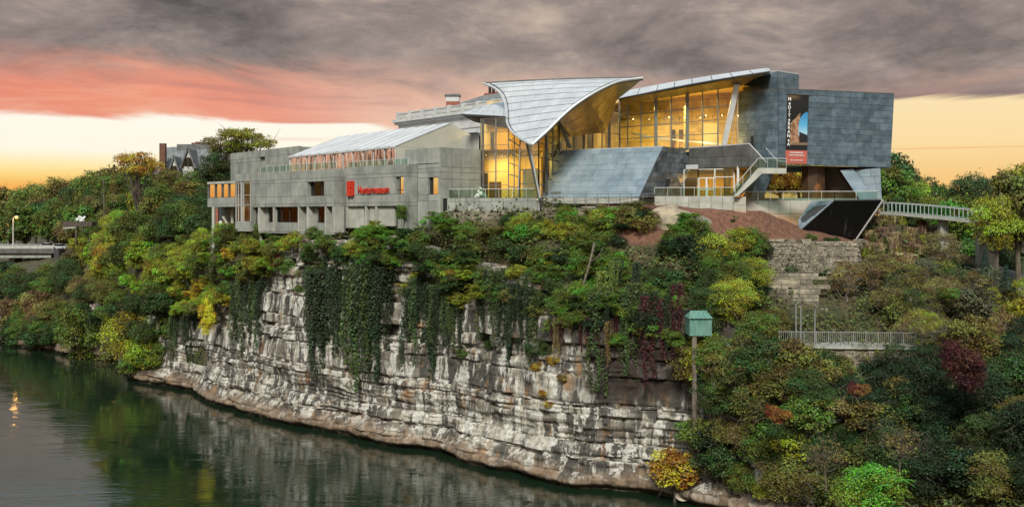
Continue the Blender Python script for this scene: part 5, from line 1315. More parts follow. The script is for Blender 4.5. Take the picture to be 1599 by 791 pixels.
for k in range(4): MB().box((X(1582 + k * 12, 229.2), 229.2, 33.6), (1.0, .2, 1.6)).build('window', M['dark_glass'], fb2)

# ===== lookout path with white railing, poles
LP = put(mk('path', [(*PX(1214, 98.6), 14.35), (*PX(1432, 97.2), 14.5), (*PX(1432, 103), 14.5), (*PX(1214, 103.5), 14.35)], [(0, 1, 2, 3)], M['concrete_pale']), kind='structure')
MB_ = MB().prism([PX(1213, 98.5), PX(1433, 97.1), PX(1433, 98.2), PX(1213, 99.6)], 14.2, 14.42); ke = put(MB_.build('path_edge', M['concrete_pale']), 'pale concrete edge beam below the white railing', 'edge beam')
wr = empty('white_railing', (*PX(1217, 98.9), 14.45), 'white picket railing along the lookout path', 'railing')
wa, wb = PX(1217, 98.8), PX(1430, 97.4); wc = PX(1213, 103)
nb_p = 66
MB().bar((*wa, 15.75), (*wb, 15.78), .07).build('top_rail', M['rail_grey'], wr); MB().bar((*wa, 14.6), (*wb, 14.62), .05).build('bottom_rail', M['rail_grey'], wr); MB().bar((*wa, 15.75), (*wc, 15.75), .07).build('top_rail', M['rail_grey'], wr)
pic = MB().bar((0, 0, 0), (0, 0, 1.15), .035); pm_ = pic.build('picket', M['rail_grey'], wr); pme = pm_.data
for k in range(nb_p + 1):
    p = along(wa, wb, k / nb_p)
    o = pm_ if k == 0 else bpy.data.objects.new('picket', pme)
    if k: COL.objects.link(o); adopt(o, wr)
    o.location = (*p, 14.6)
for k in range(12): p = along(wa, wb, k / 11); MB().bar((*p, 14.4), (*p, 15.85), .09).build('post', M['rail_grey'], wr)
for k in range(8): p = along(wa, wc, k / 7); MB().bar((*p, 14.45), (*p, 15.75), .05).build('post', M['rail_grey'], wr)
for k, (px, y0_, lab) in enumerate(((1243, 472, 'leftmost tall white pole at the lookout'), (1250.5, 474, 'middle white pole with a bent arm at the lookout'), (1272.5, 478, 'rightmost shorter white pole behind the lookout railing'))):
    pe = empty('lookout_pole', (*PX(px, 99.3), 14.4), lab, 'pole', 'poles at the lookout'); MB().bar((*PX(px, 99.3 + k * .3), 13.8 if k < 2 else 14.4), (*PX(px, 99.3 + k * .3), Z(y0_, 99.3)), .14, None, 8).build('shaft', M['rail_grey'], pe)
    MB().bar(P(px, y0_, 99.3 + k * .3), P(px - 3 if k < 2 else px, y0_ - 2, 99), .10).build('arm', M['rail_grey'], pe)

# ===== teal shed on its post
SH = empty('teal_shed', (X(1094, 96), 96, 0), 'small teal metal shed perched on a tall post at the cliff', 'shed')
x0_, x1_ = X(1077, 95.4), X(1111, 95.4); zb2, zt3 = Z(524, 95.4), Z(497, 95.4)
body = MB().prism([(x0_, 95.4), (x1_, 95.4), (x1_, 97.6), (x0_, 97.6)], zb2, zt3).build('wall', M['teal'], SH)
mk('roof', [(x0_ - .1, 95.2, zt3 + .02), (x1_ + .1, 95.2, zt3 + .02), (x1_ + .1, 97.8, zt3 + .02), (x0_ - .1, 97.8, zt3 + .02), (x0_ + .25, 96.5, zt3 + .62), (x1_ - .25, 96.5, zt3 + .62)], [(0, 1, 5, 4), (1, 2, 5), (2, 3, 4, 5), (3, 0, 4), (3, 2, 1, 0)], M['teal'], SH)
for k in range(5): x_ = x0_ + .15 + k * (x1_ - x0_ - .3) / 4; MB().bar((x_, 95.2, zt3 + .06), (x_ * .8 + (x0_ + x1_) * .1, 96.5, zt3 + .66), .06).build('roof_rib', M['teal'], SH)
for x_, w_ in ((x0_ + .03, .08), (x0_ + 1.25, .05), (x1_ - .03, .08)): MB().bar((x_, 95.37, zb2), (x_, 95.37, zt3), w_, .05).build('trim', M['teal'], SH)
MB().tube([(X(1084.5, 95.7), 95.7, .3), (X(1084.5, 95.7), 95.7, zb2)], [.27, .23], 12).build('post', M['bark'], SH, True)
MB().bar((x0_, 95.7, zb2 - .06), (x1_, 95.7, zb2 - .06), .14).build('beam', M['alu_dark'], SH)
# pale tarp slung at the shore
tp_ = []; tf = []
for j in range(7):
    for i in range(9):
        u, v = i / 8, j / 6; q = P(1055 + 24 * u, 771 + 8 * v, 96.3 - .6 * v); sag = -.45 * 4 * u * (1 - u) * (1 - .3 * v); tp_.append((q[0], q[1], max(.05, q[2] + sag * v + .15)))
for j in range(6):
    for i in range(8): tf.append((j * 9 + i, j * 9 + i + 1, (j + 1) * 9 + i + 1, (j + 1) * 9 + i))
put(mk('tarpaulin', tp_, tf, pmat('pale_canvas', (.42, .36, .28, 1), (.50, .44, .36, 1), .9, scale=3), None, True), 'pale sagging tarpaulin slung at the water below the shed post', 'tarpaulin')

# ===== gabled house far left
HS = empty('gabled_house', (X(300, 230), 230, 29), 'old house with steep grey roof and half-timbered gables on the hill', 'house')
hx0, hx1, hy0, hy1 = X(248, 230), X(352, 230), 228.0, 240.0
MB().prism([(hx0, hy0), (hx1, hy0), (hx1, hy1), (hx0, hy1)], 28, Z(268, 228)).build('wall', M['stone'], HS)
ze_, zr_ = Z(272, 228), Z(228, 234)
mk('roof', [(hx0 - .5, hy0 - .6, ze_), (hx1 + .5, hy0 - .6, ze_), (hx1 + .5, hy1 + .5, ze_), (hx0 - .5, hy1 + .5, ze_), (X(258, 234), 234, zr_ - .3), (X(348, 234), 234, zr_ + .3)], [(0, 1, 5, 4), (1, 2, 5), (2, 3, 4, 5), (3, 0, 4)], M['shingle'], HS)
MB().prism([(X(276, 233), 233), (X(330, 233), 233), (X(330, 235), 235), (X(276, 235), 235)], zr_ - 1, zr_ + .35).build('roof_ridge', M['shingle'], HS)
for gx, gw_, ga_, gb_, dpt in ((294, 21, 232, 262, 226.5), (272, 18, 244, 275, 226.0)):
    l_, r_, ap, lo_ = X(gx - gw_ / 2, dpt), X(gx + gw_ / 2, dpt), Z(ga_, dpt), Z(gb_, dpt); xm = X(gx, dpt)
    g_ = mk('gable', [(l_ + .3, dpt, lo_), (r_ - .3, dpt, lo_), (xm, dpt, ap - .4), (l_ + .3, dpt + 5, lo_), (r_ - .3, dpt + 5, lo_), (xm, dpt + 5, ap - .4), (l_ + .3, dpt, lo_ - 3), (r_ - .3, dpt, lo_ - 3)], [(0, 1, 2), (5, 4, 3), (0, 3, 4, 1), (1, 4, 5, 2), (2, 5, 3, 0), (6, 7, 1, 0)], M['white'], HS)
    MB().bar((l_ - .2, dpt - .25, lo_ - .1), (xm, dpt - .25, ap + .05), .3, .35).build('bargeboard', M['alu_dark'], g_); MB().bar((r_ + .2, dpt - .25, lo_ - .1), (xm, dpt - .25, ap + .05), .3, .35).build('bargeboard', M['alu_dark'], g_)
    mk('gable_roof', [(l_ - .3, dpt - .4, lo_ - .1), (xm, dpt - .4, ap), (xm, dpt + 6, ap), (l_ - .3, dpt + 6, lo_ - .1), (r_ + .3, dpt - .4, lo_ - .1), (r_ + .3, dpt + 6, lo_ - .1)], [(0, 1, 2, 3), (1, 4, 5, 2)], M['shingle'], g_)
    for sx_ in (-.5, .5): MB().box((xm + sx_, dpt - .06, lo_ + 1.3), (.75, .1, 1.9)).build('window', M['dark_glass'], g_)
    for sx_ in (-1.0, 0, 1.0): MB().bar((xm + sx_, dpt - .08, lo_ - .2), (xm + sx_, dpt - .08, lo_ + 2.4 - abs(sx_) * .8), .16, .08).build('timber', M['brown_wall'], g_)
for px, ya, yb, w_, nm in ((254.5, 224, 262, 1.3, 0), (303, 223, 232, .9, 0), (309, 221.5, 232, .9, 0), (316, 223, 232, .9, 0), (322, 223, 232, .9, 0), (329, 224, 232, .9, 0)):
    yy = 227.4 if px < 260 else 234.5
    MB().box((X(px, yy), yy, (Z(ya, yy) + Z(yb, yy)) / 2 - (1 if px < 260 else 0)), (w_, 1.0, Z(ya, yy) - Z(yb, yy) + (2 if px < 260 else 0))).build('chimney', M['old_brick'], HS)

# ===== road bridge far left
RB = empty('road_bridge', P(45, 388, 290), 'grey concrete road bridge with railings at the far left', 'bridge')
yb0 = 288.0; zd = Z(388, yb0)
MB().prism([(X(-120, yb0), yb0), (X(84, yb0), yb0), (X(84, yb0 + 12), yb0 + 12), (X(-120, yb0 + 12), yb0 + 12)], zd - 1.3, zd).build('deck', M['alu_dark'], RB)
MB().prism([(X(-120, yb0), yb0 + .7), (X(78, yb0), yb0 + .7), (X(78, yb0), yb0 + 10), (X(-120, yb0), yb0 + 10)], zd - 2.6, zd - 1.31).build('girder', M['concrete'], RB)
for yy in (yb0 + .1, yb0 + 11.8): MB().bar((X(-120, yb0), yy, zd + .85), (X(100, yb0), yy, zd + .85), .16).build('top_rail', M['galv'], RB); MB().bar((X(-120, yb0), yy, zd + .25), (X(90, yb0), yy, zd + .25), .35, .5).build('kerb', M['concrete_pale'], RB)
for k in range(15): MB().bar((X(-5 + k * 7, yb0), yb0 + .1, zd), (X(-5 + k * 7, yb0), yb0 + .1, zd + .85), .12).build('post', M['galv'], RB)
for px in (-60, 10, 72): MB().prism([(X(px, yb0) - .8, yb0 + 3), (X(px, yb0) + .8, yb0 + 3), (X(px, yb0) + .8, yb0 + 8), (X(px, yb0) - .8, yb0 + 8)], 2, zd - 2.6).build('pier', M['concrete_pale'], RB)
apr = put(MB().prism([(X(84, yb0), yb0), (X(180, 262), 262), (X(190, 275), 275), (X(84, yb0 + 12), yb0 + 12)], zd - 4.0, zd - .02).build('approach_road', M['asphalt']), kind='structure')
def car(px, Y, zc, rz, lab, col):
    e = empty('parked_car', (X(px, Y), Y, zc), lab, 'car', 'cars on the bridge approach', rz=0)
    c = Vector((X(px, Y), Y, zc)); cs, sn = math.cos(rz), math.sin(rz)
    def q(x, y, z_): return (c.x + cs * x - sn * y, c.y + sn * x + cs * y, c.z + z_)
    def body_(pr, w0, name, mat):
        mb = MB(); mb.hexa([q(x, -w0, z_) for x, z_ in pr], [q(x, w0, z_) for x, z_ in pr]); return mb.build(name, mat, e)
    body_([(-2.2, .3), (2.2, .3), (2.25, .75), (1.2, .9), (-2.1, .95), (-2.25, .7)], .88, 'body', col); body_([(-1.8, .93), (1.0, .93), (.45, 1.42), (-1.3, 1.45)], .76, 'cabin', M['dark_glass'])
    body_([(-1.32, 1.44), (.42, 1.43), (.4, 1.5), (-1.25, 1.52)], .74, 'roof', col)
    for x in (-1.4, 1.4):
        for y in (-.82, .82): MB().tube([q(x, y - .1, .32), q(x, y + .1, .32)], [.32, .32], 14).build('wheel', M['seam'], e)
car(76, 286 + 4, zd, 0.1, 'pale car on the road bridge near its end', M['white']); car(95, 283, zd, -0.3, 'grey car furthest along the bridge approach', M['alu'])
SL = empty('street_lamp', (X(21, yb0 + 1), yb0 + 1, zd), 'lit street lamp on the road bridge', 'street lamp')
px_, zz_ = X(20.5, yb0 + 1), Z(341, yb0 + 1)
MB().tube([(px_, yb0 + 1, zd), (px_, yb0 + 1, zz_)], [.22, .14], 8).build('pole', M['white'], SL); MB().tube([(px_, yb0 + 1, zz_), (px_ + .4, yb0 + .9, zz_ + .5), (px_ + .9, yb0 + .7, zz_ + .6)], [.12, .1, .1], 6).build('arm', M['white'], SL)
hd = MB().tube([(px_ + .7, yb0 + .6, zz_ + .55), (px_ + 1.7, yb0 + .6, zz_ + .5)], [.2, .28], 8).build('lamp_head', M['galv'], SL)
MB().tube([(px_ + .9, yb0 + .5, zz_ + .32), (px_ + 1.5, yb0 + .5, zz_ + .30)], [.30, .34], 10).build('lamp', emat('sodium_glow', (1, .45, .08, 1), 1.6), SL)
pl = bpy.data.lights.new('street_lamp_light', 'POINT'); pl.energy = 90; pl.color = (1, .5, .12); pl.shadow_soft_size = .3; plo = bpy.data.objects.new('street_lamp_light', pl); plo.location = (px_ + 1.2, yb0 - .2, zz_ - .3); COL.objects.link(plo)
for k, (px, py) in enumerate(((12.5, 350), (25.5, 350))):
    e = empty('street_lamp', (X(px, 330), 330, 15), ('small orange lamp glowing left of the bridge lamp post', 'small orange lamp glowing right of the bridge lamp post')[k], 'street lamp')
    MB().tube([(X(px, 330), 330, 14), (X(px, 330), 330, Z(py, 330))], [.14, .1], 6).build('pole', M['galv'], e); MB().tube([P(px - 1.6, py, 329.8), P(px + 1.6, py, 329.8)], [.22, .3], 8).build('lamp', bpy.data.materials['sodium_glow'], e)
# lamp by the river mirrored in the water at the far left
# leaning utility pole and ruined timber platform
up_ = empty('utility_pole', (X(162, 225), 225, 24), 'thin leaning utility pole above the left slope', 'utility pole'); MB().tube([(X(163.5, 225), 225, 22), P(161.5, 280, 225)], [.2, .14], 7).build('pole', M['bark'], up_); MB().bar(P(159.5, 284, 225), P(163.5, 284, 225), .1).build('crossarm', M['bark'], up_)
pf = empty('ruined_platform', P(125, 352, 235), 'dark ruined deck on posts with torn white sheeting', 'platform')
M['rust_dark'] = pmat('dark_weathered_timber', (.05, .04, .032, 1), (.10, .08, .06, 1), .9, scale=2)
slab([(98, 345), (143, 346), (143, 353), (98, 355)], 'deck', M['rust_dark'], 233, 237, pf); slab([(98, 355), (118, 354), (118, 356), (98, 357)], 'edge_beam', M['concrete_pale'], 232.8, 233, pf)
for px, y_ in ((119, 383), (129, 362), (104, 365)): MB().bar(P(px, 352, 233), P(px, y_, 233), .32).build('post', M['rust_dark'], pf)
for k, (px, py, a_) in enumerate(((122, 341, .5), (126, 339, -.4), (130, 340, .9), (128, 343, .1))):
    q = Vector(P(px, py, 234)); d1 = Vector((math.cos(a_), .2, math.sin(a_) * 1)) * .55; d2 = Vector((-math.sin(a_), .4, math.cos(a_))) * .3; mk('torn_sheet', [q - d1 - d2, q + d1 - d2, q + d1 + d2 * .6, q - d1 + d2, q - d1 + d2 + Vector((0, .05, 0)), q + d1 - d2 + Vector((0, .05, 0))], [(0, 1, 2, 3), (4, 3, 2, 5)], M['white'], pf)
# ------------------------------------------------------------------ plants
def leaf_mat(name='leaves', trans=0.24):
    m = bpy.data.materials.new(name); m.use_nodes = True; t = NT(m.node_tree); t.n.clear()
    oi = t.node('ShaderNodeObjectInfo'); g = t.node('ShaderNodeNewGeometry')
    at = t.node('ShaderNodeAttribute', attribute_name='lv'); sp = t.node('ShaderNodeSeparateColor'); t.l.new(at.outputs['Color'], sp.inputs[0])
    # lv: r = leaf value, g = clump value
    hs = t.node('ShaderNodeHueSaturation')
    t.l.new(t.m('ADD', 0.5, t.m('MULTIPLY', t.m('SUBTRACT', sp.outputs[1], 0.5), 0.13)), hs.inputs['Hue'])
    t.l.new(t.m('ADD', 0.8, t.m('MULTIPLY', sp.outputs[0], 0.35)), hs.inputs['Saturation'])
    t.l.new(t.m('ADD', 0.16, t.m('ADD', t.m('MULTIPLY', sp.outputs[0], 0.85), t.m('MULTIPLY', sp.outputs[1], 1.0))), hs.inputs['Value'])
    t.l.new(oi.outputs['Color'], hs.inputs['Color'])
    b = t.node('ShaderNodeBsdfPrincipled'); t.l.new(hs.outputs[0], b.inputs['Base Color'])
    b.inputs['Roughness'].default_value = 0.5; b.inputs['Specular IOR Level'].default_value = 0.25
    tr = t.node('ShaderNodeBsdfTranslucent'); t.l.new(hs.outputs[0], tr.inputs[0])
    mx = t.node('ShaderNodeMixShader'); mx.inputs[0].default_value = trans
    t.l.new(b.outputs[0], mx.inputs[1]); t.l.new(tr.outputs[0], mx.inputs[2])
    o = t.node('ShaderNodeOutputMaterial'); t.l.new(mx.outputs[0], o.inputs[0]); return m
M['leaf'] = leaf_mat()

def leaf_quads(pos, nrm, size, aspect, rg, val, clump):
    """Arrays of bent diamond leaves. pos, nrm: (n,3); size (n,)."""
    n = len(pos)
    nrm = nrm / np.linalg.norm(nrm, axis=1, keepdims=True)
    r = rg.normal(size=(n, 3)); a = np.cross(nrm, r); a /= np.linalg.norm(a, axis=1, keepdims=True) + 1e-9
    b = np.cross(nrm, a)
    s = size[:, None]
    v0 = pos - a * s * 0.5; v2 = pos + a * s * 0.5 - nrm * s * 0.08
    v1 = pos + b * s * aspect * 0.5 + nrm * s * 0.10; v3 = pos - b * s * aspect * 0.5 + nrm * s * 0.10
    v = np.stack([v0, v1, v2, v3], 1).reshape(-1, 3)
    f = np.arange(n * 4).reshape(n, 4)
    c = np.stack([val, clump, 0 * val, 0 * val + 1], -1).repeat(4, 0)
    return v, f, c
def leaf_mesh(name, parts):
    vs, fs, cs, k = [], [], [], 0
    for v, f, c in parts:
        vs.append(v); fs.append(f + k); cs.append(c); k += len(v)
    me = np_mesh(name, np.concatenate(vs), np.concatenate(fs), M['leaf'], link=False)
    ca = me.color_attributes.new('lv', 'FLOAT_COLOR', 'POINT')
    ca.data.foreach_set('color', np.concatenate(cs).astype(np.float32).ravel())
    return me
def crown_parts(seed, R=1.0, H=1.0, blobs=16, leaves=240, size=0.09, base=0.25, aspect=0.6, flat=1.0, droop=0.0, gap=0.0, spread=0.62, br=0.42):
    """Unit crown (radius R, height H, standing on z=base*H)."""
    rg = np.random.default_rng(seed); out = []; cent = []
    for k in range(blobs):
        for _ in range(20):
            q = rg.normal(size=3); q /= np.linalg.norm(q); q *= rg.uniform(0.35, 1.0) ** 0.6
            c = np.array([q[0] * R * spread, q[1] * R * spread, base * H + (0.5 + 0.5 * q[2] * 0.78) * H * (1 - base)])
            if all(np.linalg.norm(c - d_) > 0.30 * R for d_ in cent): break
        cent.append(c)
        rad = R * br * rg.uniform(0.5, 1.15)
        n = int(leaves * (rad / (R * br)) ** 2)
        d_ = rg.normal(size=(n, 3)); d_ /= np.linalg.norm(d_, axis=1, keepdims=True)
        d_[:, 2] = np.where(d_[:, 2] < -0.35, -d_[:, 2], d_[:, 2])
        # lumpy shell
        lump = 1 + 0.28 * np.sin(d_[:, 0] * 5 + k) * np.sin(d_[:, 1] * 6 + 2 * k) + rg.normal(size=n) * 0.10
        rr = rad * lump * rg.uniform(0.55, 1.08, n) ** 0.5
        p = c + d_ * rr[:, None] * np.array([1, 1, 0.72 * flat])
        p[:, 2] -= droop * (np.hypot(p[:, 0], p[:, 1]) / R) ** 2 * H
        nr = d_ * 0.8 + np.array([0, 0, 0.5]) + rg.normal(size=(n, 3)) * 0.55
        cl = float(rg.uniform(0, 1))
        out.append(leaf_quads(p, nr, size * rg.uniform(0.6, 1.35, n), aspect, rg, rg.uniform(0, 1, n), np.clip(cl + rg.normal(size=n) * 0.12, 0, 1)))
    # loose sprays standing out of the crown
    for k in range(int(blobs * 1.6)):
        c = cent[int(rg.integers(len(cent)))]; dd = rg.normal(size=3); dd /= np.linalg.norm(dd); dd[2] = abs(dd[2]) * .8 - .1
        n = 26; tt = rg.uniform(0, 1, n) ** .8; L_ = R * br * rg.uniform(.9, 1.75)
        p = c + dd * (tt * L_)[:, None] + rg.normal(size=(n, 3)) * R * .035 + np.array([0, 0, -1]) * (tt ** 2 * R * .08)[:, None]
        out.append(leaf_quads(p, dd * .3 + np.array([0, 0, .7]) + rg.normal(size=(n, 3)) * .6, size * rg.uniform(.7, 1.3, n), aspect, rg, rg.uniform(.3, 1, n), np.full(n, rg.uniform(.2, 1))))
    return out, cent
def frond_parts(seed, n_fr=40, L=0.8, leaf=0.095, z0=0.35, z1=1.0):
    """Tufts of long compound leaves, as on tree-of-heaven and sumac."""
    rg = np.random.default_rng(seed); P_, N_, S_2, Vv, Cc = [], [], [], [], []
    for k in range(n_fr):
        o = np.array([rg.normal() * 0.34, rg.normal() * 0.34, rg.uniform(z0, z1)]); cl = rg.uniform(0, 1)
        for j in range(9):
            q = rg.uniform(0, 2 * math.pi); up = rg.uniform(0.0, 0.7); Lk = L * rg.uniform(0.32, 0.55)
            for i in range(11):
                tt = (i + 1) / 11
                c = o + np.array([math.cos(q), math.sin(q), 0]) * Lk * tt + np.array([0, 0, up * Lk * tt - 0.55 * Lk * tt * tt])
                for sd in (-1, 1):
                    side = np.array([-math.sin(q), math.cos(q), -0.35 * 1]) * sd
                    P_.append(c + side * leaf * 0.42); N_.append(np.array([0, 0, 1]) + side * 0.4 + rg.normal(size=3) * 0.3)
                    S_2.append(leaf * (1 - 0.35 * tt)); Vv.append(rg.uniform()); Cc.append(np.clip(cl + rg.normal() * 0.1, 0, 1))
    return [leaf_quads(np.array(P_), np.array(N_), np.array(S_2), 0.42, rg, np.array(Vv), np.array(Cc))]

def trunk_mesh(name, seed, cents, R=1.0, H=1.0, r0=0.05, lean_=0.06, mat='bark', twigs=2):
    rg = np.random.default_rng(seed); mb = MB()
    lx, ly = rg.normal() * lean_, rg.normal() * lean_
    top = np.array([lx, ly, H * 0.72])
    pts = [(0, 0, -0.12 * H), (0, 0, 0), (lx * .3, ly * .3, H * .2), (lx * .7, ly * .7, H * .45), tuple(top)]
    mb.tube(pts, [r0 * 1.5, r0 * 1.25, r0, r0 * .75, r0 * .3], 7)
    for c in cents:
        s = rg.uniform(0.2, 0.55); p0 = np.array([lx * s, ly * s, H * s * 0.9])
        midp = (p0 + c) / 2 + np.array([0, 0, -0.06 * H]) + rg.normal(size=3) * 0.03
        mb.tube([tuple(p0), tuple(midp), tuple(c)], [r0 * .42, r0 * .3, r0 * .12], 5)
        for k in range(twigs):
            e = c + rg.normal(size=3) * R * 0.26
            mb.tube([tuple(c), tuple((c + e) / 2 + rg.normal(size=3) * 0.02), tuple(e)], [r0 * .14, r0 * .1, r0 * .04], 4)
    me = bpy.data.meshes.new(name); me.from_pydata(mb.v, [], mb.f); me.materials.append(M[mat]); return me

PROTO = {}
def proto(kind, i, parts, cents, **kw):
    PROTO.setdefault(kind, []).append((leaf_mesh('crown', parts), trunk_mesh('trunk', i, cents, **kw)))
for i in range(6):       # broad-leaved trees: unit = crown radius 1, height 2
    p_, c_ = crown_parts(100 + i, 1.0, 2.0, 34, (430, 560, 330, 480, 640, 300)[i], (.062, .052, .078, .060, .046, .088)[i], 0.14, br=0.36, spread=.68)
    proto('tree', i, p_, c_, H=2.0, r0=0.055)
for i in range(3):       # light airy tree
    p_, c_ = crown_parts(130 + i, 1.0, 2.0, 30, 260, 0.052, 0.2, spread=0.74, br=0.30)
    proto('airy', i, p_, c_, H=2.0, r0=0.045, mat='pale_bark', twigs=4)
for i in range(4):       # shrubs: radius 1, height 1.2, leaves to the ground
    p_, c_ = crown_parts(160 + i, 1.0, 1.25, 22, (360, 520, 260, 420)[i], (.070, .052, .092, .062)[i], -0.12, br=0.35, spread=.7)
    proto('shrub', i, p_, c_[:6], H=0.9, r0=0.035)
for i in range(3):       # compound-leaved saplings
    proto('frond', i, frond_parts(190 + i), [np.array([.2, .1, .7]), np.array([-.2, .15, .8]), np.array([.05, -.2, .6])], H=1.0, r0=0.02, twigs=1)
for i in range(2):       # tall umbrella-topped tree
    p_, c_ = crown_parts(210 + i, 1.0, 2.4, 26, 380, 0.05, 0.62, flat=0.8, spread=0.72, br=0.28)
    proto('umbrella', i, p_, c_, H=2.4, r0=0.06)
for i in range(2):       # conifers: tiers of needles
    rg = np.random.default_rng(230 + i); parts = []
    for k in range(15):
        z = 0.15 + 1.75 * k / 15; rad = 0.62 * (1 - k / 16)
        n = int(230 * (0.25 + rad)); q = rg.uniform(0, 2 * math.pi, n); rr = rad * rg.uniform(0.25, 1.0, n) ** 0.6 * (1 + 0.15 * np.sin(q * 7 + k))
        p = np.stack([np.cos(q) * rr, np.sin(q) * rr, z - rr * 0.35 + rg.normal(size=n) * 0.03], -1)
        parts.append(leaf_quads(p, np.stack([np.cos(q) * .5, np.sin(q) * .5, 1 + 0 * q], -1) + rg.normal(size=(n, 3)) * 0.4, 0.11 * rg.uniform(.6, 1.2, n), 0.35, rg, rg.uniform(0, 1, n), np.full(n, rg.uniform())))
    proto('conifer', i, parts, [], H=2.4, r0=0.04)
for i in range(3):       # grass clumps
    rg = np.random.default_rng(250 + i); n = 420
    q = rg.uniform(0, 2 * math.pi, n); rr = np.abs(rg.normal(size=n)) * 0.22; ln = rg.uniform(0.45, 1.0, n); le = rg.uniform(0.1, 0.55, n)
    b0 = np.stack([np.cos(q) * rr, np.sin(q) * rr, 0 * q], -1); dirv = np.stack([np.cos(q) * le, np.sin(q) * le, 1 + 0 * q], -1)
    tip = b0 + dirv * ln[:, None]; sd = np.stack([-np.sin(q), np.cos(q), 0 * q], -1) * 0.035
    mid_ = (b0 + tip) / 2 + np.array([0, 0, 0.08])
    v = np.stack([b0 - sd, b0 + sd, mid_ + sd * 1.2, mid_ - sd * 1.2, mid_ - sd * 1.2, mid_ + sd * 1.2, tip + sd * .4, tip - sd * .4], 1).reshape(-1, 3)
    f = np.arange(n * 8).reshape(-1, 4); c = np.stack([rg.uniform(0, 1, n), rg.uniform(0, 1, n), 0 * q, 0 * q + 1], -1).repeat(8, 0)
    PROTO.setdefault('grass', []).append((leaf_mesh('crown', [(v, f, c)]), None))
for i in range(4):       # ivy strands: unit length 1 hanging down
    rg = np.random.default_rng(270 + i); parts = []
    for s in range(4):
        n = 400; x0, y0 = rg.normal() * 0.055, rg.normal() * 0.03; ln = rg.uniform(0.4, 1.0)
        tt = rg.uniform(0, 1, n) ** 1.35; w = 0.016 * (1 - 0.55 * tt) * (1 + .5 * np.sin(tt * 9 + s * 2)) + 0.004
        p = np.stack([x0 + 0.02 * np.sin(tt * 7 + s) + rg.normal(size=n) * w, y0 + rg.normal(size=n) * w * .8, -tt * ln], -1)
        nr = np.stack([rg.normal(size=n) * .6, -1 + rg.normal(size=n) * .4, .5 + rg.normal(size=n) * .4], -1)
        parts.append(leaf_quads(p, nr, 0.0175 * rg.uniform(.6, 1.4, n), 0.8, rg, rg.uniform(0, 1, n), np.clip(rg.uniform(.3, .7) + rg.normal(size=n) * .1, 0, 1)))
    PROTO.setdefault('vine', []).append((leaf_mesh('crown', parts), None))
for i in range(2):       # bare branching tree
    rg = np.random.default_rng(290 + i)
    ce = [np.array([rg.normal() * .5, rg.normal() * .5, rg.uniform(.9, 1.9)]) for _ in range(22)]
    p_, c_ = crown_parts(290 + i, 1.0, 2.0, 14, 40, 0.06, 0.3)
    PROTO.setdefault('bare', []).append((leaf_mesh('crown', p_), trunk_mesh('trunk', 290 + i, ce, H=2.0, r0=0.030, mat='bark', twigs=7)))

PAL = {  # colour word -> leaf colour (reflectance)
    'yellow': (0.46, 0.34, 0.030), 'golden': (0.38, 0.25, 0.035), 'yellow-green': (0.29, 0.30, 0.035), 'lime green': (0.24, 0.32, 0.032), 'bright green': (0.14, 0.235, 0.030),
    'mid green': (0.115, 0.160, 0.030), 'dark green': (0.052, 0.082, 0.023), 'deep green': (0.024, 0.042, 0.017), 'olive': (0.155, 0.145, 0.036), 'olive brown': (0.19, 0.145, 0.055),
    'grey-green': (0.115, 0.125, 0.068), 'blue-green': (0.040, 0.085, 0.062), 'rust red': (0.17, 0.055, 0.028), 'wine red': (0.062, 0.016, 0.016), 'orange': (0.20, 0.085, 0.025),
    'straw': (0.38, 0.30, 0.17), 'pinkish brown': (0.24, 0.16, 0.12)}
KINDW = {'tree': 'tree', 'airy': 'open-crowned tree', 'shrub': 'shrub', 'frond': 'feathery sapling', 'umbrella': 'umbrella-topped tree', 'conifer': 'small conifer', 'grass': 'grass clump', 'vine': 'hanging ivy strand', 'bare': 'half-bare tree'}
NAMEW = {'tree': 'broadleaf_tree', 'airy': 'open_crowned_tree', 'shrub': 'shrub', 'frond': 'sapling', 'umbrella': 'umbrella_tree', 'conifer': 'conifer', 'grass': 'grass_clump', 'vine': 'hanging_ivy', 'bare': 'half_bare_tree'}
CATW = {'tree': 'tree', 'airy': 'tree', 'shrub': 'shrub', 'frond': 'sapling', 'umbrella': 'tree', 'conifer': 'conifer', 'grass': 'grass clump', 'vine': 'ivy', 'bare': 'tree'}
PLANTED = []
prr = random.Random(5)
def plant(kind, loc, R, colour, where, H=None, group=None):
    """One plant. R: crown radius in metres (for ivy: length). H: height factor."""
    cm, tm = prr.choice(PROTO[kind])
    c = PAL[colour]; k = prr.uniform(0.86, 1.14)
    col = (min(1, c[0] * k * prr.uniform(.93, 1.07)), c[1] * k, c[2] * k, 1)
    rz = prr.uniform(0, 6.28) if kind != 'vine' else prr.uniform(-0.6, 0.6)
    sc = (R, R, R * (H or prr.uniform(0.85, 1.1)))
    if tm is None:
        o = bpy.data.objects.new(NAMEW[kind], cm); o.location = loc; o.rotation_euler = (0, 0, rz); o.scale = sc; o.color = col; COL.objects.link(o)
    else:
        o = bpy.data.objects.new(NAMEW[kind], None); o.location = loc; o.rotation_euler = (0, 0, rz); o.scale = sc; COL.objects.link(o)
        a = bpy.data.objects.new('trunk', tm); a.parent = o; COL.objects.link(a)
        a = bpy.data.objects.new('crown', cm); a.parent = o; a.color = col; COL.objects.link(a)
    px = loc[0] / loc[1] * F + CX
    PLANTED.append((o, kind, colour, where, px, R))
    o['category'] = CATW[kind]; o['group'] = group or f'{CATW[kind]}s {where}'
    return o
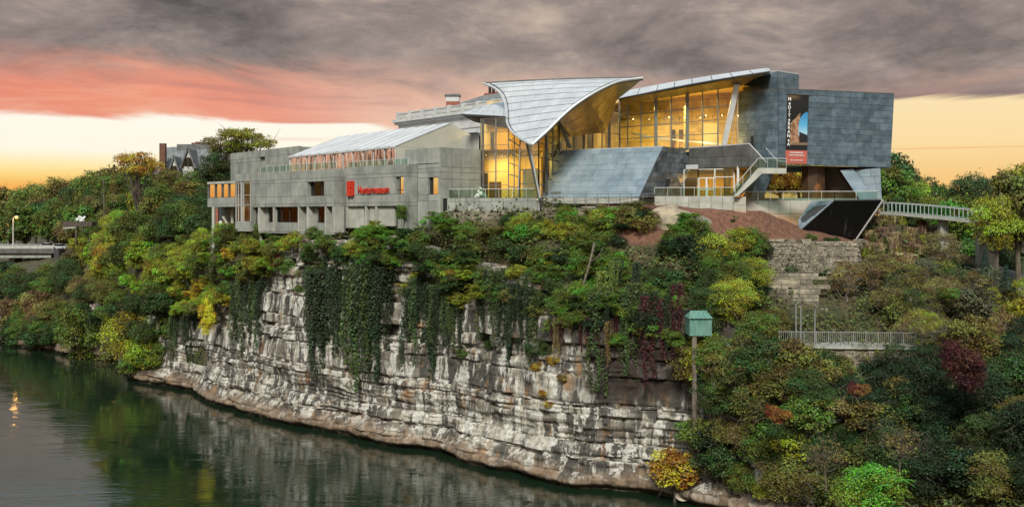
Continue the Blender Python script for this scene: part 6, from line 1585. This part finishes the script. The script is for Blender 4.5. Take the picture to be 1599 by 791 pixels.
def patch(n, poly, kinds, colours, size, where, depth=None, sink=0.25, H=None, mind=0.75, seed=1, lift=0.0):
    """n plants spread over a photo region (x0, y0, x1, y1 boxes or polygon points); each stands where the line of sight meets the land.
    size: radius range in metres."""
    r = random.Random(seed * 7919 + n)
    xs = [p[0] for p in poly]; ys = [p[1] for p in poly]
    def inside(x, y):
        c = False; j = len(poly) - 1
        for i in range(len(poly)):
            if (poly[i][1] > y) != (poly[j][1] > y) and x < (poly[j][0] - poly[i][0]) * (y - poly[i][1]) / (poly[j][1] - poly[i][1]) + poly[i][0]: c = not c
            j = i
        return c
    got = []; tries = 0
    while len(got) < n and tries < n * 60:
        tries += 1
        x, y = r.uniform(min(xs), max(xs)), r.uniform(min(ys), max(ys))
        if not inside(x, y): continue
        R = r.uniform(*size)
        if depth: p = Vector((X(x, depth), depth, 0)); p.z = ground(p.x, p.y)
        else:
            p = hit(x, y)
            if p is None or p.z < 0.3: continue
        if any((p - q).length < mind * (R + R2) * 0.6 for q, R2 in got): continue
        got.append((p, R))
        k = r.choices([a for a, _ in kinds], [b_ for _, b_ in kinds])[0]
        c = r.choices([a for a, _ in colours], [b_ for _, b_ in colours])[0]
        plant(k, (p.x, p.y + 0.1, p.z - sink * R + lift), R, c, where, H)
    return got
# ---- planting, zone by zone (photo points; plants stand on the land they hit)
T, S, A, FR, U, BA = 'tree', 'shrub', 'airy', 'frond', 'umbrella', 'bare'
# far left hillside, behind the road bridge
def row(n, px0, px1, Y0, Y1, kinds, colours, size, where, seed, H=None, sink=0.1):
    r = random.Random(seed)
    for i in range(n):
        px = px0 + (px1 - px0) * (i + r.uniform(-.3, .3) + .5) / n; Y = r.uniform(Y0, Y1)
        x = X(px, Y); R = r.uniform(*size)
        plant(r.choices([a for a, _ in kinds], [b_ for _, b_ in kinds])[0], (x, Y, ground(x, Y) - sink * R), R, r.choices([a for a, _ in colours], [b_ for _, b_ in colours])[0], where, H)
row(13, -30, 380, 355, 400, [(T, 1)], [('olive', 3), ('mid green', 2), ('golden', 1), ('olive brown', 2)], (8.0, 10.5), 'on the far hill at the left skyline', 1, 1.25)
row(12, -30, 300, 322, 345, [(T, 1)], [('dark green', 3), ('mid green', 3), ('olive', 2)], (6.5, 8.5), 'behind the road bridge', 2, 1.2)
row(6, 105, 200, 285, 300, [(T, 1)], [('mid green', 3), ('olive brown', 2), ('dark green', 2)], (4.5, 6), 'between the road bridge and the ruined platform', 3)
# river bank at far left
patch(34, [(-20, 440), (90, 435), (130, 415), (140, 520), (-20, 535)], [(T, 3), (S, 1)], [('dark green', 3), ('mid green', 2), ('olive brown', 2), ('olive', 2)], (2.6, 4.0), 'on the river bank below the road bridge', mind=0.5, seed=3)
patch(46, [(90, 330), (235, 300), (250, 420), (180, 470), (90, 440)], [(T, 2), (S, 2)], [('yellow-green', 4), ('mid green', 3), ('lime green', 2), ('olive', 2), ('golden', 1)], (2.6, 4.2), 'on the slope right of the road bridge', mind=0.45, seed=4)
patch(30, [(190, 390), (330, 380), (290, 500), (190, 500)], [(S, 3), (T, 2)], [('yellow-green', 4), ('lime green', 3), ('mid green', 3), ('yellow', 1)], (2.0, 3.2), 'on the steep slope where the cliff begins', mind=0.4, seed=44)
# around the old house
row(16, 165, 300, 188, 206, [(T, 2), (S, 1)], [('mid green', 3), ('olive', 3), ('dark green', 2)], (3.2, 4.4), 'on the slope below the gabled house', 5)
row(7, 225, 350, 208, 222, [(T, 3)], [('olive', 3), ('mid green', 2), ('dark green', 2), ('grey-green', 1)], (3.0, 4.2), 'in front of the gabled house', 6)
row(16, 230, 350, 164, 186, [(T, 2), (S, 2)], [('mid green', 4), ('dark green', 3), ('olive', 2)], (3.0, 4.2), 'between the gabled house and the cliff', 7)
row(5, 345, 372, 160, 176, [(T, 1)], [('dark green', 2), ('olive', 2)], (2.4, 3.2), 'behind the glazed bay of the concrete wing', 8)
# the yellow-green slope of the bluff
patch(58, [(235, 400), (330, 372), (440, 372), (455, 420), (395, 480), (320, 500), (240, 500)], [(S, 5), (T, 2), (FR, 3)], [('yellow-green', 4), ('lime green', 3), ('mid green', 3), ('yellow', 1), ('bright green', 2), ('rust red', .3)], (1.5, 2.8), 'on the bluff slope below the concrete wing', mind=0.42, seed=9)
patch(14, [(250, 380), (345, 365), (440, 365), (520, 372), (540, 395), (450, 410), (260, 420)], [(FR, 4), (S, 3)], [('bright green', 3), ('yellow-green', 3), ('mid green', 4)], (1.4, 2.2), 'at the foot of the concrete wing', mind=0.6, seed=10)
patch(26, [(530, 355), (700, 345), (715, 400), (660, 430), (560, 420)], [(S, 4), (FR, 4)], [('bright green', 3), ('mid green', 4), ('yellow-green', 2), ('dark green', 2), ('lime green', 1)], (1.4, 2.3), 'on the cliff edge below the red lettering', mind=0.5, seed=11)
patch(40, [(690, 355), (860, 335), (1010, 335), (1010, 400), (900, 450), (800, 440), (700, 430)], [(S, 5), (FR, 4), (T, 1)], [('mid green', 5), ('bright green', 2), ('dark green', 3), ('olive', 2), ('yellow-green', 2), ('lime green', 1), ('pinkish brown', .5)], (1.4, 2.4), 'on the cliff top below the atrium', mind=0.5, seed=12)
patch(26, [(860, 360), (1010, 345), (1110, 380), (1110, 480), (930, 480), (860, 450)], [(S, 5), (FR, 2), (T, 1)], [('mid green', 5), ('deep green', 3), ('dark green', 4), ('bright green', 2), ('yellow-green', 1)], (1.4, 2.5), 'on the cliff top below the slate pavilion', mind=0.5, seed=13)
patch(30, [(1040, 380), (1180, 370), (1200, 470), (1100, 480)], [(T, 2), (S, 3), (FR, 2)], [('deep green', 3), ('dark green', 4), ('mid green', 4), ('yellow-green', 1)], (1.6, 2.6), 'in the dark thicket below the mulch bank', mind=0.5, seed=14)
patch(12, [(1190, 375), (1300, 372), (1330, 400), (1310, 440), (1220, 430)], [(S, 3)], [('dark green', 3), ('mid green', 3), ('grey-green', 2)], (0.7, 1.3), 'against the long dry stone wall', mind=0.7, seed=15)
# shrubs growing out of the face
patch(34, [(590, 420), (860, 430), (850, 560), (700, 560), (620, 480)], [(S, 3), (FR, 1)], [('dark green', 3), ('yellow-green', 3), ('mid green', 3), ('golden', 1)], (0.8, 1.9), 'rooted in the cliff face below the atrium', mind=0.5, seed=16)
patch(8, [(400, 380), (480, 400), (540, 430), (430, 470)], [(S, 3)], [('mid green', 3), ('olive', 2), ('bright green', 1)], (0.7, 1.3), 'rooted in the pale rock below the concrete wing', mind=0.8, seed=17)
patch(8, [(790, 540), (880, 560), (880, 650), (800, 640)], [(S, 2)], [('golden', 2), ('yellow-green', 1), ('olive brown', 1)], (0.4, 0.9), 'in the ledges of the lower cliff', mind=0.9, seed=18)
patch(44, [(870, 400), (1072, 440), (1068, 560), (960, 545), (880, 510)], [(S, 1)], [('bright green', 1), ('mid green', 3), ('deep green', 2)], (1.0, 2.0), 'hanging over the dark overhang', mind=0.4, seed=19)
# the slope right of the cliff
patch(34, [(1090, 470), (1210, 460), (1215, 560), (1200, 640), (1100, 640)], [(T, 3), (S, 3)], [('olive', 4), ('mid green', 3), ('yellow-green', 3), ('dark green', 3), ('golden', 1)], (1.6, 2.7), 'beside the teal shed', mind=0.5, seed=20)
patch(44, [(1080, 600), (1330, 600), (1330, 800), (1100, 800)], [(T, 4), (A, 2), (S, 2)], [('olive', 5), ('olive brown', 2), ('dark green', 6), ('deep green', 2), ('mid green', 3), ('yellow-green', 1)], (1.8, 3.0), 'on the lower slope by the river', mind=0.5, seed=21)
patch(44, [(1330, 600), (1620, 560), (1620, 800), (1330, 800)], [(T, 5), (S, 2)], [('deep green', 9), ('dark green', 4), ('olive', 2)], (2.0, 3.2), 'in the dark wood at the lower right', mind=0.5, seed=22)  # the wood's shade is put into these darker leaf colours
patch(64, [(1320, 440), (1420, 410), (1620, 450), (1620, 580), (1340, 590), (1440, 520), (1320, 480)], [(A, 3), (S, 4), (BA, 2), (T, 1)], [('olive', 4), ('olive brown', 4), ('grey-green', 2), ('yellow-green', 1), ('dark green', 1)], (1.5, 2.5), 'on the scrubby slope below the museum', mind=0.4, seed=23)
patch(80, [(1350, 345), (1440, 350), (1540, 430), (1500, 450), (1350, 410)], [('grass', 6), (S, 1)], [('straw', 6), ('pinkish brown', 4), ('olive brown', 2), ('yellow-green', 1)], (0.9, 1.5), 'on the bank below the footbridge', mind=0.3, seed=24, H=0.9, sink=0.05)
patch(40, [(1350, 370), (1450, 380), (1560, 450), (1400, 450)], [(S, 4), ('grass', 3), ('conifer', .7)], [('mid green', 3), ('blue-green', 2), ('olive brown', 3), ('dark green', 2), ('pinkish brown', 2)], (0.8, 1.5), 'on the grassy bank beside the black prow', mind=0.4, seed=25)
# behind the footbridge
row(10, 1375, 1600, 150, 172, [(T, 1)], [('mid green', 3), ('bright green', 2), ('yellow-green', 2), ('lime green', 1)], (3.8, 5.0), 'behind the footbridge', 26, 1.15)
row(8, 1370, 1620, 185, 215, [(T, 1)], [('dark green', 3), ('mid green', 2), ('olive', 2)], (5.0, 6.5), 'on the skyline behind the footbridge', 27, 1.25)
row(7, 1400, 1580, 132, 142, [(S, 1)], [('dark green', 3), ('mid green', 1)], (2.6, 3.4), 'in the shade under the footbridge', 28)
row(4, 1175, 1300, 150, 160, [(T, 1)], [('golden', 2), ('dark green', 1)], (3.0, 4.0), 'in the garden seen under the cantilevered gallery', 29)
# single plants the photograph singles out
def one(kind, px, py, Y, R, colour, where, H=None, zoff=0.0):
    """py: the row of the crown's centre; the trunk runs down to the land."""
    p = (X(px, Y), Y); h = Z(py, Y)
    zc = {'tree': 1.22, 'airy': 1.2, 'shrub': 0.5, 'frond': 0.7, 'umbrella': 1.9, 'conifer': 0.9, 'bare': 1.2, 'grass': .4}[kind]
    g = ground(*p)
    if H is None: H = max(0.5, min(2.6, (h - g) / (zc * R)))
    return plant(kind, (p[0], p[1], h - zc * R * H), R, colour, where, H)
one(U, 385, 224, 205, 7.0, 'yellow-green', 'rising above the concrete wing roof')
one(U, 352, 228, 208, 5.0, 'olive', 'beside the gabled house roof')
one(T, 335, 262, 200, 4.2, 'dark green', 'close against the gabled house', 1.0)
one(T, 262, 282, 212, 3.6, 'olive', 'screening the foot of the house chimney', 1.0)
one(T, 300, 285, 205, 3.8, 'mid green', 'screening the house gables', 1.0)
one(U, 215, 262, 200, 5.2, 'golden', 'standing tall left of the gabled house')
one('conifer', 178, 285, 215, 2.6, 'olive', 'left of the tall golden tree', 1.6)
one(T, 212, 520, 171, 5.6, 'yellow-green', 'overhanging the river where the cliff begins')
one(T, 232, 545, 165.5, 3.9, 'lime green', 'leaning over the water at the cliff corner', 1.1)
one(T, 235, 480, 174, 3.6, 'yellow-green', 'above the river tree where the cliff begins')
one(S, 203, 572, 166.5, 2.8, 'mid green', 'at the waterline where the cliff begins', 1.0)
one(S, 125, 525, 193, 4.6, 'mid green', 'low over the river at the left')
one(S, 322, 500, 149, 1.7, 'yellow', 'on the rim above the long ivy curtains')
one(T, 1080, 372, 109.5, 2.9, 'mid green', 'standing in front of the tan boulder', 1.2)
one(FR, 1072, 345, 109.0, 1.9, 'bright green', 'reaching up past the tan boulder', 1.3)
one(T, 1118, 400, 107.0, 3.0, 'yellow-green', 'beneath the tan boulder', 1.1)
one(T, 1055, 730, 96.5, 2.9, 'golden', 'at the foot of the teal shed post', 0.9)
one(S, 1365, 775, 74.0, 3.3, 'bright green', 'in front of the dark wood', 1.0)
one(FR, 1380, 762, 73.0, 2.2, 'bright green', 'in front of the dark wood', 1.0)
one(S, 1500, 565, 84.0, 2.0, 'wine red', 'among the dark trees', 1.3)
one(S, 1512, 590, 83.6, 1.6, 'wine red', 'lower among the dark trees', 1.3)
one(S, 1215, 648, 84, 1.3, 'orange', 'on the lower slope by the river', .9)
one(S, 1340, 610, 82.5, 1.0, 'rust red', 'on the lower slope by the river', 1.1)
one(T, 1556, 345, 108, 3.1, 'yellow-green', 'in front of the footbridge end', 1.3)
one(T, 1590, 322, 110, 4.3, 'olive', 'arching over the roadside at the right edge', 1.3)
one(T, 1600, 300, 124, 4.2, 'yellow-green', 'beside the road at the right', 1.2)
one('conifer', 1538, 410, 107, 1.5, 'blue-green', 'at the foot of the big tree', 1.0)
one('conifer', 1572, 432, 106, 1.5, 'blue-green', 'beside the road kerb', 0.9)
one(S, 1480, 460, 101, 1.2, 'mid green', 'among the scrub', 1.0)
one(FR, 627, 330, 121.5, 0.9, 'mid green', 'climbing the wall under the lit square window')
# hanging ivy
ivr = random.Random(77)
def ivy(px, py, L, colour, where):
    """Hang one strand from the rock behind the photo point (its top)."""
    ys = Z(py, 120); p = hit(px, py)
    if p is None: return
    L *= ivr.choice([.55, .8, 1.0, 1.1, 1.2]); px += ivr.uniform(-3, 3)
    p2 = hit(px, py + 60) or p
    y = min(p.y, p2.y) - ivr.uniform(0.3, 0.7)
    plant('vine', (X(px, y), y, p.z + 0.6), L, colour, where, 1.0)
for i in range(9): ivy(255 + i * 5.5, 492 + ivr.uniform(-8, 8), ivr.uniform(7, 11), ivr.choice(['deep green', 'dark green']), 'on the leftmost rock buttress')
for i in range(11): ivy(362 + i * 4.6, 440 + ivr.uniform(-12, 20), ivr.uniform(9, 14.5), ivr.choice(['deep green', 'dark green']), 'below the glazed bay')
for i in range(28): ivy(478 + i * 4.3, 415 + ivr.uniform(-12, 20), ivr.uniform(9, 16.5), ivr.choice(['deep green', 'dark green', 'deep green']), 'in the broad curtain below the red lettering')
for i in range(24): ivy(636 + i * 3.6, 440 + ivr.uniform(-10, 20), ivr.uniform(7, 12.5), ivr.choice(['deep green', 'dark green', 'deep green']), 'in the curtain left of the cliff shrubs')
for i in range(18): ivy(745 + i * 5.0, 440 + ivr.uniform(-15, 30), ivr.uniform(6, 11), ivr.choice(['dark green', 'deep green']), 'below the atrium')
for i in range(8): ivy(930 + i * 9.0, 420 + ivr.uniform(-12, 50), ivr.uniform(5, 11), ivr.choice(['dark green', 'mid green', 'deep green', 'deep green']), 'over the dark overhang')
for i in range(7): ivy(1005 + i * 8.5, 455 + ivr.uniform(-12, 20), ivr.uniform(5, 9.5), ivr.choice(['deep green', 'wine red', 'deep green', 'dark green']), 'left of the teal shed')
for i in range(12): ivy(860 + i * 9.0, 500 + ivr.uniform(-12, 20), ivr.uniform(2, 4.5), ivr.choice(['wine red', 'wine red', 'olive brown']), 'on the stained rock below the overhang')

def rim_row(px0, px1, n, kinds, colours, size, where, seed, out=(-.6, 1.0), drop=(0.0, 1.4), sink=.5):
    """Bushes along the very lip of the cliff, some leaning out over it."""
    r = random.Random(seed)
    for i in range(n):
        px = px0 + (px1 - px0) * (i + r.uniform(0, 1)) / n; q = sect(px)[1]; Y = q[0] - r.uniform(*out); R = r.uniform(*size)
        plant(r.choices([a for a, _ in kinds], [b_ for _, b_ in kinds])[0], (X(px, Y), Y, q[1] - r.uniform(*drop) - sink * R * .5), R, r.choices([a for a, _ in colours], [b_ for _, b_ in colours])[0], where)
rim_row(246, 440, 26, [(S, 3), (FR, 2)], [('yellow-green', 3), ('lime green', 2), ('mid green', 3), ('olive', 2)], (1.3, 2.3), 'along the rim above the leftmost ivy', 1)
rim_row(470, 700, 26, [(S, 3), (FR, 2)], [('mid green', 4), ('dark green', 3), ('bright green', 1), ('yellow-green', 1)], (1.1, 2.0), 'leaning over the rim below the red lettering', 2, (-.4, 1.3), (.2, 2.6))
rim_row(690, 880, 30, [(S, 4), (FR, 2)], [('mid green', 4), ('dark green', 3), ('olive', 2), ('yellow-green', 2)], (1.1, 2.0), 'leaning over the rim below the atrium', 3, (-.4, 1.5), (-.3, 3.4))
rim_row(860, 1062, 32, [(S, 4), (FR, 1)], [('mid green', 4), ('dark green', 4), ('deep green', 3), ('bright green', 1)], (1.1, 2.0), 'leaning over the dark overhang', 4, (-.6, 1.5), (-1.5, 2.2))
rim_row(-20, 250, 20, [(S, 2), (T, 1)], [('mid green', 3), ('dark green', 3), ('olive', 2)], (2.2, 3.4), 'overhanging the river at the left', 5, (.5, 3.0), (1.0, 5.0))
rim_row(-20, 235, 20, [(S, 2)], [('mid green', 2), ('dark green', 4), ('deep green', 2)], (2.4, 3.6), 'trailing to the waterline at the left', 6, (2.2, 4.0), (2.5, 6.0))
r_ = random.Random(8)
for k in range(16):
    px = r_.uniform(1125, 1340); p = hit(px, r_.uniform(338, 372))
    if p: plant(r_.choice(['grass', 'shrub']), (p.x, p.y, p.z - .05), r_.uniform(.22, .5), r_.choice(['mid green', 'straw', 'dark green']), 'dotting the mulch bank', .8)
for px, py, Y, R_ in ((1290, 712, 79, 1.8), (1405, 690, 79, 1.9), (95, 465, 214, 3.4), (1440, 508, 96, 1.9)):
    one(BA, px, py, Y, R_, 'olive brown', 'with pale branches showing among the bushes', 1.0)
# drop what stands wholly behind other plants
def visible_sizes():
    W_, H_ = 800, 396; buf = np.full((H_, W_), -1); yy, xx = np.mgrid[0:H_, 0:W_]
    order = sorted(range(len(PLANTED)), key=lambda i: -PLANTED[i][0].location.y)
    for i in order:
        o, kind, _, _, _, R_ = PLANTED[i]; Y = o.location.y; sx, sz = o.scale[0], o.scale[2]
        if kind == 'vine': zc, rx, rz_ = -0.5, .07, .45
        else:
            zc = {'tree': 1.2, 'airy': 1.2, 'shrub': .45, 'frond': .65, 'umbrella': 1.9, 'conifer': .9, 'bare': 1.2, 'grass': .35}[kind]
            rx, rz_ = {'grass': (.4, .35), 'umbrella': (.8, .4), 'conifer': (.3, .8), 'tree': (.85, .75), 'airy': (.6, .6), 'bare': (.25, .4)}.get(kind, (.8, .55))
        x = (CX + F * o.location.x / Y) / 2; y = (HY - F * (o.location.z + zc * sz - HC) / Y) / 2
        ax, ay = max(.6, rx * sx * F / Y / 2), max(.6, rz_ * sz * F / Y / 2)
        x0, x1, y0, y1 = int(max(0, x - ax - 1)), int(min(W_, x + ax + 2)), int(max(0, y - ay - 1)), int(min(H_, y + ay + 2))
        if x0 >= x1 or y0 >= y1: continue
        sub = ((xx[y0:y1, x0:x1] - x) / ax) ** 2 + ((yy[y0:y1, x0:x1] - y) / ay) ** 2 < 1
        buf[y0:y1, x0:x1][sub] = i
    return np.bincount(buf[buf >= 0], minlength=len(PLANTED))
vis = visible_sizes()
keep_ = []
CLEAR = [(1074, 486, 1114, 528, 97.5, .55), (1216, 474, 1330, 528, 99.3, .5), (1078, 528, 1092, 640, 94.9, .2), (1192, 376, 1336, 412, 110.2, .15), (1196, 428, 1262, 485, 106.8, .3)]
def blocks(rec):
    o, kind, _, _, _, R_ = rec; Y = o.location.y; sz = o.scale[2]; zc = {'tree': 1.2, 'airy': 1.2, 'shrub': .45, 'frond': .65, 'vine': -.5}.get(kind, .6)
    x = CX + F * o.location.x / Y; y = HY - F * (o.location.z + zc * sz - HC) / Y; rx = (.1 if kind == 'vine' else 1) * o.scale[0] * F / Y; ry = .6 * sz * F / Y
    return any(Y < c[4] and c[0] - c[5] * rx * 1.6 < x < c[2] + c[5] * rx * 1.6 and c[1] - c[5] * ry * 1.6 < y < c[3] + c[5] * ry * 1.6 for c in CLEAR)
for rec, n_ in zip(PLANTED, vis):
    if blocks(rec): n_ = 0
    lim = {'shrub': 26, 'tree': 26, 'frond': 16}.get(rec[1], 3)
    if n_ < lim:
        for ch_ in list(rec[0].children): bpy.data.objects.remove(ch_)
        bpy.data.objects.remove(rec[0])
    else: keep_.append(rec)
PLANTED[:] = keep_
# a few more trees just past the right and left edges, where the wood plainly goes on
row(8, 1625, 1900, 128, 150, [(T, 1)], [('mid green', 2), ('olive', 2), ('dark green', 2)], (4.0, 5.5), 'beyond the road past the right edge', 61, 1.1)
row(8, 1650, 1950, 92, 106, [(T, 1), (S, 1)], [('olive', 2), ('dark green', 3)], (3.0, 4.2), 'on the slope past the right edge', 62, 1.0)
row(7, -170, -40, 250, 275, [(T, 1)], [('mid green', 2), ('olive', 2), ('dark green', 2)], (4.5, 6.0), 'on the bank past the left edge', 63, 1.1)
# pale dead trunk leaning down the face
dt = MB(); dt.tube([P(928, 380, 107.5), P(921, 410, 105.8), P(912, 440, 104.8), P(908, 470, 104.2), P(912, 490, 103.8), P(903, 512, 103.6)], [.13, .12, .11, .09, .07, .03], 7)
dt.tube([P(912, 488, 103.8), P(920, 505, 103.5)], [.1, .03], 5); dt.tube([P(921, 410, 105.8), P(935, 400, 105.5), P(942, 385, 105)], [.12, .08, .03], 5)
put(dt.build('dead_trunk', M['bark'], None, True), 'bare pale dead trunk leaning down the cliff face', 'dead tree')
# labels: each says kind, colour, place; look-alikes in one place are told apart by order
from collections import defaultdict
ORD = ['first', 'second', 'third', 'fourth', 'fifth', 'sixth', 'seventh', 'eighth', 'ninth', 'tenth', 'eleventh', 'twelfth', 'thirteenth', 'fourteenth', 'fifteenth', 'sixteenth']
def label_plants():
    bins = defaultdict(list)
    for rec in PLANTED: bins[(rec[1], rec[2], rec[3])].append(rec)
    for (kind, colour, where), rs in bins.items():
        rs.sort(key=lambda r: r[4])
        art = {'vine': 'hanging ivy strand'}.get(kind, KINDW[kind])
        for i, r in enumerate(rs):
            if len(rs) == 1: lab = f'{colour} {art} {where}'
            elif i == 0: lab = f'leftmost {colour} {art} {where}'
            elif i == len(rs) - 1: lab = f'rightmost {colour} {art} {where}'
            elif i < len(ORD): lab = f'{ORD[i]} {colour} {art} from the left {where}'
            else: lab = f'{ORD[len(rs) - 1 - i]} {colour} {art} from the right {where}'
            w = lab.split()
            r[0]['label'] = lab if len(w) <= 16 else ' '.join(lab.replace(' from the left', '').split()[:16])
label_plants()

# one mat of low ground cover over the land and rim, nobody could count it
rg = np.random.default_rng(99)
pts, nrs = [], []
def scatter_px(n, x0, x1, y0, y1, seed):
    r = random.Random(seed)
    for _ in range(n):
        px, py = r.uniform(x0, x1), r.uniform(y0, y1)
        dr = Vector(((px - CX) / F, 1.0, (HY - py) / F)).normalized()
        h = BV.ray_cast(EYE, dr); hc = BC.ray_cast(EYE, dr)
        if (1194 < px < 1340 and 372 < py < 500) and r.random() < .75: continue
        if h[0] is None or (hc[0] is not None and hc[3] < h[3]) or h[0].z < 0.5: continue
        p = h[0]
        if 8 < p.x < 43 and p.z > 23.2 and p.y > 108.5 and not (p.x > 41): continue
        pts.append(p); nrs.append(h[1])
scatter_px(24000, -20, 1620, 290, 800, 3)
Pn = np.array([tuple(p) for p in pts]); Nn = np.array([tuple(n) for n in nrs])
rep = 7
pp = Pn.repeat(rep, 0) + rg.normal(size=(len(Pn) * rep, 3)) * np.array([0.5, 0.5, 0.36]) + np.array([0, 0, 0.25])
cl = rg.uniform(0, 1, len(Pn)).repeat(rep)
v, f, c = leaf_quads(pp, Nn.repeat(rep, 0) * 0.6 + np.array([0, -0.3, 0.6]) + rg.normal(size=pp.shape) * 0.5, rg.uniform(0.2, 0.5, len(pp)), 0.6, rg, rg.uniform(0, 1, len(pp)), cl)
me = leaf_mesh('undergrowth', [(v, f, c)])
ug = bpy.data.objects.new('undergrowth', me); ug.color = (0.085, 0.095, 0.028, 1); COL.objects.link(ug)
put(ug, 'low green and brown undergrowth covering the slopes', 'undergrowth', kind='stuff')
# far-off wood along the horizon
rg = np.random.default_rng(5); parts = []
for i in range(170):
    px = rg.uniform(-500, 2100); Y = rg.uniform(430, 760)
    if 330 < px < 1380 and rg.uniform() < .6: continue
    R = rg.uniform(8, 13) * (Y / 560); H = R * 1.5; g = 15.0
    n = 620; d_ = rg.normal(size=(n, 3)); d_ /= np.linalg.norm(d_, axis=1, keepdims=True); d_[:, 2] = np.abs(d_[:, 2])
    p = np.array([X(px, Y), Y, g]) + d_ * (np.array([R, R, H]) * rg.uniform(.7, 1.1, (n, 1)) * (1 + .2 * np.sin(d_[:, :1] * 8 + i)))
    parts.append(leaf_quads(p, d_ + np.array([0, 0, .5]) + rg.normal(size=(n, 3)) * .4, rg.uniform(1.2, 2.6, n), .7, rg, rg.uniform(0, 1, n), np.full(n, rg.uniform())))
me = leaf_mesh('distant_woods', parts)
fw = bpy.data.objects.new('distant_woods', me); fw.color = (0.13, 0.12, 0.035, 1); COL.objects.link(fw)
put(fw, 'distant autumn woods along the horizon', 'woods', kind='stuff')
